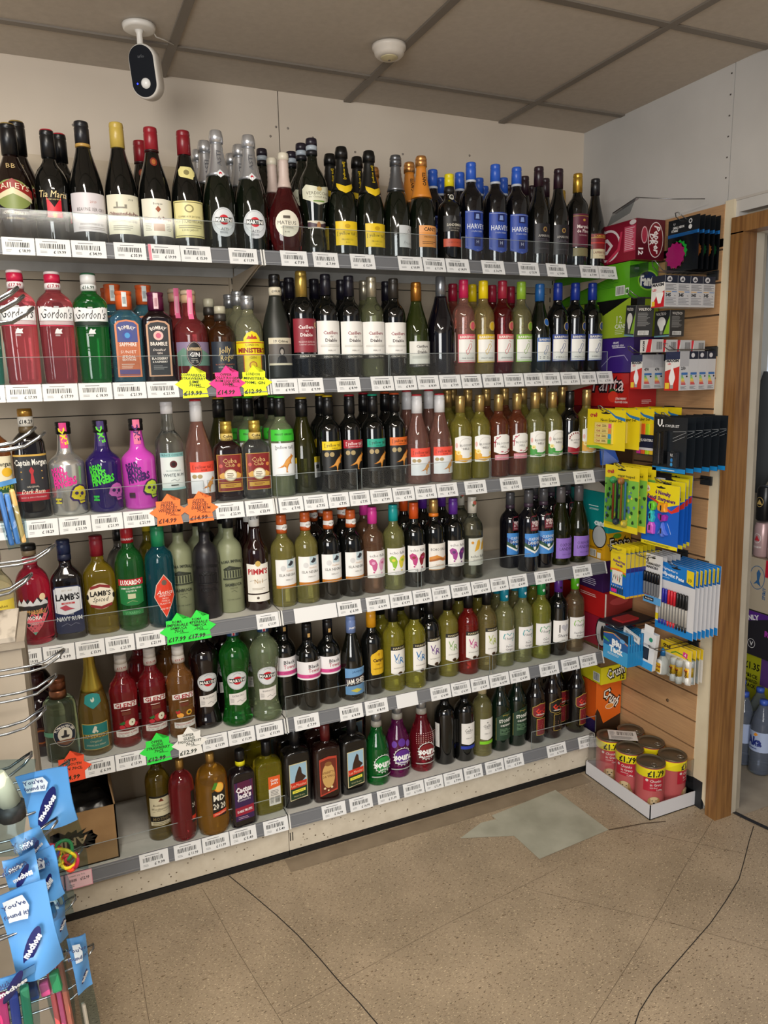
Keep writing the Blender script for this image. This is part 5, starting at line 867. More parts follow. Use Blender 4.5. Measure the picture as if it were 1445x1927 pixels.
STARS = [
 (1, -0.2115, 'fluor_yellow', 'KOPPARBERG|STRAWBERRY|LIME|700ML|£19.99'),
 (1, -0.1204, 'fluor_pink', 'OFFER|JOLLY ROGER|RUM LIQUEUR|500ML|£14.99'),
 (1, -0.043, 'fluor_yellow', 'LONDON|MINISTERS|700ML GIN|£12.99'),
 (2, -0.3053, 'fluor_orange', 'OFFER|PRINCE|CONSORT|WHITE RUM|70CL|£14.99'),
 (2, -0.2188, 'fluor_orange', 'OFFER|PRINCE|CONSORT|DARK RUM|70CL|£14.99'),
 (3, -0.3039, 'fluor_green', 'ROMA|IMPERIALE|SAMBUCA|70CL|£17.99'),
 (3, -0.248, 'fluor_green', 'ROMA|IMPERIALE|SAMBUCA|70CL|£17.99'),
 (4, -0.6188, 'fluor_red', 'OFFER|PLYMOUTH|GIN 70CL|£24.99'),
 (4, -0.3864, 'fluor_green', 'OFFER|GLENS|STRAWBERRY|70CL|£12.99'),
 (4, -0.2965, 'white', 'OFFER|GLENS|PASSIONFRUIT|70CL|£12.99'),
]
GUARDS = [(0, -0.7213, -0.025), (0, 0.065, 0.5555), (0, 0.6422, 1.1547), (1, -0.7601, -0.2488), (1, -0.2402, -0.0043), (1, 0.0051, 0.3832), (1, 0.3868, 1.2334), (2, -0.7744, -0.2023), (2, -0.1918, -0.0047), (2, 0.0098, 0.2682), (2, 0.2825, 0.7485), (2, 0.7527, 1.2282), (3, -0.712, -0.3306), (3, 0.0109, 0.4732), (3, 0.485, 0.9422), (4, -0.6677, -0.2732), (4, 0.0041, 0.2729), (4, 0.2767, 0.7516), (4, 0.7626, 1.2356), (5, -0.6868, -0.3236), (5, -0.3188, -0.0036), (5, 0.9548, 1.2585)]
def interp(prof, z):
    for (z0, r0), (z1, r1) in zip(prof, prof[1:]):
        if z <= z1: return r0+(r1-r0)*(z-z0)/max(1e-9, z1-z0)
    return prof[-1][1]
def body_mat(b):
    k, c = b
    if k == 'opaque': return mat(c, 0.07, 0.0, 0.5)
    if k == 'matte': return mat(c, 0.45)
    if k == 'frost': return mat(c, 0.38)
    if k == 'metal': return mat(c, 0.22, 0.8)
    return glass(c)
def smooth_profile(p):
    """Catmull-Rom style refinement so shoulders are curved rather than faceted"""
    out = []
    for i in range(len(p)-1):
        p0 = p[max(0, i-1)]; p1 = p[i]; p2 = p[i+1]; p3 = p[min(len(p)-1, i+2)]
        out.append(p1)
        if p2[0]-p1[0] > 0.025 and abs(p2[1]-p1[1]) > 0.015:
            t = 0.5
            r = 0.5*((2*p1[1])+(-p0[1]+p2[1])*t+(2*p0[1]-5*p1[1]+4*p2[1]-p3[1])*t*t+(-p0[1]+3*p1[1]-3*p2[1]+p3[1])*t**3)
            out.append((0.5*(p1[0]+p2[0]), r))
    out.append(p[-1]); return out
BM = {}
def bottle_meshes(kind):
    if kind in BM: return BM[kind]
    k = KIND[kind]; H, R = k['H'], k['R']; prof = smooth_profile(k['shape']); sq, dep = k['sq'], k['dep']
    parts = []
    zc = min([c[0] for c in k['caps']] or [1.0]); ztop = max(zc, 0.5)
    blend = lambda z: sq if z < 0.70*H else max(2.0, sq+(2.0-sq)*(z/H-0.70)/0.06)
    dblend = lambda z: dep if z < 0.68*H else min(1.0, dep+(1-dep)*(z/H-0.68)/0.08)
    body = [(0.0, 0.0)]+[(z*H, r*R) for z, r in prof if z <= ztop+0.001]
    body = [(0.004, R*prof[0][1]*0.55)]+body[1:]
    if body[-1][0] < ztop*H-1e-5: body.append((ztop*H, interp(prof, ztop)*R))
    if k['caps'] == []: body.append((H, prof[-1][1]*R))
    mb = MB(); mb.lathe(body, body_mat(k['body']), 24 if sq == 2 else 32, blend, dblend)
    parts.append(('glass_body', mb.mesh('glass_body')))
    def Rz(z):   # millimetres in, metres out
        return interp(prof, z/1000/H)*R
    for z0, z1, r0, r1, c, nm in k['caps']:
        mb = MB(); metal = c.startswith('*'); m = mat(c[1:], 0.3, 0.75) if metal else mat(c, 0.32 if nm == 'cap' else 0.4)
        a, b = z0*H, z1*H; A, B = r0*R, r1*R
        if nm == 'neck_foil' and z1-z0 > 0.15:
            pr = [(a+(b-a)*t, interp(prof, z0+(z1-z0)*t)*R+0.0012+0.0005*math.sin(t*40)) for t in [i/12 for i in range(13)]]
        elif nm == 'cap' and A > R*0.36 and b-a > 0.03 and not kind.startswith(('asti', 'ytpros')):
            q = b-0.012
            pr = [(a, A), (q-0.004, A*0.99+B*0.01), (q-0.002, A*0.95), (q, A*0.95), (q+0.0015, A), (b-0.0025, B*1.0), (b-0.0008, B*0.97), (b, B*0.88)]
        else:
            pr = [(a, A), (a+(b-a)*0.5, max(A, B)*1.02), (b-0.002, B), (b, B*0.9)]
        mb.lathe(pr, m, 20); parts.append((nm, mb.mesh(nm)))
    offs = 0.0009
    if k['body'][0] == 'glass' and k['labels'] and k['R'] < .046 and k['shape'] in (SH['bord'], SH['burg'], SH['lux'], SH['lambs']):
        mb = MB(); z0, z1 = (.20*H, .50*H) if k['shape'] is SH['bord'] else (.14*H, .38*H); n = 14; vs = []
        for i in range(n+1):
            a = PI/2+math.radians(-52+104*i/n)
            for z in (z0, z1):
                r = R+.0007; vs.append((r*math.cos(a), r*math.sin(a)*dep+.0005, z))
        mb.add(vs, [(2*i, 2*i+2, 2*i+3, 2*i+1) for i in range(n)], mat('E9E4C8', .5), True); parts.append(('rear_label', mb.mesh('rear_label')))
    for nm, layers in k['labels']:
        if not layers: continue
        in_neck = nm in ('price', 'tag', 'neck_heart', 'strip_stamp') or (nm == 'neck_label')
        if nm in ('neck_label', 'emblem', 'collar_label', 'label', 'band_label', 'lower_label', 'seal', 'medal', 'rear_label', 'sleeve_print', 'price', 'tag', 'neck_heart', 'strip_stamp'):
            def fm(x, z, L, sq=sq, dep=dep):
                zf = z/1000/H; r = Rz(z)
                for c in k['caps']:
                    if c[0] <= zf <= c[1]+0.01:
                        rc = max(c[2], c[3])*R if not (c[5] == 'neck_foil' and c[1]-c[0] > .15) else r+0.0018
                        r = max(r, rc)
                o_ = offs+L*0.00018
                if sq == 2 or zf > 0.74:
                    d = dep if zf < 0.68 else 1.0
                    r2 = Rz(100) if zf < 0.6 else r
                    th = (x/1000)/max(r2, 0.012); th = max(-1.5, min(1.5, th))
                    return (math.sin(th)*(r+o_), -math.cos(th)*(r*d)-o_, z/1000)
                u = max(-0.97, min(0.97, x/1000/r)); return (u*r, -dep*r*(1-abs(u)**sq)**(1.0/sq)-o_, z/1000)
        mb = MB(); draw(mb, layers, fm, 0, 0.45)
        pn = {'price': 'price_sticker', 'tag': 'neck_tag', 'neck_heart': 'neck_print', 'seal': 'seal'}.get(nm, nm)
        parts.append((pn, mb.mesh(pn)))
    BM[kind] = parts; return parts

SHELF_Z = [1.900, 1.5453, 1.1979, 0.8515, 0.5002, 0.1505]
SHELF_Y = [0, 0, 0, 0, 0, 0.03]
SN = ['top shelf', 'second shelf', 'third shelf', 'fourth shelf', 'fifth shelf', 'bottom shelf']
def ordinal(i, n):
    if n == 2: return ['left one', 'right one'][i]
    if i == 0: return 'leftmost'
    if i == n-1: return 'rightmost'
    return ['', 'second', 'third', 'fourth', 'fifth', 'sixth', 'seventh', 'eighth', 'ninth', 'tenth', 'eleventh', 'twelfth'][i]+' from left'
def build_bottles():
    groups = {}
    for b in BOTTLES: groups.setdefault((b[0], b[3], b[2] > 0.10), []).append(b)
    for key, lst in groups.items():
        kind, s, back = key; lst.sort(key=lambda b: b[1]); n = len(lst); k = KIND[kind]
        both = (kind, s, not back) in groups
        for i, (kd, x, y, s_, hs) in enumerate(lst):
            d = k['desc']
            row = 'back row of ' if back else ('front row of ' if both else '')
            tail = row+SN[s]+(', '+ordinal(i, n) if n > 1 else '')
            lab = d+', '+tail
            if len(lab.split()) > 16: lab = d.split(' with ')[0]+' with '+' '.join(d.split(' with ')[1].split()[:13-len(tail.split())-len(d.split(' with ')[0].split())+1])+', '+tail if ' with ' in d else lab
            if len(lab.split()) > 16: lab = lab.replace(' row of ', ' of ')
            rz = random.uniform(-0.10, 0.10)
            t = thing('bottle', lab, 'bottle', (x, y, SHELF_Z[s]+0.0005), rz, (d.split(' with ')[0]+'s on the '+SN[s]) if n > 1 or both else None)
            t.scale = (1, 1, hs)
            for nm, me in bottle_meshes(kd): part(nm, me, t)

# ---------------------------------------------------------------- room setting
XR, YB, ZC = 1.415, 0.390, 2.454
def build_room():
    m_wall = noisy('wall_paint', 'D0C2B0', 'D8CBB9', 3, 0.7, 3, lo=.3, hi=.7)
    m_wall_r = noisy('wall_paint_right', 'BFBCB7', 'CAC7C2', 4, 0.7, 5, lo=.3, hi=.7)
    m_dark = mat('3A3530', 0.8)
    mb = MB(); mb.box((-3.2, YB, 0), (0.1835, YB+0.1, ZC+.1), m_wall); mb.box((0.1865, YB, 0), (XR+.1, YB+0.1, ZC+.1), m_wall); mb.box((0.1835, YB+0.004, 0), (0.1865, YB+0.1, ZC+.1), m_dark)
    for x, z in [(0.155, 2.32), (0.175, 2.35), (.215, 2.35), (-.44, 2.29), (.45, 2.30), (.30, 2.33), (.63, 2.31), (.9, 2.33)]:
        mb.lathe([(0, .004), (.002, .003)], mat('8A8178', .5), 8, center=(0, 0, 0)); n0 = len(mb.v)-16
        for i in range(n0, len(mb.v)): vx = mb.v[i]; mb.v[i] = (x+vx[0], YB-vx[2], z+vx[1])
    structure(mb.obj('wall_back'))
    mb = MB()   # right wall, with the doorway beyond the wooden frame
    mb.box((XR, -0.312, 0), (XR+0.10, YB+.1, ZC+.1), m_wall_r)
    mb.box((XR+.004, -0.315, 2.06), (XR+0.10, -.312, ZC+.1), m_dark)
    mb.box((XR, -0.36, 0), (XR+.10, -.315, ZC+.1), m_wall_r)
    mb.box((XR, -1.30, 2.02), (XR+.10, -.36, ZC+.1), m_wall_r)
    mb.box((XR-.003, -1.3, 2.055), (XR, -.313, 2.062), mat('B8B2AA', .7))
    mb.box((XR, -3.6, 0), (XR+.10, -1.30, ZC+.1), m_wall_r)
    for z in (2.43, 2.37, 2.31, 2.25, 2.19, 2.13): mb.box((XR-.002, -.304, z), (XR, -.300, z+.004), mat('4A443E', .6))
    structure(mb.obj('wall_right'))
    mb = MB(); m_c = noisy('ceiling_tile', 'BDB3A6', 'C4BAAD', 60, 0.85, 2, lo=.3, hi=.7); m_g = mat('7E766C', 0.5, 0.1)
    mb.box((-3.2, -5.2, ZC+.004), (XR, YB, ZC+.06), m_c)
    structure(mb.obj('ceiling'))
    mb = MB()
    for y in (.175, -.430, -1.035, -1.64, -2.245): mb.box((-3.2, y-.012, ZC-.001), (XR, y+.012, ZC+.006), m_g)
    for x in (-.79, -.178, .425, 1.035): mb.box((x-.012, -5.2, ZC-.002), (x+.012, YB, ZC+.006), m_g)
    structure(mb.obj('trim_1'))['label'] = 'grey ceiling grid bars'
    # floor with flecks
    m, nt, b = nodes('vinyl_floor'); L = nt.links.new
    tc = N(nt, 'ShaderNodeTexCoord'); mp = N(nt, 'ShaderNodeMapping'); mp.inputs['Rotation'].default_value = (0, 0, .5)
    mp.inputs['Scale'].default_value = (1, 2.6, 1)
    L(tc.outputs['Object'], mp.inputs[0])
    n1 = N(nt, 'ShaderNodeTexNoise'); n1.inputs['Scale'].default_value = 4; n1.inputs['Detail'].default_value = 6; L(tc.outputs['Object'], n1.inputs[0])
    r1 = N(nt, 'ShaderNodeValToRGB'); r1.color_ramp.elements[0].color = rgb('93836D'); r1.color_ramp.elements[1].color = rgb('A8967E'); r1.color_ramp.elements[0].position = .35; r1.color_ramp.elements[1].position = .65; L(n1.outputs[0], r1.inputs[0])
    prev = r1.outputs[0]
    for sc, thr, col, seed in ((130, .64, '57493A', 0), (150, .64, 'CDBB9C', 5), (70, .68, '6E5B45', 9)):
        v = N(nt, 'ShaderNodeTexNoise'); v.inputs['Scale'].default_value = sc; v.inputs['Detail'].default_value = 1.5; v.inputs['Distortion'].default_value = .6
        mp2 = N(nt, 'ShaderNodeMapping'); mp2.inputs['Location'].default_value = (seed, seed*2, 0); L(mp.outputs[0], mp2.inputs[0]); L(mp2.outputs[0], v.inputs[0])
        cr = N(nt, 'ShaderNodeValToRGB'); cr.color_ramp.elements[0].position = thr; cr.color_ramp.elements[1].position = thr+.03; L(v.outputs[0], cr.inputs[0])
        mx = N(nt, 'ShaderNodeMix'); mx.data_type = 'RGBA'; L(cr.outputs[0], mx.inputs['Factor']); L(prev, mx.inputs['A']); mx.inputs['B'].default_value = rgb(col); prev = mx.outputs['Result']
    L(prev, b.inputs['Base Color']); b.inputs['Roughness'].default_value = .42
    mb = MB(); mb.box((-3.2, -5.2, -.05), (2.9, YB+.1, 0), m)
    m_seam = mat('5F5040', .7); m_crk = mat('241E1A', .8)
    def strip(pts, w, mt, z=.0006):
        P = [Vector((x, y, 0)) for x, y in pts]; vs = []; fs = []
        for i, p in enumerate(P):
            t = (P[min(i+1, len(P)-1)]-P[max(i-1, 0)]).normalized(); n = Vector((-t.y, t.x, 0))*w/2
            vs += [(p.x+n.x, p.y+n.y, z), (p.x-n.x, p.y-n.y, z)]
        fs = [(2*i, 2*i+1, 2*i+3, 2*i+2) for i in range(len(P)-1)]; mb.add(vs, fs, mt)
    strip([(-.203, .026), (-.155, -.10), (-.115, -.21), (-.082, -.314), (-.055, -.42), (-.033, -.522), (-.012, -.60), (.004, -.676), (.03, -.80), (.08, -.98)], .0030, m_crk)
    strip([(1.486, -.512), (1.40, -.565), (1.30, -.63), (1.216, -.683), (1.10, -.735), (.99, -.78), (.876, -.818), (.78, -.85), (.682, -.883), (.60, -.92), (.565, -.943), (.48, -1.01), (.40, -1.12)], .0026, m_crk)
    strip([(-.29, .0), (-.272, -.12), (-.25, -.30), (-.20, -.60)], .0012, m_seam)
    strip([(-.50, -.05), (-.50, -.40), (-.49, -.9)], .0012, m_seam)
    strip([(.40, -.93), (.75, -.76), (1.05, -.60), (1.4, -.42)], .0010, m_seam)
    strip([(.62, -.45), (.90, -.74), (1.2, -1.1)], .0008, m_seam)
    strip([(-.2, -.55), (.3, -.46), (.75, -.40)], .0008, m_seam)
    strip([(1.05, -.30), (1.15, -.40), (1.35, -.62)], .0010, m_seam)
    strip([(1.03, -.312), (1.10, -.325), (1.16, -.335), (1.24, -.36)], .006, mat('5A4A3A', .8))
    m_p = noisy('patch_vinyl', '9C9B8B', 'B0AF9F', 9, .5, 8, lo=.35, hi=.65)
    mb.add([(.725, -.337, .0012), (1.029, -.312, .0012), (1.019, -.031, .0012), (.717, -.065, .0012)], [(0, 1, 2, 3)], m_p)
    mb.add([(.55, -.13, .0009), (.725, -.20, .0009), (.717, -.09, .0009), (.66, -.085, .0009)], [(0, 1, 2, 3)], m_p)
    m_st = noisy('worn_strip', '7C6D5A', '8E7E69', 14, .5, 6, lo=.3, hi=.7)
    mb.add([(-.02, -.045, .0007), (1.18, -.045, .0007), (1.18, .02, .0007), (-.02, .02, .0007)], [(0, 1, 2, 3)], m_st)
    strip([(1.46, -.35), (1.489, -.397), (1.50, -.47), (1.516, -.544), (1.54, -.62), (1.60, -.80)], .018, mat('1E1D1F', .5), .002)
    m_far = noisy('far_floor', '8A8072', '9E9484', 12, .5, 6, lo=.3, hi=.7)
    mb.add([(1.50, .49, .0008), (1.50, -.45, .0008), (2.9, -.45, .0008), (2.9, .49, .0008)], [(0, 1, 2, 3)], m_far)
    structure(mb.obj('floor'))
    # skirting under the slatwall and cream board between slats and door frame
    mb = MB(); mb.box((XR-.012, -.36, 0), (XR, YB, .105), mat('1E2226', .5)); structure(mb.obj('baseboard_right'))
    mb = MB(); m_cr = noisy('cream_board', 'CFC2A6', 'DDD1B6', 7, .6, 7, lo=.3, hi=.7)
    x0, x1 = XR-.010, XR+.004
    mb.add([(x0, -.315, .10), (x0, -.392, .0), (x0, -.347, 2.06), (x0, -.315, 2.06), (x1, -.315, .10), (x1, -.392, .0), (x1, -.347, 2.06), (x1, -.315, 2.06)], [(0, 1, 2, 3), (4, 7, 6, 5), (0, 4, 5, 1), (1, 5, 6, 2), (2, 6, 7, 3), (3, 7, 4, 0)], m_cr)
    structure(mb.obj('trim_2'))['label'] = 'cream painted board beside the door frame'

def build_door():
    m_w, nt, b = nodes('door_wood'); L = nt.links.new
    tc = N(nt, 'ShaderNodeTexCoord'); mp = N(nt, 'ShaderNodeMapping'); mp.inputs['Scale'].default_value = (30, 30, 1.6)
    nz = N(nt, 'ShaderNodeTexNoise'); nz.inputs['Scale'].default_value = 3.2; nz.inputs['Detail'].default_value = 6
    cr = N(nt, 'ShaderNodeValToRGB'); cr.color_ramp.elements[0].color = rgb('704C2A'); cr.color_ramp.elements[1].color = rgb('8E6639'); cr.color_ramp.elements[0].position = .35; cr.color_ramp.elements[1].position = .62
    L(tc.outputs['Object'], mp.inputs[0]); L(mp.outputs[0], nz.inputs[0]); L(nz.outputs[0], cr.inputs[0]); L(cr.outputs[0], b.inputs['Base Color']); b.inputs['Roughness'].default_value = .45
    m_j = noisy('jamb_paint', 'AFA592', 'C0B7A5', 8, .6, 7, lo=.3, hi=.7)
    m_j2 = noisy('jamb_paint_worn', '8E8575', 'A39A89', 10, .7, 8, lo=.3, hi=.7)
    def prism(mb, pb, pt, z0, z1, m):
        n = len(pb); vs = [(x, y, z0) for x, y in pb]+[(x, y, z1) for x, y in pt]
        fs = [tuple(range(n-1, -1, -1)), tuple(range(n, 2*n))]+[(i, (i+1) % n, n+(i+1) % n, n+i) for i in range(n)]
        mb.add(vs, fs, m)
    def rect(x0, x1, ya, yb): return [(x0, ya), (x1, ya), (x1, yb), (x0, yb)]
    mb = MB()
    prism(mb, rect(1.393, 1.470, -.432, -.388), rect(1.393, 1.452, -.398, -.352), 0, 1.955, m_w)
    mb.add([(1.393, -.352, 2.002), (1.393, -.352, 1.955), (1.393, -1.35, 1.955), (1.393, -1.35, 2.002), (1.452, -.352, 2.002), (1.452, -.352, 1.955), (1.452, -1.35, 1.955), (1.452, -1.35, 2.002)],
           [(0, 1, 2, 3), (4, 7, 6, 5), (0, 3, 7, 4), (1, 5, 6, 2), (0, 4, 5, 1), (3, 2, 6, 7)], m_w)
    prism(mb, rect(1.393, 1.452, -.398, -.352), rect(1.393, 1.452, -.3985, -.352), 1.953, 1.957, m_w)
    prism(mb, rect(1.393, 1.470, -1.35, -1.30), rect(1.393, 1.452, -1.35, -1.30), 0, 1.96, m_w)
    structure(mb.obj('door_1'))['label'] = 'brown wooden door frame at the right'
    mb = MB()
    prism(mb, rect(1.470, 1.500, -.425, -.30), rect(1.452, 1.492, -.392, -.30), 0, 2.02, m_j)
    prism(mb, rect(1.500, 1.530, -.415, -.30), rect(1.492, 1.512, -.385, -.30), 0, 2.02, m_j2)
    mb.box((1.452, -1.30, 1.955), (1.53, -.30, 2.02), m_j)
    structure(mb.obj('trim_3'))['label'] = 'worn cream inner door jamb'
    # back room seen through the doorway
    mb = MB(); m_r = mat('B9B0A0', .7); mb.box((1.53, .50, 0), (3.0, .56, 2.6), m_r); structure(mb.obj('wall_far'))
    mb = MB(); mb.box((2.46, -1.9, 0), (2.52, .56, 2.6), m_r); structure(mb.obj('wall_far_right'))
    mb = MB()
    me, nt, b = nodes('daylight_pane'); b.inputs['Base Color'].default_value = rgb('DDE6F4'); b.inputs['Emission Color'].default_value = rgb('C4D2EE'); b.inputs['Emission Strength'].default_value = .75; b.inputs['Roughness'].default_value = .15
    mb.box((2.447, -.9, 1.20), (2.458, .33, 2.30), me)
    fr = mat('D8D8D2', .5)
    mb.box((2.44, -.92, 1.17), (2.46, .37, 1.20), fr); mb.box((2.44, .33, 1.17), (2.46, .37, 2.33), fr); mb.box((2.44, -.92, 2.30), (2.46, .37, 2.33), fr)
    structure(mb.obj('window_1'))
# ---------------------------------------------------------------- shelving
BX = -1.25; BW = 1.25
m_shelf = noisy('shelf_enamel', 'C4C2BC', 'D3D1CB', 20, 0.35, 5, lo=.3, hi=.7)
m_panel = noisy('back_panel_enamel', 'C4B49C', 'CCBDA6', 6, 0.5, 3, lo=.3, hi=.7)
m_rail = mat('6E7074', 0.3); m_cap = mat('E2E2DE', 0.35); m_kick = mat('131416', 0.4)
m_base = noisy('base_enamel', 'C9BFAC', 'D6CDBB', 30, 0.45, 8, lo=.3, hi=.7)
def build_shelving():
    for bay, (xa, xb) in enumerate(((BX, 0.0), (0.0, BW))):
        side = ['left', 'right'][bay]
        g = thing('gondola_bay', side+' bay of cream metal gondola shelving against the back wall', 'shelving unit', ((xa+xb)/2, .38, 0))
        mb = MB()
        o = (xa+xb)/2
        zz = [0.0, .262, .512, .78, 1.056, 1.448, 1.848, 2.196]
        for z0, z1 in zip(zz, zz[1:]): mb.box((xa+.012-o, -.010, z0+.0015), (xb-.012-o, 0.0, z1-.0015), m_panel)
        mb.box((xa+.012-o, -.0, 0), (xb-.012-o, .006, 2.19), mat('2A2622', .8))
        mb.obj('back_panel', g)
        mb = MB(); ux = (xa if bay == 0 else xb)-o
        mb.box((ux-.014, -.018, 0), (ux+.014, .004, 2.196), m_panel)
        for k in range(60): mb.box((ux-.007, -.0208, .2+k*.033), (ux-.002, -.0198, .218+k*.033), m_kick); mb.box((ux+.002, -.0208, .2+k*.033), (ux+.007, -.0198, .218+k*.033), m_kick)
        mb.obj('upright', g)
        if bay == 0:
            mb = MB(); mb.box((-o-.014, -.02, 0), (-o+.014, .004, 2.196), m_panel)
            for k in range(60): mb.box((-o-.007, -.0208, .2+k*.033), (-o-.002, -.0198, .218+k*.033), m_kick); mb.box((-o+.002, -.0208, .2+k*.033), (-o+.007, -.0198, .218+k*.033), m_kick)
            mb.obj('upright', g)
        g = thing('shelving_plinth', 'speckled cream plinth and black kick strip under the '+side+' bay', 'shelving base', (o, .38, 0))
        mb = MB(); mb.box((xa-o+.001, -.348, .022), (xb-o-.001, -.338, .1075), m_base)
        rnd = random.Random(bay)
        for i in range(70):
            x = xa-o+.02+rnd.random()*(BW-.04); z = .03+rnd.random()*.07; r = rnd.uniform(.0008, .0024)
            mb.box((x-r, -.3486, z-r), (x+r, -.3478, z+r*rnd.uniform(.4, 1)), mat('6E5F4C', .7))
        if bay == 1:
            for x in (-o-.012+.016, -o-.004+.016): mb.box((x, -.3486, .055), (x+.003, -.3478, .085), m_kick)
        mb.obj('plinth', g)
        mb = MB(); mb.box((xa-o+.001, -.34, 0), (xb-o-.001, -.325, .024), m_kick); mb.box((xa-o+.001, -.352, 0), (xb-o-.001, -.34, .020), m_kick); mb.obj('kick_strip', g)
        for s in range(6):
            z = SHELF_Z[s]; y0 = SHELF_Y[s]
            t = thing('metal_shelf', SN[s][0].upper()+SN[s][1:].replace('shelf', 'metal shelf')+' of the '+side+' bay with grey ticket rail', 'shelf', (o, y0, z), 0, 'metal shelves of the gondola')
            mb = MB(); L_ = xa-o+.002; R_ = xb-o-.002; dp = .357-y0
            mb.box((L_, .003, -.003), (R_, dp, 0), m_shelf); mb.box((L_, .003, -.03), (R_, .006, -.003), m_shelf); mb.box((L_, dp-.003, -.03), (R_, dp, -.003), m_shelf)
            mb.obj('deck', t)
            mb = MB()
            mb.add([(L_+.003, -.0, 0), (R_-.003, -.0, 0), (R_-.003, -.013, -.0413), (L_+.003, -.013, -.0413), (L_+.003, .003, 0), (R_-.003, .003, 0), (R_-.003, -.009, -.0413), (L_+.003, -.009, -.0413)],
                   [(0, 3, 2, 1), (4, 5, 6, 7), (0, 1, 5, 4), (3, 7, 6, 2)], m_rail)
            for zz_ in (-.0035, -.034):
                yy = zz_*.013/.0413
                mb.box((L_+.003, yy-.0022, zz_-.0018), (R_-.003, yy+.001, zz_+.0006), mat('8A8C90', .3))
            mb.obj('ticket_rail', t)
            mb = MB()
            for xx in (L_, R_-.004):
                mb = MB(); mb.add([(xx, -.002, .001), (xx+.004, -.002, .001), (xx+.004, -.015, -.0425), (xx, -.015, -.0425), (xx, .006, .001), (xx+.004, .006, .001), (xx+.004, .004, -.0425), (xx, .004, -.0425)], [(0, 3, 2, 1), (4, 5, 6, 7), (0, 1, 5, 4), (3, 7, 6, 2), (0, 4, 7, 3), (1, 2, 6, 5)], m_cap); mb.obj('rail_end_cap', t)
            if s < 5:
                for xx in (L_, R_-.003):
                    mb = MB(); P = [(.01, -.031), (dp, -.031), (dp, -.15), (dp-.012, -.165), (dp-.03, -.10), (dp-.09, -.078)]
                    vs = [(xx, y, z_) for y, z_ in P]+[(xx+.0025, y, z_) for y, z_ in P]; n = len(P)
                    mb.add(vs, [tuple(range(n)), tuple(range(2*n-1, n-1, -1))]+[(i, n+i, n+(i+1) % n, (i+1) % n) for i in range(n)], m_panel)
                    mb.obj('bracket', t)
    mg = clear_sheet('clear_plastic', 'FBFDFD')
    for i, (s, xa, xb) in enumerate(GUARDS):
        names = {}
        near = sorted([b for b in BOTTLES if b[3] == s and b[2] < .1], key=lambda b: abs(b[1]-(xa+xb)/2))[0]
        d = KIND[near[0]]['desc'].split(' with ')[0].split(' turned')[0]
        t = thing('shelf_guard', 'clear plastic guard on '+SN[s]+', in front of '+d, 'shelf guard', ((xa+xb)/2, SHELF_Y[s]+.006, SHELF_Z[s]), 0, 'clear plastic shelf guards')
        w = (xb-xa)/2
        mb = MB(); mb.box((-w, -.001, .001), (w, .0012, .068), mg); mb.obj('clear_panel', t)
        mb = MB(); mb.box((-w, -.001, .0682), (w, .0012, .0694), mat('9AA2A2', .2)); mb.box((-w, -.001, .001), (-w+.001, .0012, .068), mat('8A9292', .2)); mb.box((w-.001, -.001, .001), (w, .0012, .068), mat('8A9292', .2)); mb.obj('edge', t)

def build_tickets():
    seen = {}
    for s, xa, xb, price in TICKETS:
        w = (xb-xa)*1000-1; h = 41 if s < 5 else 40
        cx = (xa+xb)/2
        pink = price == '12.99' and s == 5
        near = min([b for b in BOTTLES if b[3] == s and b[2] < .1], key=lambda b: abs(b[1]-cx))
        d = KIND[near[0]]['desc'].split(' with ')[0].split(' turned')[0]
        if price: lab = ('pink' if pink else 'white')+' £'+price+' ticket on '+SN[s]+' rail, below '+d
        else: lab = 'blank white card on '+SN[s]+' rail, below '+d
        seen.setdefault(lab, []).append((s, xa, xb, price, w, h, cx, pink, near))
    for lab, lst in seen.items():
        for i, (s, xa, xb, price, w, h, cx, pink, near) in enumerate(lst):
            lb = lab if len(lst) == 1 else lab.replace(' ticket on ', ' ticket, '+(['left', 'middle', 'right'] if len(lst) == 3 else ['left', 'right'] if len(lst) == 2 else ['first', 'second', 'third', 'fourth', 'fifth'])[i]+' one, on ')
            if len(lb.split()) > 16: lb = ' '.join(lb.split()[:16])
            t = thing('price_ticket', lb, 'price ticket', (cx, SHELF_Y[s]-.0005, SHELF_Z[s]), 0, 'price tickets along the shelf rails')
            ly = [('r', -w/2, w/2, -h-1, 1, 'E3E4E4' if not pink else 'E8A0B0')]
            if pink: ly += [('r', -w/2+2, w/2-2, -h+1, -1, 'F0C8CE'), ('t', 'CHERRY LIQ 70CL', -4, -7, 4, '3A3A3A', {'w': w*.6}), ('bar', -w*.36, -w*.08, -22, -15, '2A2A2A'), ('t', '£'+price, w*.22, -18, 8, '1A1A1A', {'w': 24, 'b': .02}), ('ln', -w*.36, -w*.1, -36, -27, 2, '9A8A8A')]
            elif price: ly += [('r', -w/2, -w/2+.5, -h, 0, 'A8AAAA'), ('ln', -w*.30, w*.34, -8, -4, 1, '6A6C70'), ('bar', -w*.38, w*.34, -23, -11, '26282A'), ('ln', -w*.38, -w*.18, -35, -28, 2, 'A0A2A4'), ('t', '£ '+price, w*.18, -31, 7.5, '1C1C1E', {'w': w*.36, 'b': .02})]
            if s == 0 and abs(cx-xa) and price == '19.99' and -.4 < cx < -.2: ly.append(('r', -w/2, -w/2+7, -h, 0, 'F08A9A'))
            k = .013/.0413
            mb = MB(); draw(mb, ly, lambda x, z, L: (x/1000, z/1000*k-.0030-L*.00012, z/1000), 0, .5)
            part('card', mb.mesh('card'), t)

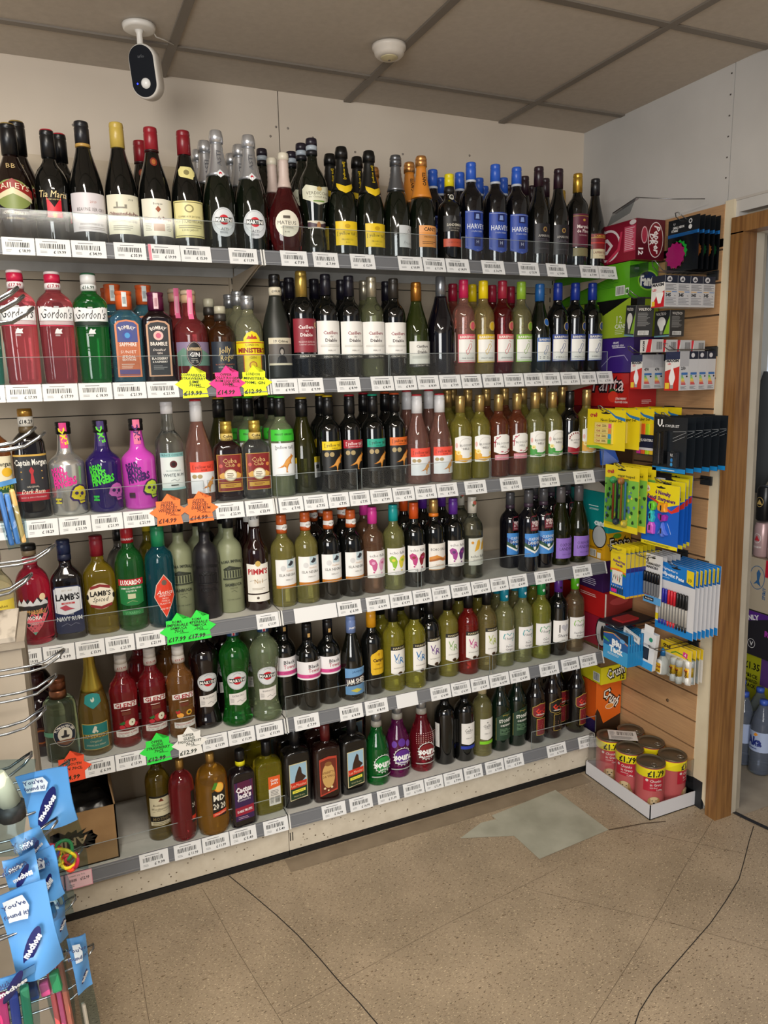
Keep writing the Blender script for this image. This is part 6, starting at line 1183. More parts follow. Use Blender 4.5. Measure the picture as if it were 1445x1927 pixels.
def star_pts(w, h, spikes=True):
    P = [(-.36, .36), (-.18, .36), (0, .60), (.18, .36), (.38, .38), (.36, .16), (.58, 0), (.36, -.16), (.40, -.44), (-.38, -.46), (-.36, -.18), (-.58, 0), (-.36, .16)]
    return [(x*w, y*h) for x, y in P][::-1]
def build_stars():
    cn = {'fluor_yellow': 'fluorescent yellow', 'fluor_pink': 'fluorescent pink', 'fluor_orange': 'fluorescent orange', 'fluor_green': 'fluorescent green', 'fluor_red': 'bright orange red', 'white': 'white'}
    for i, (s, x, c, txt) in enumerate(STARS):
        lines = txt.split('|'); price = lines[-1]
        extra = {0: 'for strawberry lime gin', 1: 'for rum liqueur', 2: 'for 700ml gin, by the upright', 3: 'for white rum', 4: 'for dark rum', 5: ', left one', 6: ', right one', 7: 'for ship label gin', 8: 'for strawberry vodka', 9: 'for passion fruit vodka'}[i]
        t = thing('offer_star', cn[c]+' handwritten '+price+' offer star on '+SN[s]+' '*(extra[0] != ',')+extra, 'price sign', (x, SHELF_Y[s]-.006-(.001 if i % 2 else 0), SHELF_Z[s]-.008), 0, 'handwritten offer stars')
        ly = [('p', star_pts(90, 82), c)]
        n = len(lines)-1; z = 24
        for q, l in enumerate(lines[:-1]):
            ly.append(('t', l, -2+q*1.5, z, 7.5, '1C2A14' if c != 'fluor_orange' else '5A2410', {'w': min(68, 6.6*len(l)), 's': .12, 'r': -3, 'b': .02})); z -= 36/n
        if n >= 4: ly.append(('l', [(2, z+36/n-6), (28, z+36/n-7)], .9, '1C2A14'))
        ly.append(('t', price, -6, -24, 12, '1C2A14' if c != 'fluor_orange' else '5A2410', {'w': 50, 's': .15, 'b': .025}))
        mb = MB(); draw(mb, ly, lambda x_, z_, L: (x_/1000, -.0012+z_*.00018-L*.0002, z_/1000), 0, .5)
        mb.obj('star_card', t)

# ---------------------------------------------------------------- cartons of canned drinks stacked at the end of the shelving
def art_box(name, label, cat, lo, hi, base, front, side, group=None, top=None, rz=0.0, bevel=.002):
    """lo/hi in world metres; front faces -Y, side faces -X"""
    cx, cy = (lo[0]+hi[0])/2, (lo[1]+hi[1])/2
    t = thing(name, label, cat, (cx, cy, lo[2]), rz, group)
    a = (lo[0]-cx, lo[1]-cy, 0); b = (hi[0]-cx, hi[1]-cy, hi[2]-lo[2])
    mb = MB(); mb.box(a, b, mat(base, .38), bevel=bevel)
    H_ = (b[2])*1000
    if front: draw(mb, front, flat((a[0], a[1]-.0003, 0), (1, 0, 0), (0, 0, 1), (0, -1, 0)), 0, .35)
    if side: draw(mb, side, flat((a[0]-.0003, b[1], 0), (0, -1, 0), (0, 0, 1), (-1, 0, 0)), 0, .35)
    if top: draw(mb, top, flat((a[0], a[1], b[2]+.0003), (1, 0, 0), (0, 1, 0), (0, 0, 1)), 0, .35)
    mb.obj('carton', t); return t
def build_cartons():
    x0, x1 = 1.268, 1.394; G_ = 'drink can cartons stacked beside the shelving'
    W_ = 126; D = 330  # side artwork runs from the back (x=0) to the front (x=D)
    def cart(label, z0, z1, yf, base, front, side, xo=0, **k):
        return art_box('drink_carton', label, 'carton', (x0+xo, yf, z0), (x1, .36, z1), base, front, side, G_, **k)
    cart('maroon soda carton, topmost of the carton stack by the shelf end', 1.916, 2.048, -.076, '8A1830',
         [('r', 0, W_, 0, 132, '5A1020'), ('e', 86, 66, 34, 58, 'E8DCDC'), ('e', 86, 66, 31, 55, '7A1626'), ('t', 'DR', 70, 66, 20, 'F2E8E8', {'r': -90, 'b': .03}), ('t', 'Pepper', 92, 66, 26, 'F4ECEC', {'r': -90, 'w': 92, 'b': .03, 's': .2}), ('e', 36, 80, 14, 28, 'D8A8B0'), ('e', 36, 80, 11, 24, 'A83048'), ('t', '12', 22, 26, 20, 'F4ECEC', {'r': -90, 'b': .04})],
         [('r', 380, 434, 30, 112, 'C8506A'), ('ln', 384, 430, 34, 108, 12, 'E8C0C8'), ('o', 300, 62, 62, 54, 8, 'E8DCDC'), ('t', 'D', 300, 62, 50, 'E8DCDC', {'b': .04}), ('e', 420, 122, 16, 8, 'E8DCDC'), ('p', [(300, 4), (360, 40), (372, 100), (362, 100), (348, 46), (290, 10)], 'C83A58')])
    cart('bright green soda carton, second from top of the carton stack', 1.793, 1.914, -.053, '5CA81E',
         [('r', 0, W_, 0, 121, '4E9A1C'), ('e', 82, 60, 46, 34, '8AC83A'), ('e', 82, 60, 40, 29, '142A5A'), ('t', 'Fanta', 84, 60, 34, 'F0F4F0', {'w': 74, 'b': .05}), ('e', 30, 96, 14, 14, '2A7A2A'), ('t', '100%', 30, 98, 7, 'F0F4F0', {'b': .02})],
         [('ln', 250, 360, 40, 110, 14, '3A8A1A'), ('r', 346, 392, 12, 44, 'E8ECE4'), ('bar', 350, 388, 15, 41, '2A2A2A'), ('r', 396, 412, 12, 34, 'E8ECE4'), ('e', 404, 23, 6, 8, '4A8A2A')])
    cart('lime and black soda carton marked 12 cans, third from top of the carton stack', 1.662, 1.792, -.062, 'A8C030',
         [('r', 0, W_, 0, 130, '9AB82A'), ('p', [(0, 60), (60, 130), (0, 130)], '101210')],
         [('r', 180, 422, 0, 130, '9CB830'), ('p', [(180, 40), (415, 130), (180, 130)], '0E0F0E'), ('e', 240, 118, 20, 5, 'B8C83A'), ('t', '12', 370, 62, 26, 'E8F0DC'), ('t', 'CANS', 376, 38, 16, 'E8F0DC', {'b': .03}), ('ln', 350, 400, 10, 28, 3, 'D8E4B0')])
    cart('violet grape soda carton, fourth from top of the carton stack', 1.540, 1.661, -.085, '3A2078',
         [('r', 0, W_, 0, 121, '2E1A66'), ('e', 70, 50, 44, 40, 'B8BCC0'), ('e', 70, 50, 36, 32, '1E1E26')],
         [('t', 'GRAPE', 356, 104, 7, 'E8E4F4', {'b': .03, 's': .2}), ('t', 'FLAVORED SODA', 366, 94, 7, 'E8E4F4', {'w': 60, 'b': .03, 's': .2}), ('ln', 340, 420, 84, 90, 1, 'E8E4F4'), ('l', [(280, 20), (330, 56), (400, 60), (420, 40)], 3, 'A8A0C8')])
    cart('red strawberry soda carton, fifth from top of the carton stack', 1.4195, 1.5385, -.068, 'B8201C',
         [('r', 0, W_, 0, 118, 'B01E22'), ('o', 90, 90, 26, 22, 5, 'D88A8A'), ('ln', 60, 110, 10, 26, 3, 'E8C8C0')],
         [('t', 'Fanta', 320, 84, 60, '16121C', {'w': 170, 'b': .06, 's': .2}), ('t', 'Fanta', 321, 85, 58, 'E8D0D0', {'w': 164, 'b': .0, 's': .2}), ('p', [(330, 60), (344, 66), (352, 58), (366, 66), (360, 50), (344, 46)], '2A5A20'), ('e', 350, 36, 26, 20, 'D83A2A'), ('t', 'STRAWBERRY', 392, 30, 8, 'F4E8E4', {'w': 56, 'b': .02}), ('t', 'FLAVORED SODA', 394, 18, 7, 'F4E8E4', {'w': 64, 'b': .02})])
    cart('dark red cherry carton hidden behind yellow hanging cards, sixth in the carton stack', 1.2875, 1.4185, .02, '7A1424', None, [('r', 200, 340, 0, 131, '7E1626'), ('e', 300, 60, 30, 40, 'A02030')])
    art_box('kraft_carton', 'torn brown cardboard carton between red and teal cartons', 'carton', (x0+.01, .03, 1.158), (x1, .36, 1.2865), '8A6844', [('r', 8, 110, 10, 120, '4A3420')], None, None, bevel=.001)
    t = thing('snack_pack', 'blue snack pouch tucked beside the brown cardboard carton', 'packet', (1.262, -.004, 1.222))
    mb = MB(); mb.add([(-.03, .03, .055), (.0, 0, .062), (.022, -.012, .0), (-.028, .02, -.012), (-.03, .036, .055), (.0, .012, .062), (.024, .006, .0), (-.028, .03, -.012)], [(0, 3, 2, 1), (4, 5, 6, 7), (0, 1, 5, 4), (1, 2, 6, 5), (2, 3, 7, 6), (3, 0, 4, 7)], mat('1A5AC0', .3)); mb.obj('pouch', t)
    cart('slim black and white carton resting on the teal carton', 1.103, 1.157, .03, '1C1A1A', [('r', 0, 126, 0, 54, 'C8C4BC'), ('ln', 20, 100, 12, 30, 3, '5A5A58')], [('p', [(180, 0), (326, 0), (326, 20), (260, 52), (180, 52)], 'BDB6A8')])
    cart('teal soda carton with white lettering in the middle of the carton stack', .952, 1.102, .014, '0E8A88',
         [('r', 0, W_, 0, 150, '0C8482'), ('t', 'cans', 60, 40, 20, 'E8F4F4', {'w': 70, 'b': .05}), ('ln', 96, 126, 120, 128, 1, 'E8F4F4')], [('ln', 236, 306, 90, 98, 1, 'D8F0F0'), ('ln', 240, 300, 78, 86, 2, 'D8F0F0'), ('t', 'cans', 300, 34, 22, 'E8F4F4', {'w': 62, 'b': .06})])
    cart('yellow soda carton directly below the teal one', .842, .951, .030, 'D8A018',
         [('r', 0, W_, 0, 108, 'DCA81C'), ('t', 'Fanta', 76, 66, 44, '1A1814', {'w': 104, 'b': .09, 'r': 4}), ('t', 'Fanta', 76, 66, 42, 'F0E8D0', {'w': 98, 'b': .0, 'r': 4}), ('e', 60, 92, 20, 10, '5A9A2A'), ('ln', 60, 120, 6, 18, 2, '6A4A10')],
         [('e', 300, 90, 36, 40, 'B8BCBC'), ('o', 300, 90, 40, 44, 4, '1A1814'), ('r', 250, 286, 8, 36, 'E8E4D8'), ('bar', 252, 284, 10, 34, '2A2A2A'), ('r', 292, 312, 6, 28, 'E8E4D8'), ('ln', 250, 320, 40, 48, 2, '6A3A10')])
    cart('deep purple soda carton with green 100% mark below the yellow one', .719, .841, .032, '3A1E52',
         [('r', 0, W_, 0, 122, '34184C'), ('e', 70, 104, 34, 18, '2E8A3A'), ('t', '100%', 70, 106, 14, 'E8F0E8', {'b': .03}), ('o', 88, 52, 46, 34, 4, 'C8C0D8'), ('t', 'Fanta', 90, 50, 34, 'E8E4F0', {'w': 76, 'b': .05, 'r': 20}), ('t', 'GRAPE', 100, 12, 7, 'E8E4F0', {'w': 40})],
         [('ln', 210, 300, 14, 44, 4, 'C8C0D8')])
    cart('scarlet soda carton with torn front under the purple one', .618, .718, .008, 'B41E1E', [('r', 0, W_, 0, 100, '8A2A2A'), ('p', [(0, 0), (126, 30), (126, 0)], '2A1A14'), ('e', 60, 66, 44, 14, 'A84040')], [('ln', 200, 320, 70, 84, 2, 'E8C8C0'), ('r', 344, 352, 0, 100, 'D8D0C8')])
    cart('crimson cola carton with black and silver can picture', .500, .617, -.011, '8E1A30', [('r', 0, W_, 0, 117, '961C34')], [('e', 330, 62, 30, 54, 'C8C8C8'), ('o', 330, 62, 34, 58, 5, '121212'), ('e', 334, 60, 10, 30, '2A2A2A')])
    art_box('kraft_carton', 'plain brown cardboard carton low in the carton stack', 'carton', (x0, .03, .419), (x1, .36, .499), '6A5238', [('r', 0, 126, 0, 80, '6E563A')], None, None, bevel=.001)
    cart('yellow crushed soda carton with white logo near the stack bottom', .348, .418, .026, 'CCC21E',
         [('r', 0, W_, 0, 70, 'D6CC20'), ('t', 'Crush', 72, 44, 40, '16160E', {'w': 92, 'b': .10, 'r': 12}), ('t', 'Crush', 72, 44, 38, 'F0F0E0', {'w': 86, 'b': .02, 'r': 12}), ('t', '12', 106, 16, 18, '16160E', {'b': .05})], [('r', 290, 328, 8, 44, 'D8DCD8'), ('bar', 293, 325, 11, 41, '2A2A2A')])
    art_box('drink_carton', 'orange crushed soda carton with torn lower flap at the stack bottom', 'carton', (x0, .051, .13), (x1, .36, .347), '3A2A1E',
            [('p', [(0, 90), (18, 130), (0, 216)][::-1], 'D8621C'), ('p', [(0, 217), (0, 120), (20, 90), (40, 40), (126, 66), (126, 217)], 'DC661E'), ('t', 'Crush', 78, 146, 44, '2A1408', {'w': 100, 'b': .10, 'r': -40}), ('t', 'Crush', 78, 146, 42, 'F4ECE0', {'w': 94, 'b': .02, 'r': -40}), ('e', 70, 108, 22, 12, 'E8923A'), ('o', 70, 108, 22, 12, 2, 'F4ECE0')],
            [('r', 230, 309, 60, 217, 'C8541A'), ('r', 230, 309, 0, 60, '2A1E50')], G_)
    art_box('drink_carton', 'dark navy carton at floor level behind the dog food cans', 'carton', (x0, .06, 0.0), (x1, .36, .129), '16162A', [('r', 10, 120, 60, 110, '3A3A48'), ('ln', 20, 100, 70, 100, 4, '8A8A90')], None, G_)

# ---------------------------------------------------------------- slatwall and everything hooked onto it
m_slat, _nt, _b = nodes('slat_wood')
_tc = N(_nt, 'ShaderNodeTexCoord'); _mp = N(_nt, 'ShaderNodeMapping'); _mp.inputs['Scale'].default_value = (1, 2.0, 40)
_nz = N(_nt, 'ShaderNodeTexNoise'); _nz.inputs['Scale'].default_value = 5; _nz.inputs['Detail'].default_value = 5
_cr = N(_nt, 'ShaderNodeValToRGB'); _cr.color_ramp.elements[0].color = rgb('AD8660'); _cr.color_ramp.elements[1].color = rgb('BA9269'); _cr.color_ramp.elements[0].position = .35; _cr.color_ramp.elements[1].position = .65
_nt.links.new(_tc.outputs['Object'], _mp.inputs[0]); _nt.links.new(_mp.outputs[0], _nz.inputs[0]); _nt.links.new(_nz.outputs[0], _cr.inputs[0]); _nt.links.new(_cr.outputs[0], _b.inputs['Base Color']); _b.inputs['Roughness'].default_value = .4
m_wire = mat('8A8C8E', .25, .9)
def build_slatwall():
    t = thing('slatwall_panel', 'beech slatwall panel covering the right wall beside the cartons', 'wall panel', (XR, 0, .1))
    mb = MB(); z = 1.9158; k = 0
    edges = [2.051-.1]
    zs_ = [1.9158-.1*i for i in range(19)]
    prev = 2.049-.1
    for zz in zs_+[0.115]:
        top = prev; bot = zz+.003
        if top-bot > .01: mb.box((-.013, -.315, bot-.1), (-.004, .385, top-.1), m_slat)
        prev = zz-.003
    mb.box((-.013, -.315, 1.9238-.1), (-.004, .385, 2.051-.1), m_slat)
    mb.obj('slats', t)
    mb = MB(); mb.box((-.004, -.315, .005), (-.001, .385, 1.95), mat('5E4A36', .8)); mb.obj('backing', t)
    mb = MB(); mb.lathe([(0, .006), (.003, .006)], mat('5A4630', .5), 12); q = len(mb.v)
    for i in range(q): v_ = mb.v[i]; mb.v[i] = (-.013-v_[2], -.185+v_[0], .345-.1+v_[1])
    mb.obj('screw', t)
def hook(name, label, y, z, x_tip, group='wire hooks on the slatwall', rise=.02, plate=True):
    """double wire merchandising hook from the slatwall towards the aisle"""
    L_ = XR-.013-x_tip
    t = thing('display_hook', label, 'hook', (XR-.013, y, z), 0, group)
    mb = MB(); r = .0016
    mb.tube([(0, -.012, 0), (-L_+.03, -.012, 0), (-L_+.01, -.012, rise*.5), (-L_, -.006, rise), (-L_, .006, rise), (-L_+.01, .012, rise*.5), (-L_+.03, .012, 0), (0, .012, 0)], r, m_wire, 6)
    mb.obj('wire', t)
    mb = MB(); mb.box((-.005, -.022, -.022), (.004, .022, .008), mat('26282A', .4)); mb.obj('mount', t)
    return t
def card(x, y0, y1, z0, z1, base, layers, name, label, cat, group, thick=.0012, tilt=0.0, extra=None, hole=True, round_=True):
    """hanging card facing -X; y0 is the left (far) edge, y1 the right (near) edge"""
    t = thing(name, label, cat, (x, (y0+y1)/2, z1), tilt, group)
    w = (y0-y1)*1000; h = (z1-z0)*1000
    mb = MB(); mb.box((0, (y1-y0)/2, -(z1-z0)), (thick, (y0-y1)/2, 0), mat(base, .35))
    fm = flat((-.0002, (y0-y1)/2, -(z1-z0)), (0, -1, 0), (0, 0, 1), (-1, 0, 0))
    draw(mb, layers(w, h), fm, 0, .35)
    if hole: draw(mb, [('p', [(w*.38, h-13), (w*.44, h-15), (w*.56, h-15), (w*.62, h-13), (w*.62, h-10), (w*.55, h-10), (w*.5, h-6), (w*.45, h-10), (w*.38, h-10)], '1A1A1A')], fm, 5, .5)
    mb.obj('backing_card', t)
    if extra: extra(t, w/1000, h/1000)
    return t
def series(n, xa, xb): return [xa+(xb-xa)*i/(n-1) for i in range(n)]
def pos_word(i, n): return 'foremost' if i == 0 else ('rearmost' if i == n-1 else ['', 'second', 'third', 'fourth', 'fifth', 'sixth', 'seventh', 'eighth'][i]+' from front')
def build_hanging():
    m_clear = clear_sheet('clear_wrap', 'E4E8EA')
    # neon star packs
    for i, x in enumerate(series(5, 1.293, 1.380)):
        def ex(t, w, h, i=i):
            mb = MB(); fx = -.004
            fm = flat((fx, w/2, -h), (0, -1, 0), (0, 0, 1), (-1, 0, 0)); W_ = w*1000
            def burst(cx, cz, R, c, n=13): return ('p', [(cx+(R if k % 2 == 0 else R*.84)*math.cos(k*PI/n), cz+(R if k % 2 == 0 else R*.84)*math.sin(k*PI/n)) for k in range(2*n)], c)
            if i == 0: L_ = [burst(52, 62, 36, 'fluor_green'), burst(44, 44, 34, 'F0A060'), burst(38, 52, 42, 'FF1E90')]
            else: L_ = [burst(W_-26, 60, 22, ['2A6A3A', 'E8823A'][i % 2])]
            draw(mb, L_, fm, 0, .5); mb.obj('neon_stars', t)
            mb = MB(); mb.box((-.0075, -w/2, -h), (-.0070, w/2, -.045), m_clear); mb.obj('clear_bag', t)
        card(x, -.195, -.322, 1.853, 2.015, '101216', lambda w, h: [('r', 0, w, h-44, h, '14181C'), ('r', 0, w, h-54, h-44, '2A7AC8'), ('t', 'U', w*.2, h-14, 8, 'F0F0F0'), ('t', 'SMALL NEON', w*.34, h-25, 7, 'F0F0F0', {'w': 46, 'b': .02}), ('t', 'STARS', w*.22, h-34, 7, 'F0F0F0', {'b': .02}), ('e', w*.72, h-14, 7, 7, 'D8D8D8'), ('e', w*.72, h-31, 7, 7, 'D8D8D8'), ('e', w*.72, h-14, 4, 4, '101216')],
             'star_pack', 'black pack of neon paper stars on the top hook, '+pos_word(i, 5), 'stationery pack', 'neon star packs on the slatwall', extra=ex)
    hook('h', 'wire hook carrying the neon star packs', -.258, 2.008, 1.262)
    # clear price holder brackets
    t = thing('label_holder', 'empty clear plastic label holder above the maroon soda carton', 'label holder', (1.21, -.10, 2.075), -.2)
    mb = MB(); mh = clear_sheet('holder_plastic', 'B8BEC0', 1.0)
    mb.add([(0, .10, 0), (0, -.045, .018), (-.02, -.045, -.03), (-.02, .10, -.045)], [(0, 1, 2, 3)], mh); mb.add([(0, .10, 0), (0, -.045, .018), (.012, -.045, .015), (.012, .10, -.003)], [(0, 1, 2, 3)], mh)
    mb.obj('clear_flap', t)
    mb = MB(); mb.tube([(.19, -.13, .0), (.10, -.09, .006), (0, -.045, .018), (0, .10, 0)], .0016, m_wire, 6); mb.obj('wire', t)
    # boxes of spot bulbs
    def bulbbox(x, y0, y1, z0, z1, dx, front, side, label, group, cat='bulb box', name='bulb_box'):
        t = thing(name, label, cat, (x+dx/2, (y0+y1)/2, z0), 0, group)
        w = y0-y1; h = z1-z0; mb = MB(); mb.box((-dx/2, -w/2, 0), (dx/2, w/2, h), mat('C8C8C8', .4), bevel=.0008)
        draw(mb, front(w*1000, h*1000), flat((-dx/2-.0003, w/2, 0), (0, -1, 0), (0, 0, 1), (-1, 0, 0)), 0, .35)
        draw(mb, side(dx*1000, h*1000), flat((-dx/2, -w/2-.0003, 0), (1, 0, 0), (0, 0, 1), (0, -1, 0)), 0, .35)
        mb.obj('box', t); return t
    def spotf(w, h): return [('r', 0, w, 0, h, 'E4E2DE'), ('r', 0, w, h*.78, h, '1C2030'), ('t', 'MAXIM', w*.5, h*.72, 9, '14161E', {'w': w*.86, 'b': .05}), ('p', [(0, 0), (w, 0), (w, h*.52), (w*.4, h*.36)], 'C8202C'), ('t', 'LED', w*.25, h*.56, 7, 'C8202C', {'b': .03}), ('g', [(w*.38, h*.46), (w*.92, h*.46)], [(w*.38, h*.40), (w*.55, h*.12), (w*.75, h*.12), (w*.92, h*.40)], 'F4F4F0'), ('r', 4, w*.3, 4, h*.2, 'E8C838')]
    def spots(w, h): return [('r', 0, w, 0, h, 'BEBEC0'), ('r', 0, w, h*.76, h, '1E2434'), ('e', w*.35, h*.88, w*.2, h*.09, 'C8C8CC'), ('p', [(w*.2, h*.84), (w*.38, h*.94), (w*.5, h*.84)], '4A4A50'), ('ln', 3, w-3, h*.52, h*.72, 5, '6A6A6E'), ('r', 3, w*.5, h*.47, h*.49, 'D8A030'), ('r', w*.55, w-3, h*.47, h*.49, '3A6AA8'), ('t', '345', w*.28, h*.38, 10, '16181E', {'b': .04}), ('t', 'lm', w*.8, h*.36, 4, '16181E'), ('ln', 3, w-3, h*.06, h*.3, 5, '8A8A8E')]
    for i in range(4): bulbbox(1.173+i*.0525, -.258, -.313, 1.738, 1.832-i*.0, .0515, spotf, spots, 'white and red spot bulb box marked 345, '+pos_word(i, 4), 'spot bulb boxes on one hook')
    hook('h', 'wire hook above the spot bulb boxes', -.285, 1.846, 1.150, rise=.03)
    t = thing('label_holder', 'grey clear ticket holder over the spot bulb boxes', 'label holder', (1.15, -.23, 1.85), 0)
    mb = MB(); mb.box((-.001, -.035, -.012), (0, .045, .026), mh); mb.obj('clear_flap', t)
    # GLS bulb boxes
    def glsf(w, h): return [('r', 0, w, 0, h, '2A2C2E'), ('t', 'VOLTICO', w*.42, h*.88, 9, 'E8E4DC', {'w': w*.66, 'b': .02}), ('p', [(w*.6, h*.1), (w, h*.1), (w, h*.8)], '8AB82E'), ('e', w*.46, h*.56, w*.28, h*.2, 'E6E4E0'), ('g', [(w*.24, h*.52), (w*.68, h*.52)], [(w*.24, h*.48), (w*.38, h*.24), (w*.56, h*.24), (w*.68, h*.48)], 'E6E4E0'), ('r', w*.38, w*.56, h*.10, h*.24, '8A8A88'), ('r', 0, w, 0, h*.06, '6A9AA8')]
    def glss(w, h): return [('r', 0, w, 0, h, '303030'), ('t', 'VOLTICO', w*.5, h*.88, 8, 'E8E4DC', {'w': w*.7, 'b': .02}), ('ln', 8, w-8, h*.34, h*.78, 12, '8A8A88'), ('r', w*.2, w*.8, h*.06, h*.2, 'E0E0DC'), ('bar', w*.24, w*.76, h*.07, h*.19, '1A1A1A')]
    t = bulbbox(1.150, -.165, -.228, 1.655, 1.752, .062, glsf, glss, 'black and green round bulb box hanging tilted on the front of its hook', 'round bulb boxes'); t.rotation_euler = (0.10, .0, -.25)
    mb = MB(); mb.box((-.001, -.028, .098), (0, .022, .122), mat('26282A', .4)); mb.obj('hang_tab', t)
    t = bulbbox(1.262, -.185, -.250, 1.652, 1.735, .062, glsf, glss, 'black and green round bulb box hanging behind the tilted one', 'round bulb boxes')
    hook('h', 'wire hook carrying the round bulb boxes', -.205, 1.775, 1.13)
    for i, (x, y) in enumerate(((1.185, -.205), (1.235, -.215), (1.285, -.225), (1.333, -.235))):
        bulbbox(x, y, y-.052, 1.603, 1.643-.002*i, .047, (lambda w, h: [('r', 0, w, 0, h, 'D8D4D0'), ('t', 'MAXIM', w*.3, h*.5, 8, '14161E', {'r': 90, 'w': h*.8, 'b': .05}), ('p', [(w*.5, 0), (w*.9, 0), (w, h), (w*.7, h)], 'C8202C')]), (lambda w, h: [('r', 0, w, 0, h, 'B8B8B8'), ('bar', w*.4, w*.9, h*.2, h*.8, '2A2A2A')]), 'small bulb box lying over the candle bulb hooks, '+pos_word(i, 4), 'bulb boxes lying on the candle bulb hooks')
    def canf(w, h): return [('r', 0, w, 0, h, 'E4E2DE'), ('r', 0, w, h*.80, h, '1C2448'), ('t', 'MAXIM', w*.5, h*.77, 8, '14161E', {'w': w*.84, 'b': .05}), ('t', 'LED', w*.3, h*.69, 6, 'C8202C', {'b': .03}), ('p', [(0, 0), (w, 0), (w, h*.62), (0, h*.5)], 'C8281E'), ('g', [(w*.3, h*.36), (w*.5, h*.68), (w*.72, h*.36)], [(w*.3, h*.3), (w*.42, h*.14), (w*.6, h*.14), (w*.72, h*.3)], 'F0F0F2'), ('r', w*.4, w*.62, h*.05, h*.14, '9A9A9A'), ('r', 3, w*.34, 5, h*.2, 'E8C838')]
    def cans(num):
        def f(w, h):
            L_ = [('r', 0, w, 0, h, 'C0C0C2'), ('r', 0, w, h*.80, h, '1E2434') if not num else ('r', 0, w, h*.62, h, 'A8A8AC'), ('e', w*.4, h*.9, w*.2, h*.06, 'C8C8CC') if not num else ('t', num, w*.4, h*.57, 9, '16181E', {'b': .04}), ('r', w*.2, w*.9, h*.40, h*.46, '3A6AA8')]
            for q, c in enumerate(('2A9A3A', '6ABA3A', 'B8CC2A', 'E8D020', 'E89A20', 'D8502A', 'C81E28')): L_.append(('r', w*.2, w*(.4+.05*q), h*(.36-.035*q), h*(.385-.035*q), c))
            L_ += [('ln', w*.15, w*.85, h*.03, h*.11, 3, '7A7A7E'), ('p', [(w*.7, h*.36), (w*.8, h*.39), (w*.9, h*.36), (w*.8, h*.33)], '1A1A1A')]
            return L_
        return f
    for i, num in enumerate(('470', '470', '')): bulbbox(1.200+i*.0455, -.150, -.202, 1.486, 1.597, .0445, canf, cans(num), 'slim candle bulb box on the left hook, '+pos_word(i, 3), 'candle bulb boxes on the left hook')
    for i, num in enumerate(('250', '', '', '')): bulbbox(1.234+i*.0385, -.268, -.328, 1.481, 1.602, .0375, canf, cans(num), 'slim candle bulb box on the right hook, '+pos_word(i, 4), 'candle bulb boxes on the right hook')
    hook('h', 'wire hook above the left candle bulb boxes', -.176, 1.604, 1.165); hook('h', 'wire hook above the right candle bulb boxes', -.296, 1.608, 1.20)
    # eraser sets
    def er(w, h): return [('r', 0, w, 0, h, 'EAD21E'), ('g', [(w*.55, h), (w*.75, h*.86), (w, h*.8)], [(w*.55, h*.98), (w*.75, h*.80), (w, h*.72)], '2A7AB8'), ('t', 'cre8', w*.17, h*.86, 15, 'B82A38', {'b': .04}), ('t', 'Neon Eraser Set', w*.64, h*.74, 10, '2A2A18', {'w': w*.55, 'b': .02}), ('g', [(0, h*.06), (w*.3, h*.08), (w*.6, 0)], [(0, 0), (w*.3, 0), (w*.6, 0)], '7AB83A')]
    def er3(t, w, h):
        mb = MB(); fm = flat((-.0085, w/2, -h), (0, -1, 0), (0, 0, 1), (-1, 0, 0)); W_, H_ = w*1000, h*1000
        L_ = []
        for q, c in enumerate(('E85A8A', 'E8903A', '3A9AC8', '4AB83A')):
            z = H_*.54-q*17; L_ += [('r', W_*.26, W_*.62, z, z+15, 'E4CE7A'), ('r', W_*.62, W_*.70, z, z+15, c), ('t', 'Cre8', W_*.36, z+7.5, 7, 'A83A3A', {'b': .03}), ('ln', W_*.46, W_*.58, z+3, z+12, 2, '5A4A2A')]
        mb.box((-.008, w/2-W_*.00071, -h+H_*.00015), (-.001, w/2-W_*.00025, -h+H_*.00068), mat('E0CC60', .3)); draw(mb, L_, fm, 0, .35); mb.obj('erasers', t)
    for i, x in enumerate(series(5, 1.12, 1.36)):
        card(x, -.035, -.222, 1.287, 1.420, 'E8D01E', er, 'eraser_pack', 'yellow neon eraser set card, '+pos_word(i, 5), 'stationery pack', 'eraser set cards on one hook', extra=er3)
    hook('h', 'wire hook carrying the eraser sets', -.128, 1.414, 1.09)
    # highlighters
    for i, x in enumerate((1.25, 1.29)):
        def hl(t, w, h):
            mb = MB()
            for q, c in enumerate(('D8309A', 'F0642A', 'B8D82A', 'F0C828')):
                mb.box((-.013, w/2-.004-.020*(q+1), -h+.006), (-.002, w/2-.008-.020*q, -.03), mat(c, .35), bevel=.002)
            fm = flat((-.0135, w/2, -h), (0, -1, 0), (0, 0, 1), (-1, 0, 0))
            draw(mb, [('r', 0, w*1000, 28, 72, '1E2440'), ('t', 'HIGHLIGHTERS', w*480, 54, 9, 'F0F0F0', {'w': w*900, 'b': .02}), ('r', 2, 22, 62, 70, 'D8D8E0'), ('r', 0, w*1000, 20, 28, 'D8D8E0')], fm, 0, .35); mb.obj('highlighters', t)
        card(x, -.141, -.232, 1.262, 1.400, '3A3630', lambda w, h: [('r', 0, w, 0, h, '4A463E')], 'highlighter_pack', 'clear pack of coloured highlighters '+('in front' if i == 0 else 'behind the first'), 'stationery pack', 'highlighter packs beside the eraser sets', extra=hl)
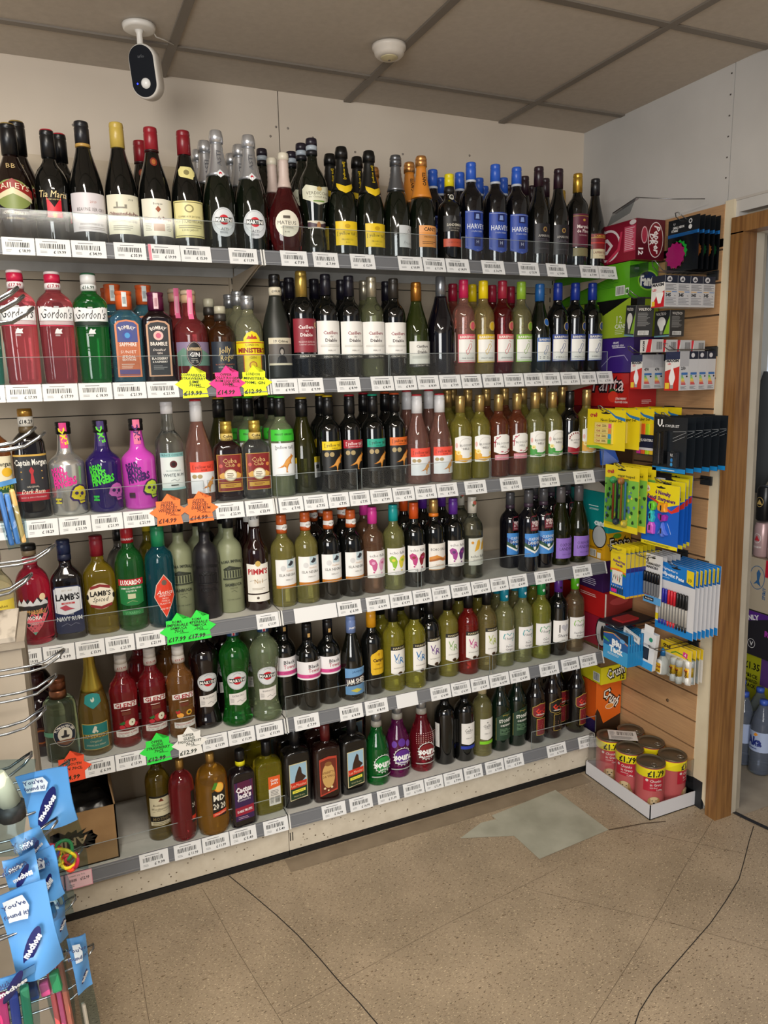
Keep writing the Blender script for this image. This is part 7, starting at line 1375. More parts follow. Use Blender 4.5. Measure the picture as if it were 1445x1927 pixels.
    # stapler sets
    def st(w, h): return [('r', 0, w, 0, 14, '1E86CC'), ('t', 'U.', w*.22, h-20, 22, 'F0F0F0', {'b': .05}), ('t', 'STAPLER SET', w*.56, h-28, 8, 'E8E8E8', {'w': w*.42, 'b': .01}), ('l', [(w*.6, h*.62), (w*.98, h*.74)], 1, 'B0B4B8'), ('l', [(w*.6, h*.56), (w*.98, h*.68)], 1, 'B0B4B8'), ('l', [(w*.6, h*.74), (w*.98, h*.76)], 1, 'B0B4B8'), ('e', w*.96, h*.66, 2.5, 3.5, '0C0E10'), ('t', 'U.', w*.62, h*.36, 9, 'E8E8E8', {'b': .03}), ('e', w*.62, h*.26, 5, 6, '2A7AC0'), ('e', w*.62, h*.16, 5, 6, '3A9AD8'), ('ln', w*.3, w*.7, 3, 9, 1, 'D8E8F0')]
    for i, x in enumerate(series(6, 1.22, 1.392)):
        def sx(t, w, h, i=i):
            if i: return
            mb = MB(); P = [(-.004, .052, -.050), (-.022, .050, -.045), (-.024, .028, -.155), (-.004, .022, -.16)]
            mb.box((-.018, .006, -.150), (-.002, .022, -.045), mat('0E0F11', .2), bevel=.003); mb.box((-.022, .026, -.155), (-.004, .048, -.050), mat('17181B', .25), bevel=.005); mb.box((-.02, .022, -.150), (-.006, .026, -.052), m_wire); mb.obj('stapler', t)
            mb = MB(); mb.box((-.016, -.048, -.158), (-.002, -.008, -.108), mat('20242A', .2), bevel=.003); draw(mb, [('t', 'U.', 28, 40, 9, 'E8E8E8', {'b': .03}), ('e', 28, 24, 5, 6, '2A7AC0'), ('e', 28, 10, 5, 6, '3A9AD8')], flat((-.0165, 0, -.158), (0, -1, 0), (0, 0, 1), (-1, 0, 0)), 0, .3); mb.obj('staple_box', t)
        card(x, -.244, -.385, 1.222, 1.398, '1B2026', st, 'stapler_pack', 'black and blue stapler set card, '+pos_word(i, 6), 'stationery pack', 'stapler set cards on one hook', extra=sx)
    hook('h', 'wire hook carrying the stapler sets', -.30, 1.392, 1.20)
    # eraser topped pencils
    def pn(w, h):
        rnd = random.Random(4); L_ = [('r', 0, w, 0, h, 'E6D020'), ('r', 0, w, 22, h*.80, '7EBE4A')]
        for q in range(46):
            x_, z_ = rnd.uniform(4, w-6), rnd.uniform(26, h*.78); r_ = rnd.uniform(4, 10)
            L_.append(('p', [(x_+r_*rnd.uniform(.5, 1.1)*math.cos(k), z_+r_*rnd.uniform(.5, 1.1)*math.sin(k)) for k in [j*.9 for j in range(7)]], rnd.choice(('5A7AA8', '2A4A2A', 'D8D84A', '5A7AA8', '3A5A2A'))))
        L_ = [l for l in L_ if not (l[0] == 'p' and (min(p[0] for p in l[1]) < 0 or max(p[0] for p in l[1]) > w))]
        return L_+[('t', 'cre8', w*.2, h-20, 13, 'B82A38', {'b': .04}), ('t', 'eraser topped', w*.66, h-30, 8, '2A2A18', {'w': w*.5, 'b': .02}), ('ln', w*.4, w*.8, h-44, h-38, 1, '5A5A30')]
    def pn3(t, w, h):
        for q, (c1, c2) in enumerate((('A8402A', '3AA05A'), ('1E2A3A', '2E3A4A'), ('B86A2A', '8A3A2A'), ('4A8AB8', 'E8C838'))):
            mb = MB(); y = w*.20-q*w*.12
            mb.lathe([(-h*.84, .0036), (-h*.24, .0036), (-h*.22, .003)], mat(c1, .35), 8, center=(-.006, y, 0)); mb.obj('pencil', t)
            mb = MB(); zt = -h*.22 if q in (0, 2) else -h*.86
            mb.lathe([(-.012, .004), (-.008, .010), (0, .012), (.008, .010), (.012, .003)], mat(c2 if q != 2 else 'B8703A', .4), 12, center=(-.008, y, zt)); mb.obj('eraser_top', t)
        mb = MB(); mb.box((-.018, -w*.32, -h*.92), (-.0175, w*.34, -h*.18), clear_sheet('blister', 'EEF2F2')); mb.obj('blister', t)
    for i, x in enumerate((1.15, 1.185, 1.22)): card(x, -.100, -.262, 1.012, 1.232, 'E6D020', pn, 'pencil_pack', 'camouflage card of eraser topped pencils, '+pos_word(i, 3), 'stationery pack', 'eraser topped pencil cards', extra=pn3 if i == 0 else None)
    hook('h', 'wire hook carrying the eraser topped pencils', -.18, 1.226, 1.125)
    for i, x in enumerate((1.25, 1.31)): card(x, -.20, -.30, 1.05, 1.212, '17181E', lambda w, h: [('r', w*.15, w*.75, h-36, h-18, 'D8D8DC'), ('t', 'JUST', w*.45, h-27, 8, '1A1A22', {'b': .03})], 'stationery_pack', 'navy black stationery card behind the pencil sharpeners, '+['nearer', 'further'][i]+' one', 'stationery pack', 'navy stationery cards')
    # novelty sharpeners
    def sp(w, h): return [('r', 0, w, 0, h, '1A60C8'), ('g', [(0, h), (w, h)], [(0, h*.80), (w*.4, h*.70), (w*.7, h*.66), (w, h*.72)], 'EAD820'), ('g', [(0, h*.80), (w*.3, h*.76), (w*.8, h*.60), (w, h*.72)], [(0, h*.70), (w*.3, h*.72), (w*.8, h*.56), (w, h*.62)], 'D8382A'), ('g', [(0, h*.80), (w*.3, h*.72)], [(0, h*.66), (w*.3, h*.70)], '1A3A90'), ('r', 0, w, 0, 12, 'EAD820'), ('t', '6 Novelty', w*.56, h*.86, 13, '5A2070', {'w': w*.42, 'b': .05, 'r': -4}), ('t', 'Pencil Sharpeners', w*.52, h*.77, 12, '5A2070', {'w': w*.76, 'b': .05, 'r': -4}), ('e', w*.13, h*.90, 11, 11, 'E8E4DC'), ('t', 'kids', w*.13, h*.90, 8, 'B83A3A', {'b': .03}), ('ln', 14, w-14, 3, 9, 2, '3A3A20'), ('l', [(w*.72, h*.4), (w*.82, h*.24)], 1.2, 'D8E8F8')]
    SHP = [('6AC838', .028, .64, [(0, 13), (9, 10), (12, 0), (8, -10), (0, -13), (-8, -10), (-12, 0), (-9, 10)]), ('E89A20', -.016, .64, [(0, 12), (14, 14), (12, 0), (14, -10), (0, -12), (-14, -8), (-16, 2), (-12, 12)]), ('3AC0C0', .030, .48, [(0, 16), (7, 10), (5, 2), (10, -4), (6, -16), (-6, -16), (-9, -4), (-5, 2), (-7, 10)]), ('A030A8', -.018, .49, [(-14, 8), (-4, 4), (8, 8), (16, 4), (12, -8), (-4, -12), (-14, -2)]), ('C858C8', .030, .29, [(-10, -16), (10, -16), (11, 6), (5, 15), (-5, 15), (-11, 6)]), ('5A78D8', -.020, .28, [(0, 22), (5, 4), (16, -10), (5, -8), (3, -16), (-3, -16), (-6, -8), (-16, -12), (-5, 4)])]
    def sp3(t, w, h):
        for c, y, f, P in SHP:
            mb = MB(); z = -h*(1-f)
            k = 1.25; n = len(P); vs = []
            for dx, s_ in ((-.001, 1), (-.011, 1), (-.014, .75)): vs += [(dx, y-a*k/1000*s_, z+b_*k/1000*s_) for a, b_ in P]
            mb.add(vs, [tuple(range(2*n, 3*n))]+[(r*n+i, r*n+(i+1) % n, (r+1)*n+(i+1) % n, (r+1)*n+i) for r in (0, 1) for i in range(n)], mat(c, .25))
            mb.box((-.0150, y-.002, z-.009), (-.0135, y+.003, z+.008), mat('2A2A30', .3)); mb.obj('sharpener', t)
    for i, x in enumerate((1.20, 1.235, 1.262, 1.290)): card(x, -.229+i*.006, -.388+i*.012, .976, 1.184+i*.008, '1A60C8', sp, 'sharpener_pack', 'blue and yellow card of novelty pencil sharpeners, '+pos_word(i, 4), 'stationery pack', 'novelty sharpener cards', extra=sp3 if i < 2 else None)
    hook('h', 'wire hook carrying the novelty sharpeners', -.305, 1.186, 1.18)
    # animal print pencils: narrow boxes
    for i in range(8):
        x = 1.175+i*.0185
        t = thing('pencil_box', 'yellow and blue box of animal print pencils, '+pos_word(i, 8), 'stationery pack', (x, -.152, .768), 0, 'animal print pencil boxes')
        mb = MB(); w, h = .078, .158; mb.box((0, -w/2, 0), (.0175, w/2, h), mat('1A6AC8', .35), bevel=.0008)
        rnd = random.Random(i)
        zs_ = [(q*11+6, rnd.uniform(8, 60)) for q in range(5)]
        front = [('r', 0, 78, 0, 9, 'E6CC1E'), ('r', 0, 78, 92, 158, 'E8D01E'), ('t', '10', 42, 140, 10, '5A2070', {'b': .05}), ('t', 'Animal Print', 42, 126, 9, '5A2070', {'w': 62, 'b': .05, 'r': -4}), ('t', 'Pencils', 44, 114, 9, '5A2070', {'w': 34, 'b': .05, 'r': -4}), ('g', [(0, 96), (40, 100), (78, 90)], [(0, 84), (40, 88), (78, 80)], 'E87A20'), ('g', [(0, 88), (40, 92), (78, 84)], [(0, 80), (40, 84), (78, 76)], '3A9A3A'), ('r', 10, 62, 44, 92, 'E8E4DC')]
        for q in range(10): front.append(('p', [(12+q*5, 48+(q*13) % 30), (16+q*5, 56+(q*13) % 30), (13+q*5, 64+(q*13) % 24)], ['1A1A1A', '2A5A2A', 'B83A2A'][q % 3]))
        for q in range(6): front.append(('r', 8+q*11, 14+q*11, 12, 34, '2A3A3A')); front.append(('p', [(8+q*11, 34), (14+q*11, 34), (11+q*11, 42)], 'B8C0C0'))
        front.append(('r', 10, 38, 14, 26, 'D82A8A'))
        draw(mb, front, flat((-.0003, w/2, 0), (0, -1, 0), (0, 0, 1), (-1, 0, 0)), 0, .35)
        draw(mb, [('r', 0, 17.5, 0, 7, 'D8A81E'), ('r', 0, 17.5, 108, 158, 'D0B828'), ('r', 0, 17.5, 92, 108, '2A2A78'), ('r', 0, .8, 0, 158, '163A78')], flat((0, -w/2-.0003, 0), (1, 0, 0), (0, 0, 1), (0, -1, 0)), 0, .35)
        mb.obj('box', t)
        mb = MB(); mb.box((0, -w/2+.004, h), (.001, w/2-.004, h+.022), mat('E8D01E', .35)); mb.obj('hang_tab', t)
    hook('h', 'wire hook carrying the animal print pencils', -.152, .938, 1.13)
    # permanent markers
    def mk(w, h): return [('r', 0, w, 0, h, 'DCDCDE'), ('t', '6', w*.18, h-20, 18, '1A1A1A', {'b': .03}), ('t', 'PERMANENT', w*.5, h-34, 9, '1A1A1A', {'w': w*.8, 'b': .04}), ('t', 'MARKERS', w*.45, h-46, 9, '1A1A1A', {'w': w*.66, 'b': .04}), ('r', 0, w, 0, 26, '5AA0D8'), ('r', 2, 26, 26, 38, 'C8303A'), ('r', 4, w*.6, 8, 20, '16181C'), ('t', 'BLACK INK', w*.34, 14, 5, 'F0F0F0', {'b': .02})]
    def mk3(t, w, h):
        for q in range(6):
            y = w/2-.010-q*.0125; mb = MB(); mb.lathe([(-h+.030, .0036), (-h+.036, .0052), (-h+.075, .0055), (-h+.076, .0056)], mat('6A6C70', .4), 8, center=(-.006, y, 0)); mb.lathe([(-h+.076, .0058), (-h+.108, .0058), (-h+.112, .003)], mat('121214', .3), 8, center=(-.006, y, 0)); mb.obj('marker', t)
    for i, x in enumerate(series(5, 1.262, 1.34)): card(x, -.185, -.268, .750, .924, 'DCDCDE', mk, 'marker_pack', 'white card of black permanent markers, '+pos_word(i, 5), 'stationery pack', 'permanent marker cards', extra=mk3 if i == 0 else None)
    hook('h', 'wire hook carrying the permanent markers', -.222, .918, 1.19)
    # ballpoint pens
    def bp(w, h): return [('r', 0, w, 0, h, 'D4D4D8'), ('r', 0, w, h*.74, h, '1C78C8'), ('p', [(w*.55, h*.74), (w, h*.74), (w, h*.95)], '1560A8'), ('r', 0, w, 0, 26, '1C84D0'), ('r', 0, 14, 30, 52, 'E8D020'), ('t', 'Signature', w*.34, h-22, 9, 'F0F4F8', {'w': w*.42, 's': .2, 'b': .01, 'r': -6}), ('t', 'Ballpoint Pens', w*.40, h-40, 12, 'F0F4F8', {'w': w*.64, 'b': .04, 'r': -6}), ('p', [(w*.78, h*.80), (w*.96, h*.76), (w*.96, h-8), (w*.78, h-6)], 'E8CC1E'), ('t', '10', w*.87, h*.84, 12, '1A1A1A', {'b': .02}), ('ln', w*.1, w*.4, h-54, h-50, 1, 'B8D8F0')]
    def bp3(t, w, h, full=True):
        for q in range(10):
            c = ('2A2A9A', 'C82030', '1A1A1C')[0 if q < 3 else (1 if q < 6 else 2)]
            y = w/2-.024-q*.0128; mb = MB(); mb.lathe([(-h+.022, .003), (-h+.040, .0042)], mat(c, .3), 6, center=(-.006, y, 0)); mb.lathe([(-h+.040, .0040), (-h+.115, .0040)], mat('A8A49C', .3), 6, center=(-.006, y, 0)); mb.lathe([(-h+.100, .0052), (-h+.148, .0048), (-h+.150, .002)], mat(c, .3), 6, center=(-.006, y, 0)); mb.obj('pen', t)
    for i, x in enumerate(series(7, 1.277, 1.388)): card(x, -.231, -.398, .665, .905, 'D4D4D8', bp, 'pen_pack', 'blue card of ten ballpoint pens, '+pos_word(i, 7), 'stationery pack', 'ballpoint pen cards', extra=bp3 if i == 0 else None)
    hook('h', 'wire hook carrying the ballpoint pens', -.31, .898, 1.25)
    # blue tack
    for i in range(8):
        x = 1.165+i*.0115
        t = card(x, -.100, -.225, .530, .645, '1E7EB8', lambda w, h: [('r', 0, w, h*.45, h, '1A5A9A'), ('r', 0, w, 0, h*.45, '3A9AD0'), ('g', [(0, h), (w, h)], [(0, h*.82), (w*.5, h*.92), (w, h*.74)], '141A28'), ('l', [(0, h*.82), (w*.4, h*.90), (w, h*.70)], 2, 'E8C838'), ('l', [(0, h*.80), (w*.4, h*.88), (w, h*.67)], 1.5, 'C83A5A'), ('g', [(0, h*.7), (w*.25, h*.6)], [(0, h*.62), (w*.25, h*.56)], '5AA83A'), ('t', 'Blu', w*.55, h*.62, 22, 'F0F4F8', {'w': w*.38, 'b': .06}), ('t', 'Tack', w*.54, h*.40, 22, 'F0F4F8', {'w': w*.56, 'b': .06}), ('e', w*.78, h*.76, 13, 7, '6AA8E0'), ('ln', w*.2, w*.8, h*.18, h*.26, 2, 'C8E0F0')],
                 'putty_pack', 'blue pack of sticky putty, '+pos_word(i, 8), 'stationery pack', 'sticky putty packs', thick=.009, hole=False)
    hook('h', 'wire hook above the sticky putty packs', -.165, .652, 1.14)
    t = thing('hang_tray', 'black card topped putty hanger lying over the blue packs', 'packet', (1.24, -.13, .664), .1)
    mb = MB(); mb.box((-.09, -.05, 0), (.09, .05, .006), mat('14161E', .3)); mb.box((-.05, -.03, .006), (.03, .02, .012), mat('A0282A', .35)); mb.obj('card', t)
    # cable box and glue
    t = thing('cable_box', 'white and blue phone cable box tilted on its hook by the putty packs', 'packet', (1.235, -.232, .52), .15); t.rotation_euler = (.10, 0, .1)
    mb = MB(); w, h = .066, .135; mb.box((0, -w/2, 0), (.018, w/2, h), mat('DCDCDC', .35), bevel=.001)
    draw(mb, [('r', 0, 66, 0, 26, '3A9AD8'), ('r', 18, 44, 34, 78, '16181C'), ('r', 21, 41, 38, 74, '2A2E38'), ('e', 46, 112, 8, 8, '2A8A6A'), ('ln', 10, 56, 84, 92, 2, '8A8A90')], flat((-.0003, w/2, 0), (0, -1, 0), (0, 0, 1), (-1, 0, 0)), 0, .35)
    mb.box((0, -.02, h), (.001, .02, h+.025), mat('E4E4E4', .35)); mb.obj('box', t)
    t = thing('label_holder', 'white ticket in a clear holder in front of the cable box', 'label holder', (1.19, -.215, .66), .1)
    mb = MB(); draw(mb, [('r', 0, 80, 0, 34, 'C8CACA'), ('r', 3, 77, 3, 27, 'E4E4E2'), ('bar', 10, 70, 10, 22, '5A5A5A')], flat((0, .04, -.02), (0, -.92, -.30), (-.2, -.25, .9), (-1, 0, 0)), 0, .4); mb.obj('ticket', t)
    for i, x in enumerate((1.325, 1.345, 1.362, 1.378)):
        def gl(t, w, h, i=i):
            if i > 2: return
            mb = MB()
            if i == 0:
                mb.lathe([(-.118, .016), (-.112, .020), (-.066, .020), (-.058, .012), (-.052, .008), (-.050, .009), (-.034, .007), (-.026, .003)], mat('ECECEA', .3), 16, center=(-.014, .045, 0)); mb.lathe([(-.050, .0095), (-.034, .008), (-.024, .0035)], mat('2A7AC0', .3), 12, center=(-.0142, .045, 0))
                draw(mb, [('r', -12, 12, 0, 34, 'E8B828'), ('t', 'Cre8', 0, 22, 9, '8A2A2A', {'b': .04}), ('t', 'glue', 0, 8, 7, '5A3A18', {'b': .04})], flat((-.0355, .045, -.108), (0, -1, 0), (0, 0, 1), (-1, 0, 0)), 0, .35); mb.obj('glue_bottle', t); mb = MB()
            for q, y in enumerate((-.004, -.030) if i == 0 else (-.052,)):
                mb.lathe([(-.125, .0115), (-.098, .0115)], mat('ECECEA', .3), 14, center=(-.013, y, 0)); mb.lathe([(-.098, .0112), (-.064, .0112)], mat('E8B828', .35), 14, center=(-.013, y, 0)); mb.lathe([(-.064, .0118), (-.042, .0115), (-.040, .009)], mat('F0F0EE', .3), 14, center=(-.013, y, 0))
                draw(mb, [('t', 'Cre8', 0, 12, 9, '3A2A18', {'b': .04, 'r': 90}), ('e', -4, 26, 3, 3, 'B83A2A'), ('e', 4, 26, 3, 3, 'B83A2A')], flat((-.0250, y, -.100), (0, -1, 0), (0, 0, 1), (-1, 0, 0)), 0, .35)
            mb.obj('glue_stick', t)
            mb = MB(); mb.box((-.030, -w/2, -h), (-.0295, w/2, -.03), clear_sheet('glue_bag', 'EEF0F0')) if i == 0 else mb.box((-.004, -w/2, -h), (-.0035, w/2, -.03), m_clear); mb.obj('clear_bag', t)
        card(x, -.215, -.355+i*.0, .482, .606-.001*i, 'D8D4CC', lambda w, h: [('r', 0, w, h-38, h, 'E8C828'), ('t', 'cre8', w*.2, h-14, 14, '3A2A18', {'b': .05, 'r': -8}), ('l', [(w*.35, h-34), (w*.5, h-24), (w*.7, h-26), (w*.9, h-36)], 4, '3A8A3A'), ('p', [(w*.72, h-30), (w*.86, h-34), (w*.88, h-16), (w*.74, h-12)], 'D83A8A'), ('t', '4', w*.8, h-23, 9, 'F0F0F0', {'b': .03})], 'glue_pack', 'bagged set of glue sticks with yellow header, '+pos_word(i, 4), 'stationery pack', 'glue sets on the lowest hook', extra=gl, hole=False)
    hook('h', 'wire hook carrying the glue sets', -.29, .606, 1.20)

# ---------------------------------------------------------------- dog food cans in a white tray on the floor
def build_dogfood():
    t = thing('card_tray', 'white corrugated tray on the floor holding six dog food cans', 'tray', (1.300, -.160, .0012), 0)
    m = mat('D2D2D6', .55); mb = MB(); w, d, h = .106, .172, .055
    for a, b in (((-w, -d, 0), (w, -d+.003, h)), ((-w, d-.003, 0), (w, d, h)), ((-w, -d, 0), (-w+.003, d, h)), ((w-.003, -d, 0), (w, d, h)), ((-w, -d, 0), (w, d, .003))): mb.box(a, b, m)
    mb.obj('tray_walls', t)
    m_tin = mat('6E6556', .35, .6)
    for i, (ix, iy) in enumerate(((0, 0), (0, 1), (0, 2), (1, 0), (1, 1), (1, 2))):
        x = 1.300+(-.0505 if ix == 0 else .0505); y = -.160-.109+iy*.1065
        lab = ('left' if ix == 0 else 'right')+' column, '+['front', 'middle', 'back'][iy]
        c = thing('dog_food_can', 'pink dog food can priced £1.79 in the white tray, '+lab, 'can', (x, y, .0045), [-.35, -.9, -.55, .5, .3, .3][i] if ix == 0 or iy == 0 else .3, 'dog food cans in the white tray')
        mb = MB(); R = .0495; H_ = .178
        mb.lathe([(0, R*.98), (.003, R), (.006, R*.985), (H_-.006, R*.985)], mat('C25A5E', .45), 36, capt=False)
        fm = lambda a, z, L: (math.sin(a/1000/R)*(R+L*.0002), -math.cos(a/1000/R)*(R+L*.0002), z/1000)
        draw(mb, [('r', -155, 155, 138, 170, 'EFE01A'), ('r', -44, 28, 88, 138, 'C01E3A'), ('t', '£1.79', 0, 153, 22, '161612', {'w': 62, 'b': .04}), ('e', -32, 128, 5, 5, 'E8D8D8'), ('t', 'Chunks', -2, 126, 10, 'F4ECEC', {'w': 40, 'b': .01}), ('t', 'in Gravy', 0, 112, 10, 'F4ECEC', {'w': 42, 'b': .01}), ('t', 'with Beef', -8, 101, 5, 'F4ECEC'), ('t', '1.24kg', 12, 93, 6, 'F4ECEC', {'b': .02})], fm, 1, .4)
        draw(mb, [('g', [(-30, 20), (-20, 44), (-8, 50), (8, 50), (20, 40), (26, 20)], [(-30, 6), (0, 4), (26, 6)], 'C8A878'), ('e', -6, 54, 19, 21, 'DCC49A'), ('p', [(-26, 62), (-20, 72), (-16, 56), (-22, 38), (-28, 44)], 'B08A58'), ('p', [(14, 62), (16, 44), (10, 38), (4, 56), (8, 72)], 'B08A58'), ('e', -12, 58, 2.2, 2.4, '1A1410'), ('e', 1, 58, 2.2, 2.4, '1A1410'), ('e', -6, 45, 8, 7, 'E8D8BC'), ('e', -6, 48, 4, 3, '1A1410'), ('l', [(-10, 41), (-6, 39), (-2, 41)], 1, '3A2A20')], lambda a, z, L: fm(a, z*.9, L), 8, .45)
        mb.obj('tin', c)
        mb = MB(); mb.lathe([(H_-.006, R*.985), (H_-.002, R*1.01), (H_, R*1.0), (H_, R*.96), (H_-.004, R*.94), (H_-.004, R*.80), (H_-.003, R*.78), (H_-.003, .001)], m_tin, 36, capb=False); mb.obj('lid', c)
        mb = MB(); mb.tube([(.009*math.cos(a), -.028+.011*math.sin(a), H_-.001) for a in [q*PI/6 for q in range(12)]], .0012, mat('B0AAA0', .3, .8), 6, closed=True); mb.box((-.003, -.042, H_-.002), (.003, -.034, H_), m_tin); mb.obj('ring_pull', c)
    t = thing('paper_label', 'white barcode sheet lying on top of the dog food cans', 'label', (1.285, -.085, .1855), -.62)
    mb = MB(); draw(mb, [('r', -52, 52, -38, 38, 'DCDCDC'), ('bar', -20, 40, 0, 28, '2A2A2A'), ('ln', -44, 40, -32, -8, 5, '7A7A7A'), ('ln', -46, -26, -4, 30, 6, '9A9A9A')], lambda x, z, L: (x/1000, z/1000, L*.0002), 0, .5); mb.obj('sheet', t)
    # shrink wrap around the block of cans
    t = thing('shrink_wrap', 'clear shrink film wrapped round the six dog food cans', 'plastic film', (1.300, -.160, .058))
    mb = MB(); mw = clear_sheet('shrink_film', 'F4F4F2')
    P = [(-.1035, -.162), (-.05, -.1665), (.05, -.1665), (.1035, -.162), (.1035, .162), (.05, .1665), (-.05, .1665), (-.1035, .162)]
    n = len(P); mb.add([(x, y, 0) for x, y in P]+[(x*.985, y*.985, .06) for x, y in P]+[(x*.99, y*.99, .118) for x, y in P], [(r*n+i, r*n+(i+1) % n, (r+1)*n+(i+1) % n, (r+1)*n+i) for r in (0, 1) for i in range(n)], mw, True); mb.obj('film', t)

# ---------------------------------------------------------------- carton on the bottom shelf
def build_aries():
    t = thing('cardboard_box', 'open brown box upside down printed in black, on the bottom shelf', 'box', (-.690, .045, .1515), .0)
    mb = MB(); m = noisy('kraft_board', '9C7A52', 'A8865C', 20, .7, 4, lo=.3, hi=.7); w, d, h = .175, .27, .172
    for a, b in (((-w, 0, 0), (w, .004, h)), ((-w, d-.004, 0), (w, d, h+.05)), ((-w, 0, 0), (-w+.004, d, h)), ((w-.004, 0, 0), (w, d, h)), ((-w, 0, 0), (w, d, .004))): mb.box(a, b, m)
    mb.add([(w-.004, .01, h), (w-.004, d, h), (w-.002, d, h+.08), (w-.008, d*.5, h+.085), (w-.012, .05, h+.05), (w, .01, h), (w, d, h), (w+.002, d, h+.08), (w-.004, d*.5, h+.085), (w-.008, .05, h+.05)], [(0, 1, 2, 3, 4), (5, 9, 8, 7, 6), (0, 4, 9, 5), (4, 3, 8, 9), (3, 2, 7, 8)], m)
    P = []
    for k in range(40):
        a = PI*k/20; r = 1.0 if k % 2 == 0 else .70
        r *= 1+.10*math.sin(k*2.3)
        P.append((78*r*math.cos(a)+2, 88+38*r*math.sin(a)))
    draw(mb, [('p', [(x+60, z) for x, z in P], '15140F'), ('t', 'ARIES', 60, 86, 25, 'C8A87E', {'w': 104, 'r': 180, 'b': .02})], flat((-.02, -.0003, 0), (1, 0, 0), (0, 0, 1), (0, -1, 0)), 0, .6)
    mb.obj('board', t)
    t2 = thing('bin_bag', 'crumpled black plastic bag filling the open brown box', 'plastic bag', (-.690, .055, .30))
    bm = bmesh.new(); bmesh.ops.create_grid(bm, x_segments=26, y_segments=26, size=.5); rnd = random.Random(3)
    vs = []
    for v in bm.verts:
        x, y = v.co.x, v.co.y; e = max(abs(x), abs(y))*2
        z = .045-.05*e**5+.008*math.sin(x*23+y*9)+.007*math.sin(y*31-x*12)+.004*math.sin(x*57)*math.sin(y*49)
        vs.append((x*.33, .125+y*.245, z))
    mb = MB(); mb.add(vs, [tuple(v.index for v in f.verts) for f in bm.faces], mat('121214', .28), True); bm.free()
    mb.obj('film', t2)

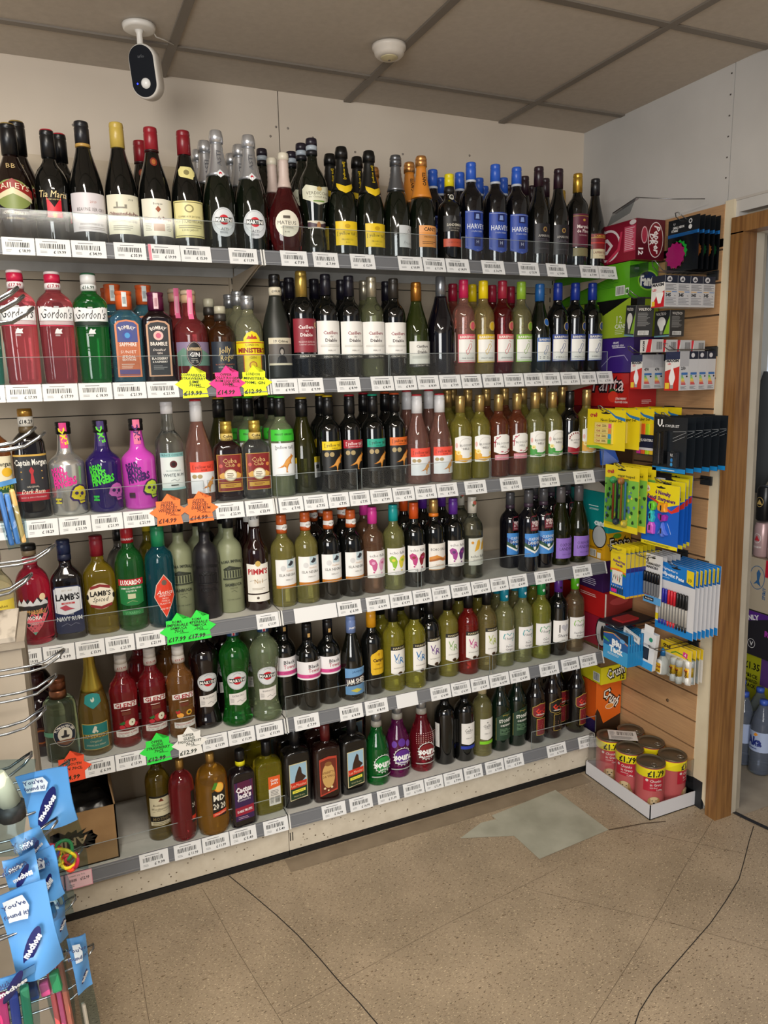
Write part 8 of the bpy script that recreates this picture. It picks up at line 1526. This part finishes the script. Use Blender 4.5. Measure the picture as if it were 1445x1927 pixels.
# ---------------------------------------------------------------- ceiling items
def build_ceiling_items():
    t = thing('security_camera', 'white and black security camera hanging from the ceiling tile', 'camera', (-.277, .070, ZC-.002))
    mw = mat('E6E2DA', .4)
    mb = MB(); mb.lathe([(-.012, .034), (-.010, .040), (0, .042)], mw, 28); mb.obj('ceiling_mount', t)
    mb = MB(); mb.lathe([(-.052, .009), (-.048, .008), (-.020, .0075), (-.012, .012)], mw, 14); mb.obj('stem', t)
    mb = MB()
    def cap_(w, h, y, m, n=32, ex=0.0):
        P = []
        for k in range(n):
            a = 2*PI*k/n; x = w*math.cos(a); z = w*math.sin(a)+(h-w)*(1 if math.sin(a) > 0 else -1)
            P.append((x, y, z))
        return P
    n = 32; vs = cap_(.033, .060, 0.0, mw)+cap_(.037, .064, .008, mw)+cap_(.037, .064, .045, mw)+cap_(.028, .054, .058, mw)
    rz = Matrix.Rotation(-.50, 4, 'Z') @ Matrix.Rotation(.20, 4, 'X'); off = Matrix.Translation((.0, -.012, -.112))
    M = off @ rz
    tr_ = lambda L_: [tuple(M @ Vector(p)) for p in L_]
    mb.add(tr_(vs), [tuple(range(n-1, -1, -1)), tuple(range(3*n, 4*n))]+[(r*n+i, r*n+(i+1) % n, (r+1)*n+(i+1) % n, (r+1)*n+i) for r in range(3) for i in range(n)], mw, True); mb.obj('housing', t)
    mb = MB(); P = cap_(.0325, .0595, -.001, None); mb.add(tr_(P), [tuple(range(n))], mat('0C0D10', .12)); mb.add(tr_([(p[0]*.98, -.0005, p[2]*.98) for p in P]), [tuple(range(n))], mat('0C0D10', .12))
    fm = lambda x, z, L: tuple(M @ Vector((x/1000, -.0012-L*.0002, z/1000))); draw(mb, [('t', 'arlo', 0, 34, 8, '4A4C50', {'b': .01})], fm, 0, .3)
    mb.obj('front_plate', t)
    mb = MB(); mb.add([tuple(M @ Vector((.004+.0125*math.cos(a)*s_, -.0016-d_, -.028+.0125*math.sin(a)*s_))) for s_, d_ in ((1, 0), (.8, .004), (.4, .0065), (.1, .0072)) for a in [2*PI*q/20 for q in range(20)]], [(r*20+i, r*20+(i+1) % 20, (r+1)*20+(i+1) % 20, (r+1)*20+i) for r in range(3) for i in range(20)]+[tuple(range(60, 80))], mat('EDEDEA', .3), True); mb.obj('motion_sensor', t)
    ml, nt, b = nodes('blue_led'); b.inputs['Base Color'].default_value = rgb('2030FF'); b.inputs['Emission Color'].default_value = rgb('2030FF'); b.inputs['Emission Strength'].default_value = 4
    mb = MB(); mb.add([tuple(M @ Vector((-.018+.0022*math.cos(a), -.0020, -.028+.0022*math.sin(a)))) for a in [2*PI*q/10 for q in range(10)]], [tuple(range(10))], ml); mb.obj('status_light', t)
    mb = MB(); mb.tube([(.03, .0, -.001), (.045, .02, -.012), (.07, .05, -.004), (.10, .08, .0)], .0018, mw, 6); mb.obj('cable', t)
    t = thing('smoke_detector', 'round white heat detector on the ceiling right of the camera', 'smoke detector', (.377, -.055, ZC-.003))
    mb = MB(); mb.lathe([(-.030, .026), (-.029, .034), (-.022, .041), (-.012, .043), (-.009, .047), (0, .048)], mat('DAD2C6', .45), 32); mb.obj('body', t)
    mb = MB(); mb.lathe([(-.036, .004), (-.035, .010), (-.0315, .022), (-.030, .025)], mat('C8BC94', .4), 24); mb.obj('sensor_ring', t)
    mb = MB(); mb.lathe([(-.037, .0035), (-.034, .004)], mat('6A6254', .4), 12); mb.obj('sensor', t)
    t = thing('ceiling_light', 'square prismatic ceiling light panel set in the tile grid, switched off', 'ceiling light', (.125, -.73, ZC-.004))
    mb = MB(); mfr = mat('B8B4AA', .4)
    for a, b_ in (((-.285, -.285, -.004), (.285, -.262, .004)), ((-.285, .262, -.004), (.285, .285, .004)), ((-.285, -.262, -.004), (-.262, .262, .004)), ((.262, -.262, -.004), (.285, .262, .004))): mb.box((a[0], a[1]+.0, a[2]), b_, mfr)
    mb.obj('frame', t)
    mb = MB(); mb.box((-.262, -.262, -.002), (.262, .262, .002), noisy('prismatic_diffuser', '8A8468', 'A09A80', 160, .2, 1, lo=.4, hi=.6, bump=.5)); mb.obj('diffuser', t)

# ---------------------------------------------------------------- left foreground: cabinet, hook rack and hanging bags
def build_left():
    t = thing('wooden_cabinet', 'low cream wooden cabinet end with weathered top at the left edge', 'cabinet', (-.83, -.50, 0))
    mw = noisy('weathered_board', '8C8072', 'B0A595', 9, .75, 9, (1, 1, 6), lo=.3, hi=.7)
    mc = noisy('cream_side', 'B3A796', 'C0B5A5', 8, .6, 6, (1, 4, .6), lo=.3, hi=.7)
    mb = MB(); mb.box((-.16, -.10, 0), (.158, .09, 1.055), mc); mb.box((.1575, .03, 0), (.160, .038, 1.055), mat('8A7F70', .6)); mb.box((.1575, .06, 0), (.160, .064, 1.055), mat('8A7F70', .6)); mb.obj('side_panel', t)
    mb = MB(); mb.box((-.17, -.105, 1.056), (.165, .10, 1.070), mw); mb.box((-.17, -.105, 1.0705), (.150, .095, 1.080), noisy('worn_edge', '5A4E40', 'C8BEB0', 26, .8, 6, (1, .3, 1), lo=.4, hi=.6)); mb.obj('top_board', t)
    m_h = mat('9A9DA0', .22, 1.0)
    t = thing('hook_rack', 'tall dark rack panel at the left carrying the chrome hooks', 'rack', (-.93, -.89, 0))
    mb = MB(); mb.box((-.02, -.26, .05), (0, .26, 1.85), mat('55565A', .5)); mb.obj('panel', t)
    for y in (-.25, .25): mb = MB(); mb.box((-.03, y-.015, 0), (.01, y+.015, 1.9), mat('3A3B3E', .4)); mb.obj('post', t)
    HK = [(-0.98, 1.648, -0.603), (-0.92, 1.644, -0.598), (-0.86, 1.633, -0.588), (-0.92, 1.461, -0.601), (-0.84, 1.449, -0.59), (-0.8, 1.263, -0.594), (-0.95, 1.253, -0.626), (-0.78, 1.075, -0.597), (-0.85, 1.058, -0.611), (-0.92, 1.035, -0.629), (-1.0, 1.003, -0.65), (-0.76, 0.86, -0.608), (-0.84, 0.854, -0.62), (-0.9, 0.836, -0.631), (-0.72, 0.663, -0.603), (-0.94, 0.803, -0.647), (-0.78, 0.608, -0.621), (-1.0, 0.76, -0.663), (-0.72, 0.453, -0.601), (-0.82, 0.534, -0.643), (-0.76, 0.421, -0.616), (-1.02, 0.664, -0.687)]
    rows_ = {}
    names_ = ['', 'second', 'third', 'fourth', 'fifth', 'sixth', 'seventh', 'eighth', 'ninth', 'tenth', 'eleventh', 'twelfth', 'thirteenth', 'fourteenth', 'fifteenth', 'sixteenth', 'seventeenth', 'eighteenth', 'nineteenth', 'twentieth', 'twenty-first']
    HK = sorted(HK, key=lambda h: -h[1])
    for i, (y, z, xt) in enumerate(HK):
        w = 'topmost' if i == 0 else ('lowest' if i == len(HK)-1 else names_[i]+' from top')
        k = thing('rack_hook', 'chrome loop hook at the left edge pointing right, '+w, 'hook', (-.93, y, z), 0, 'chrome hooks on the left rack')
        L_ = xt+.93; mb = MB()
        hw = .014
        pts = [(0, -hw, 0), (L_-.055, -hw, 0), (L_-.030, -hw, .004), (L_-.010, -hw*.9, .016), (L_, -hw*.4, .024), (L_, hw*.4, .024), (L_-.010, hw*.9, .016), (L_-.030, hw, .004), (L_-.055, hw, 0), (0, hw, 0)]
        mb.tube(pts, .0022, m_h, 8); mb.obj('wire', k)
    # bagged dog toys etc. on the hooks
    m_bl = mat('5A9AD8', .35); m_bag = clear_sheet('poly_bag', 'DCEAEE', 1.0)
    def pack(x, y, ztop, w, h, rz, label, toy, thick=.03, hdr=.33, seed=0, lean=0):
        t = thing('hanging_pack', label, 'hanging pack', (x, y, ztop), 0, 'blue header packs on the left rack', rot=(0, math.radians(-lean), rz))
        rnd = random.Random(seed); n, m_ = 10, 14; vs = []
        def surf(sgn):
            o = []
            for j in range(m_+1):
                for i in range(n+1):
                    u = i/n-.5; v_ = j/m_; bulge = thick*max(0, math.sin(PI*min(1, max(0, (v_-hdr*.6)/(1-hdr*.6)))))*(1-(2*u)**2)
                    o.append((u*w*(1-.10*v_*v_), sgn*(bulge*.5+.001)+.006*math.sin(v_*7+seed+u*3), -v_*h))
            return o
        def faces(off, rev, ja, jb): return [((off+j*(n+1)+i), (off+j*(n+1)+i+1), (off+(j+1)*(n+1)+i+1), (off+(j+1)*(n+1)+i))[::(-1 if rev else 1)] for j in range(ja, jb) for i in range(n)]
        jh = int(m_*hdr)
        A = surf(-1); B = surf(1)
        mb = MB(); mb.add(A, faces(0, False, 0, jh), m_bl, True); mb.add(B, faces(0, True, 0, jh), m_bl, True)
        def fm(a, z, L):   # header artwork follows the header
            v_ = -z/1000/h; return (a/1000, -.004-L*.0004+.006*math.sin(v_*7+seed+a/1000/w*3)-.0015*3, z/1000)
        W_ = w*1000; H_ = h*1000
        if hdr > .15: draw(mb, [('p', [(-W_*.36, -8), (W_*.02, -8), (W_*.10, -H_*hdr*.20), (W_*.02, -H_*hdr*.34), (-W_*.36, -H_*hdr*.34)], 'DDE6EE'), ('t', "You've", -W_*.18, -H_*hdr*.14, 8, '3A4A7A', {'b': .02}), ('t', 'found it!', -W_*.18, -H_*hdr*.26, 7, '3A4A7A', {'b': .02}), ('p', [(W_*.34*math.cos(a)*math.cos(.85)-W_*.13*math.sin(a)*math.sin(.85), -H_*hdr*.62+W_*.52*math.cos(a)*math.sin(.85)+W_*.13*math.sin(a)*math.cos(.85)) for a in [2*PI*q/18 for q in range(18)]], '1C2060'), ('t', 'mechoss', 0, -H_*hdr*.62, 9, 'EEF2F6', {'w': W_*.62, 'b': .05, 'r': 50 if H_*hdr > 60 else 10})], fm, 0, .35)
        mb.obj('header_card', t)
        mb = MB(); mb.add(A, faces(0, False, jh, m_), m_bag, True); mb.add(B, faces(0, True, jh, m_), m_bag, True); mb.obj('clear_bag', t)
        mb = MB(); toy(mb, w, h, hdr, rnd)
        if mb.v: mb.obj('contents', t)
        return t
    def balls(cols):
        def f(mb, w, h, hdr, rnd):
            for q, c in enumerate(cols):
                r = w*.22; z = -h*(hdr+.14+.20*q)
                mb.lathe([(-r, .001), (-r*.85, r*.5), (-r*.5, r*.86), (0, r), (r*.5, r*.86), (r*.85, r*.5), (r, .001)], mat(c, .5), 16, center=((q % 2-.5)*w*.3, 0, z), dep=.5)
        return f
    def bands(mb, w, h, hdr, rnd):
        for q, c in enumerate(('D8283A', 'E8C020', '2A8A4A', '2A3AA8', 'E8482A', 'F0D82A', 'C82A4A')):
            r = w*(.12+.02*(q % 3)); cx = (rnd.random()-.5)*w*.4; cz = -h*(hdr+.32)+(rnd.random()-.5)*h*.16; ph = rnd.random()*3
            mb.tube([(cx+r*math.cos(a), .004*math.sin(a*2+ph), cz+r*1.3*math.sin(a)) for a in [2*PI*k/16 for k in range(16)]], .003, mat(c, .4), 6, closed=True)
    def rope(mb, w, h, hdr, rnd):
        mb.tube([(-w*.2, 0, -h*(hdr+.1)), (0, 0, -h*(hdr+.25)), (w*.15, 0, -h*(hdr+.4))], .014, mat('D8CDB4', .7), 10); mb.tube([(w*.15, 0, -h*(hdr+.4)), (w*.22, 0, -h*(hdr+.55))], .018, mat('2A2A2C', .5), 10)
    def flats(cols):
        def f(mb, w, h, hdr, rnd):
            for q, c in enumerate(cols): mb.box((-w*.36+q*w*.24, -.006, -h*.95), (-w*.36+(q+.85)*w*.24, .006, -h*(hdr+.06+.05*(q % 2))), mat(c, .5), bevel=.003)
        return f
    pack(-0.648, -0.860, 0.927, 0.081, 0.186, -0.35, 'hanging pack of coloured rubber bands in a blue header bag', bands, hdr=0.50, thick=0.030, seed=1, lean=7)
    pack(-0.679, -1.020, 1.033, 0.072, 0.140, 0.20, 'grey poly bag with a cream and black rope, highest of the hanging bags', rope, hdr=0.05, thick=0.040, seed=2, lean=-12)
    pack(-0.673, -0.970, 0.891, 0.041, 0.063, 0.30, 'small pack with crumpled navy logo header under the rope bag', flats(('8AA0A0', '6A9AB8')), hdr=0.75, thick=0.010, seed=3, lean=18)
    pack(-0.649, -0.930, 0.825, 0.030, 0.100, 0.30, 'grey plastic strip pack hanging between the blue headers', flats(('9AA8A8',)), hdr=0.05, thick=0.010, seed=4, lean=12)
    pack(-0.682, -1.000, 0.877, 0.043, 0.085, 0.10, 'bright blue pack with white tag at the left frame edge', flats(('3A7AC8', '2A5AA8')), hdr=0.60, thick=0.020, seed=5, lean=4)
    pack(-0.656, -0.970, 0.857, 0.037, 0.120, -0.30, 'folded light blue header pack below the rubber bands', flats(('4A8AC8',)), hdr=0.70, thick=0.020, seed=6, lean=10)
    pack(-0.683, -1.020, 0.836, 0.066, 0.190, -0.10, 'large blue header pack with white arrow tag, lowest front one', flats(('3A6AC8', 'E85A9A', '2A8A5A')), hdr=0.72, thick=0.035, seed=7, lean=6)
    pack(-0.651, -0.880, 0.731, 0.025, 0.131, 0.40, 'deep blue header pack furthest right in the cluster', flats(('2A5AA8',)), hdr=0.80, thick=0.015, seed=8, lean=4)
    pack(-0.658, -0.930, 0.653, 0.038, 0.162, -0.20, 'salmon pink pack low in the cluster of bags', flats(('F06A6A', 'E8608A', 'F0806A')), hdr=0.06, thick=0.035, seed=9, lean=3)
    pack(-0.627, -0.780, 0.554, 0.030, 0.233, 0.30, 'single narrow blue pack hanging alone above the floor', flats(('B8B0A0',)), hdr=0.55, thick=0.008, seed=10, lean=3)
    pack(-0.704, -1.050, 0.731, 0.060, 0.113, 0.10, 'pack with pink and navy contents at the lower left corner', flats(('D83A7A', '2A3A8A', '2A7A5A')), hdr=0.20, thick=0.035, seed=11, lean=0)
    pack(-0.646, -0.980, 1.418, 0.032, 0.094, 0.20, 'clear bag with blue strips hanging beside the dark rum bottles', flats(('3A6AA8', '4A7AB8', 'C8A060')), hdr=0.08, thick=0.020, seed=12, lean=6)

# ---------------------------------------------------------------- goods in the back room
def build_backroom():
    def bx(name, label, lo, hi, base, art, cat='box', group=None, rz=0.0):
        return art_box(name, label, cat, lo, hi, base, None, art, group, rz=rz, bevel=.003)
    for i, (z0, z1, c1, txt, g) in enumerate(((.932, 1.082, '1C1C1E', '', 'C8A860'), (.782, .930, 'C8303C', 'STRONGBOW', 'F0E8E4'))):
        for k in range(3):
            y = -.062-.066*k-.0
            t = thing('drink_can', ('black cider' if i == 0 else 'pink cider')+' can in the back room, '+['left', 'middle', 'right'][k]+' of its row', 'can', (2.033, y+.03, z0), 0, 'cider cans in the back room')
            mb = MB(); mb.lathe([(0, .024), (.008, .031), (.128, .031), (.138, .026), (.142, .026)], mat(c1 if i == 0 else 'C8A8A8', .3, .2), 20); draw(mb, [('o', 0, 80, 16, 20, 2, g), ('t', txt, 0, 44, 8, g, {'w': 38, 'b': .03}), ('p', [(-12, 70), (0, 92), (12, 70)], 'C8303C' if i else g)], lambda a, z, L: (-math.cos(a/31)*(.031+L*.0002), -math.sin(a/31)*(.031+L*.0002), z/1000), 1, .4); mb.obj('can_body', t)
    bx('wine_carton', 'white carton with blue swimmer emblem in the back room stack', (2.0, -.34, .56), (2.25, .012, .781), 'B8A890', [('r', 0, 352, 0, 221, 'C2B49C'), ('e', 60, 140, 36, 50, '3A6A9A'), ('e', 60, 140, 33, 47, 'C2B49C'), ('p', [(44, 110), (60, 130), (56, 160), (66, 176), (76, 160), (70, 130), (80, 104), (60, 116)], '3A6A9A'), ('t', 'SPIRIT', 96, 80, 14, '3A6A9A', {'r': 90, 'b': .03}), ('r', 96, 150, 150, 221, 'C82038')])
    bx('multipack_box', 'black and purple ONLY multipack box in the back room stack', (1.99, -.34, .37), (2.24, .010, .558), '26242A', [('r', 0, 350, 0, 188, '2A282E'), ('p', [(0, 188), (0, 130), (180, 188)], '5A2A8A'), ('t', 'ONLY', 50, 160, 20, 'F0ECF4', {'b': .05, 'r': 12}), ('o', 60, 50, 18, 20, 2, 'E8E8E8'), ('t', 'V', 60, 50, 18, 'E8E8E8', {'b': .03}), ('t', '2999', 16, 20, 12, 'E8E8E8', {'b': .02}), ('t', 'R', 130, 110, 24, 'A83AA8', {'b': .05})])
    bx('price_marked_box', 'tall yellow green £1.35 price marked pack on the back room floor', (2.0, -.34, 0), (2.22, .008, .368), 'A8AA18', [('r', 0, 348, 0, 368, 'A6A81C'), ('r', 0, 14, 0, 368, '3A2A5A'), ('t', '£1.35', 62, 320, 30, '1A1A10', {'w': 74, 'b': .03}), ('t', 'PRICE', 60, 276, 16, '1A1A10', {'w': 60, 'b': .03}), ('t', 'MARKED', 62, 254, 14, '1A1A10', {'w': 62, 'b': .03}), ('t', 'PACK', 60, 232, 16, '1A1A10', {'w': 50, 'b': .03}), ('r', 104, 348, 250, 368, '5A3A7A')])
    mg = glass('B8C8E8', .05, 1.15)
    for k in range(6):
        x = 1.80+(k % 3)*.0, 
        px = 1.80+(k // 3)*.085; py = -.105-(k % 3)*.085
        t = thing('water_bottle', 'clear blue water bottle in the shrink pack by the doorway, '+['near', 'far'][k // 3]+' row, '+['left', 'middle', 'right'][k % 3], 'water bottle', (px, py, .001), 0, 'water bottles in the back room')
        mb = MB(); mb.lathe([(0, .030), (.01, .040), (.06, .038), (.07, .041), (.19, .041), (.24, .030), (.27, .016), (.28, .014)], mg, 20); mb.obj('bottle_body', t)
        mb = MB(); mb.lathe([(.10, .0418), (.18, .0418)], mat('A9B8D8', .4), 20, capb=False, capt=False); draw(mb, [('t', 'Aka', 0, 142, 34, '1E2E7A', {'w': 60, 'b': .05}), ('p', [(-2, 166), (6, 178), (16, 170), (6, 162)], 'E8962A'), ('ln', -20, 24, 108, 116, 1, '3A4A8A')], lambda a, z, L: (-math.cos(a/42)*(.042+L*.0002), -math.sin(a/42)*(.042+L*.0002), z/1000), 1, .4); mb.obj('label_sleeve', t)
        mb = MB(); mb.lathe([(.28, .015), (.298, .015)], mat('3A5AB8', .4), 14); mb.obj('cap', t)
    t = thing('jacket', 'dark grey jacket hanging beside the bright window', 'jacket', (2.36, .27, 1.50))
    mb = MB(); P = [(0, .02), (-.05, .045), (-.16, .060), (-.28, .050), (-.36, .078), (-.44, .060), (-.52, .02)]
    n = 10; vs = []
    for z, r in [(.03, .010)]+P:
        for k in range(n): a = 2*PI*k/n; vs.append((math.cos(a)*r*.5, math.sin(a)*r*(1.0+.15*math.sin(3*a+z*20)), z))
    mb.add(vs, [(j*n+i, j*n+(i+1) % n, (j+1)*n+(i+1) % n, (j+1)*n+i) for j in range(len(P)) for i in range(n)], mat('3A3D3E', .8), True); mb.obj('cloth', t)

build_room(); build_door(); build_shelving(); build_slatwall()
build_bottles(); build_tickets(); build_stars()
build_cartons(); build_hanging(); build_dogfood(); build_aries()
build_ceiling_items(); build_left(); build_backroom()
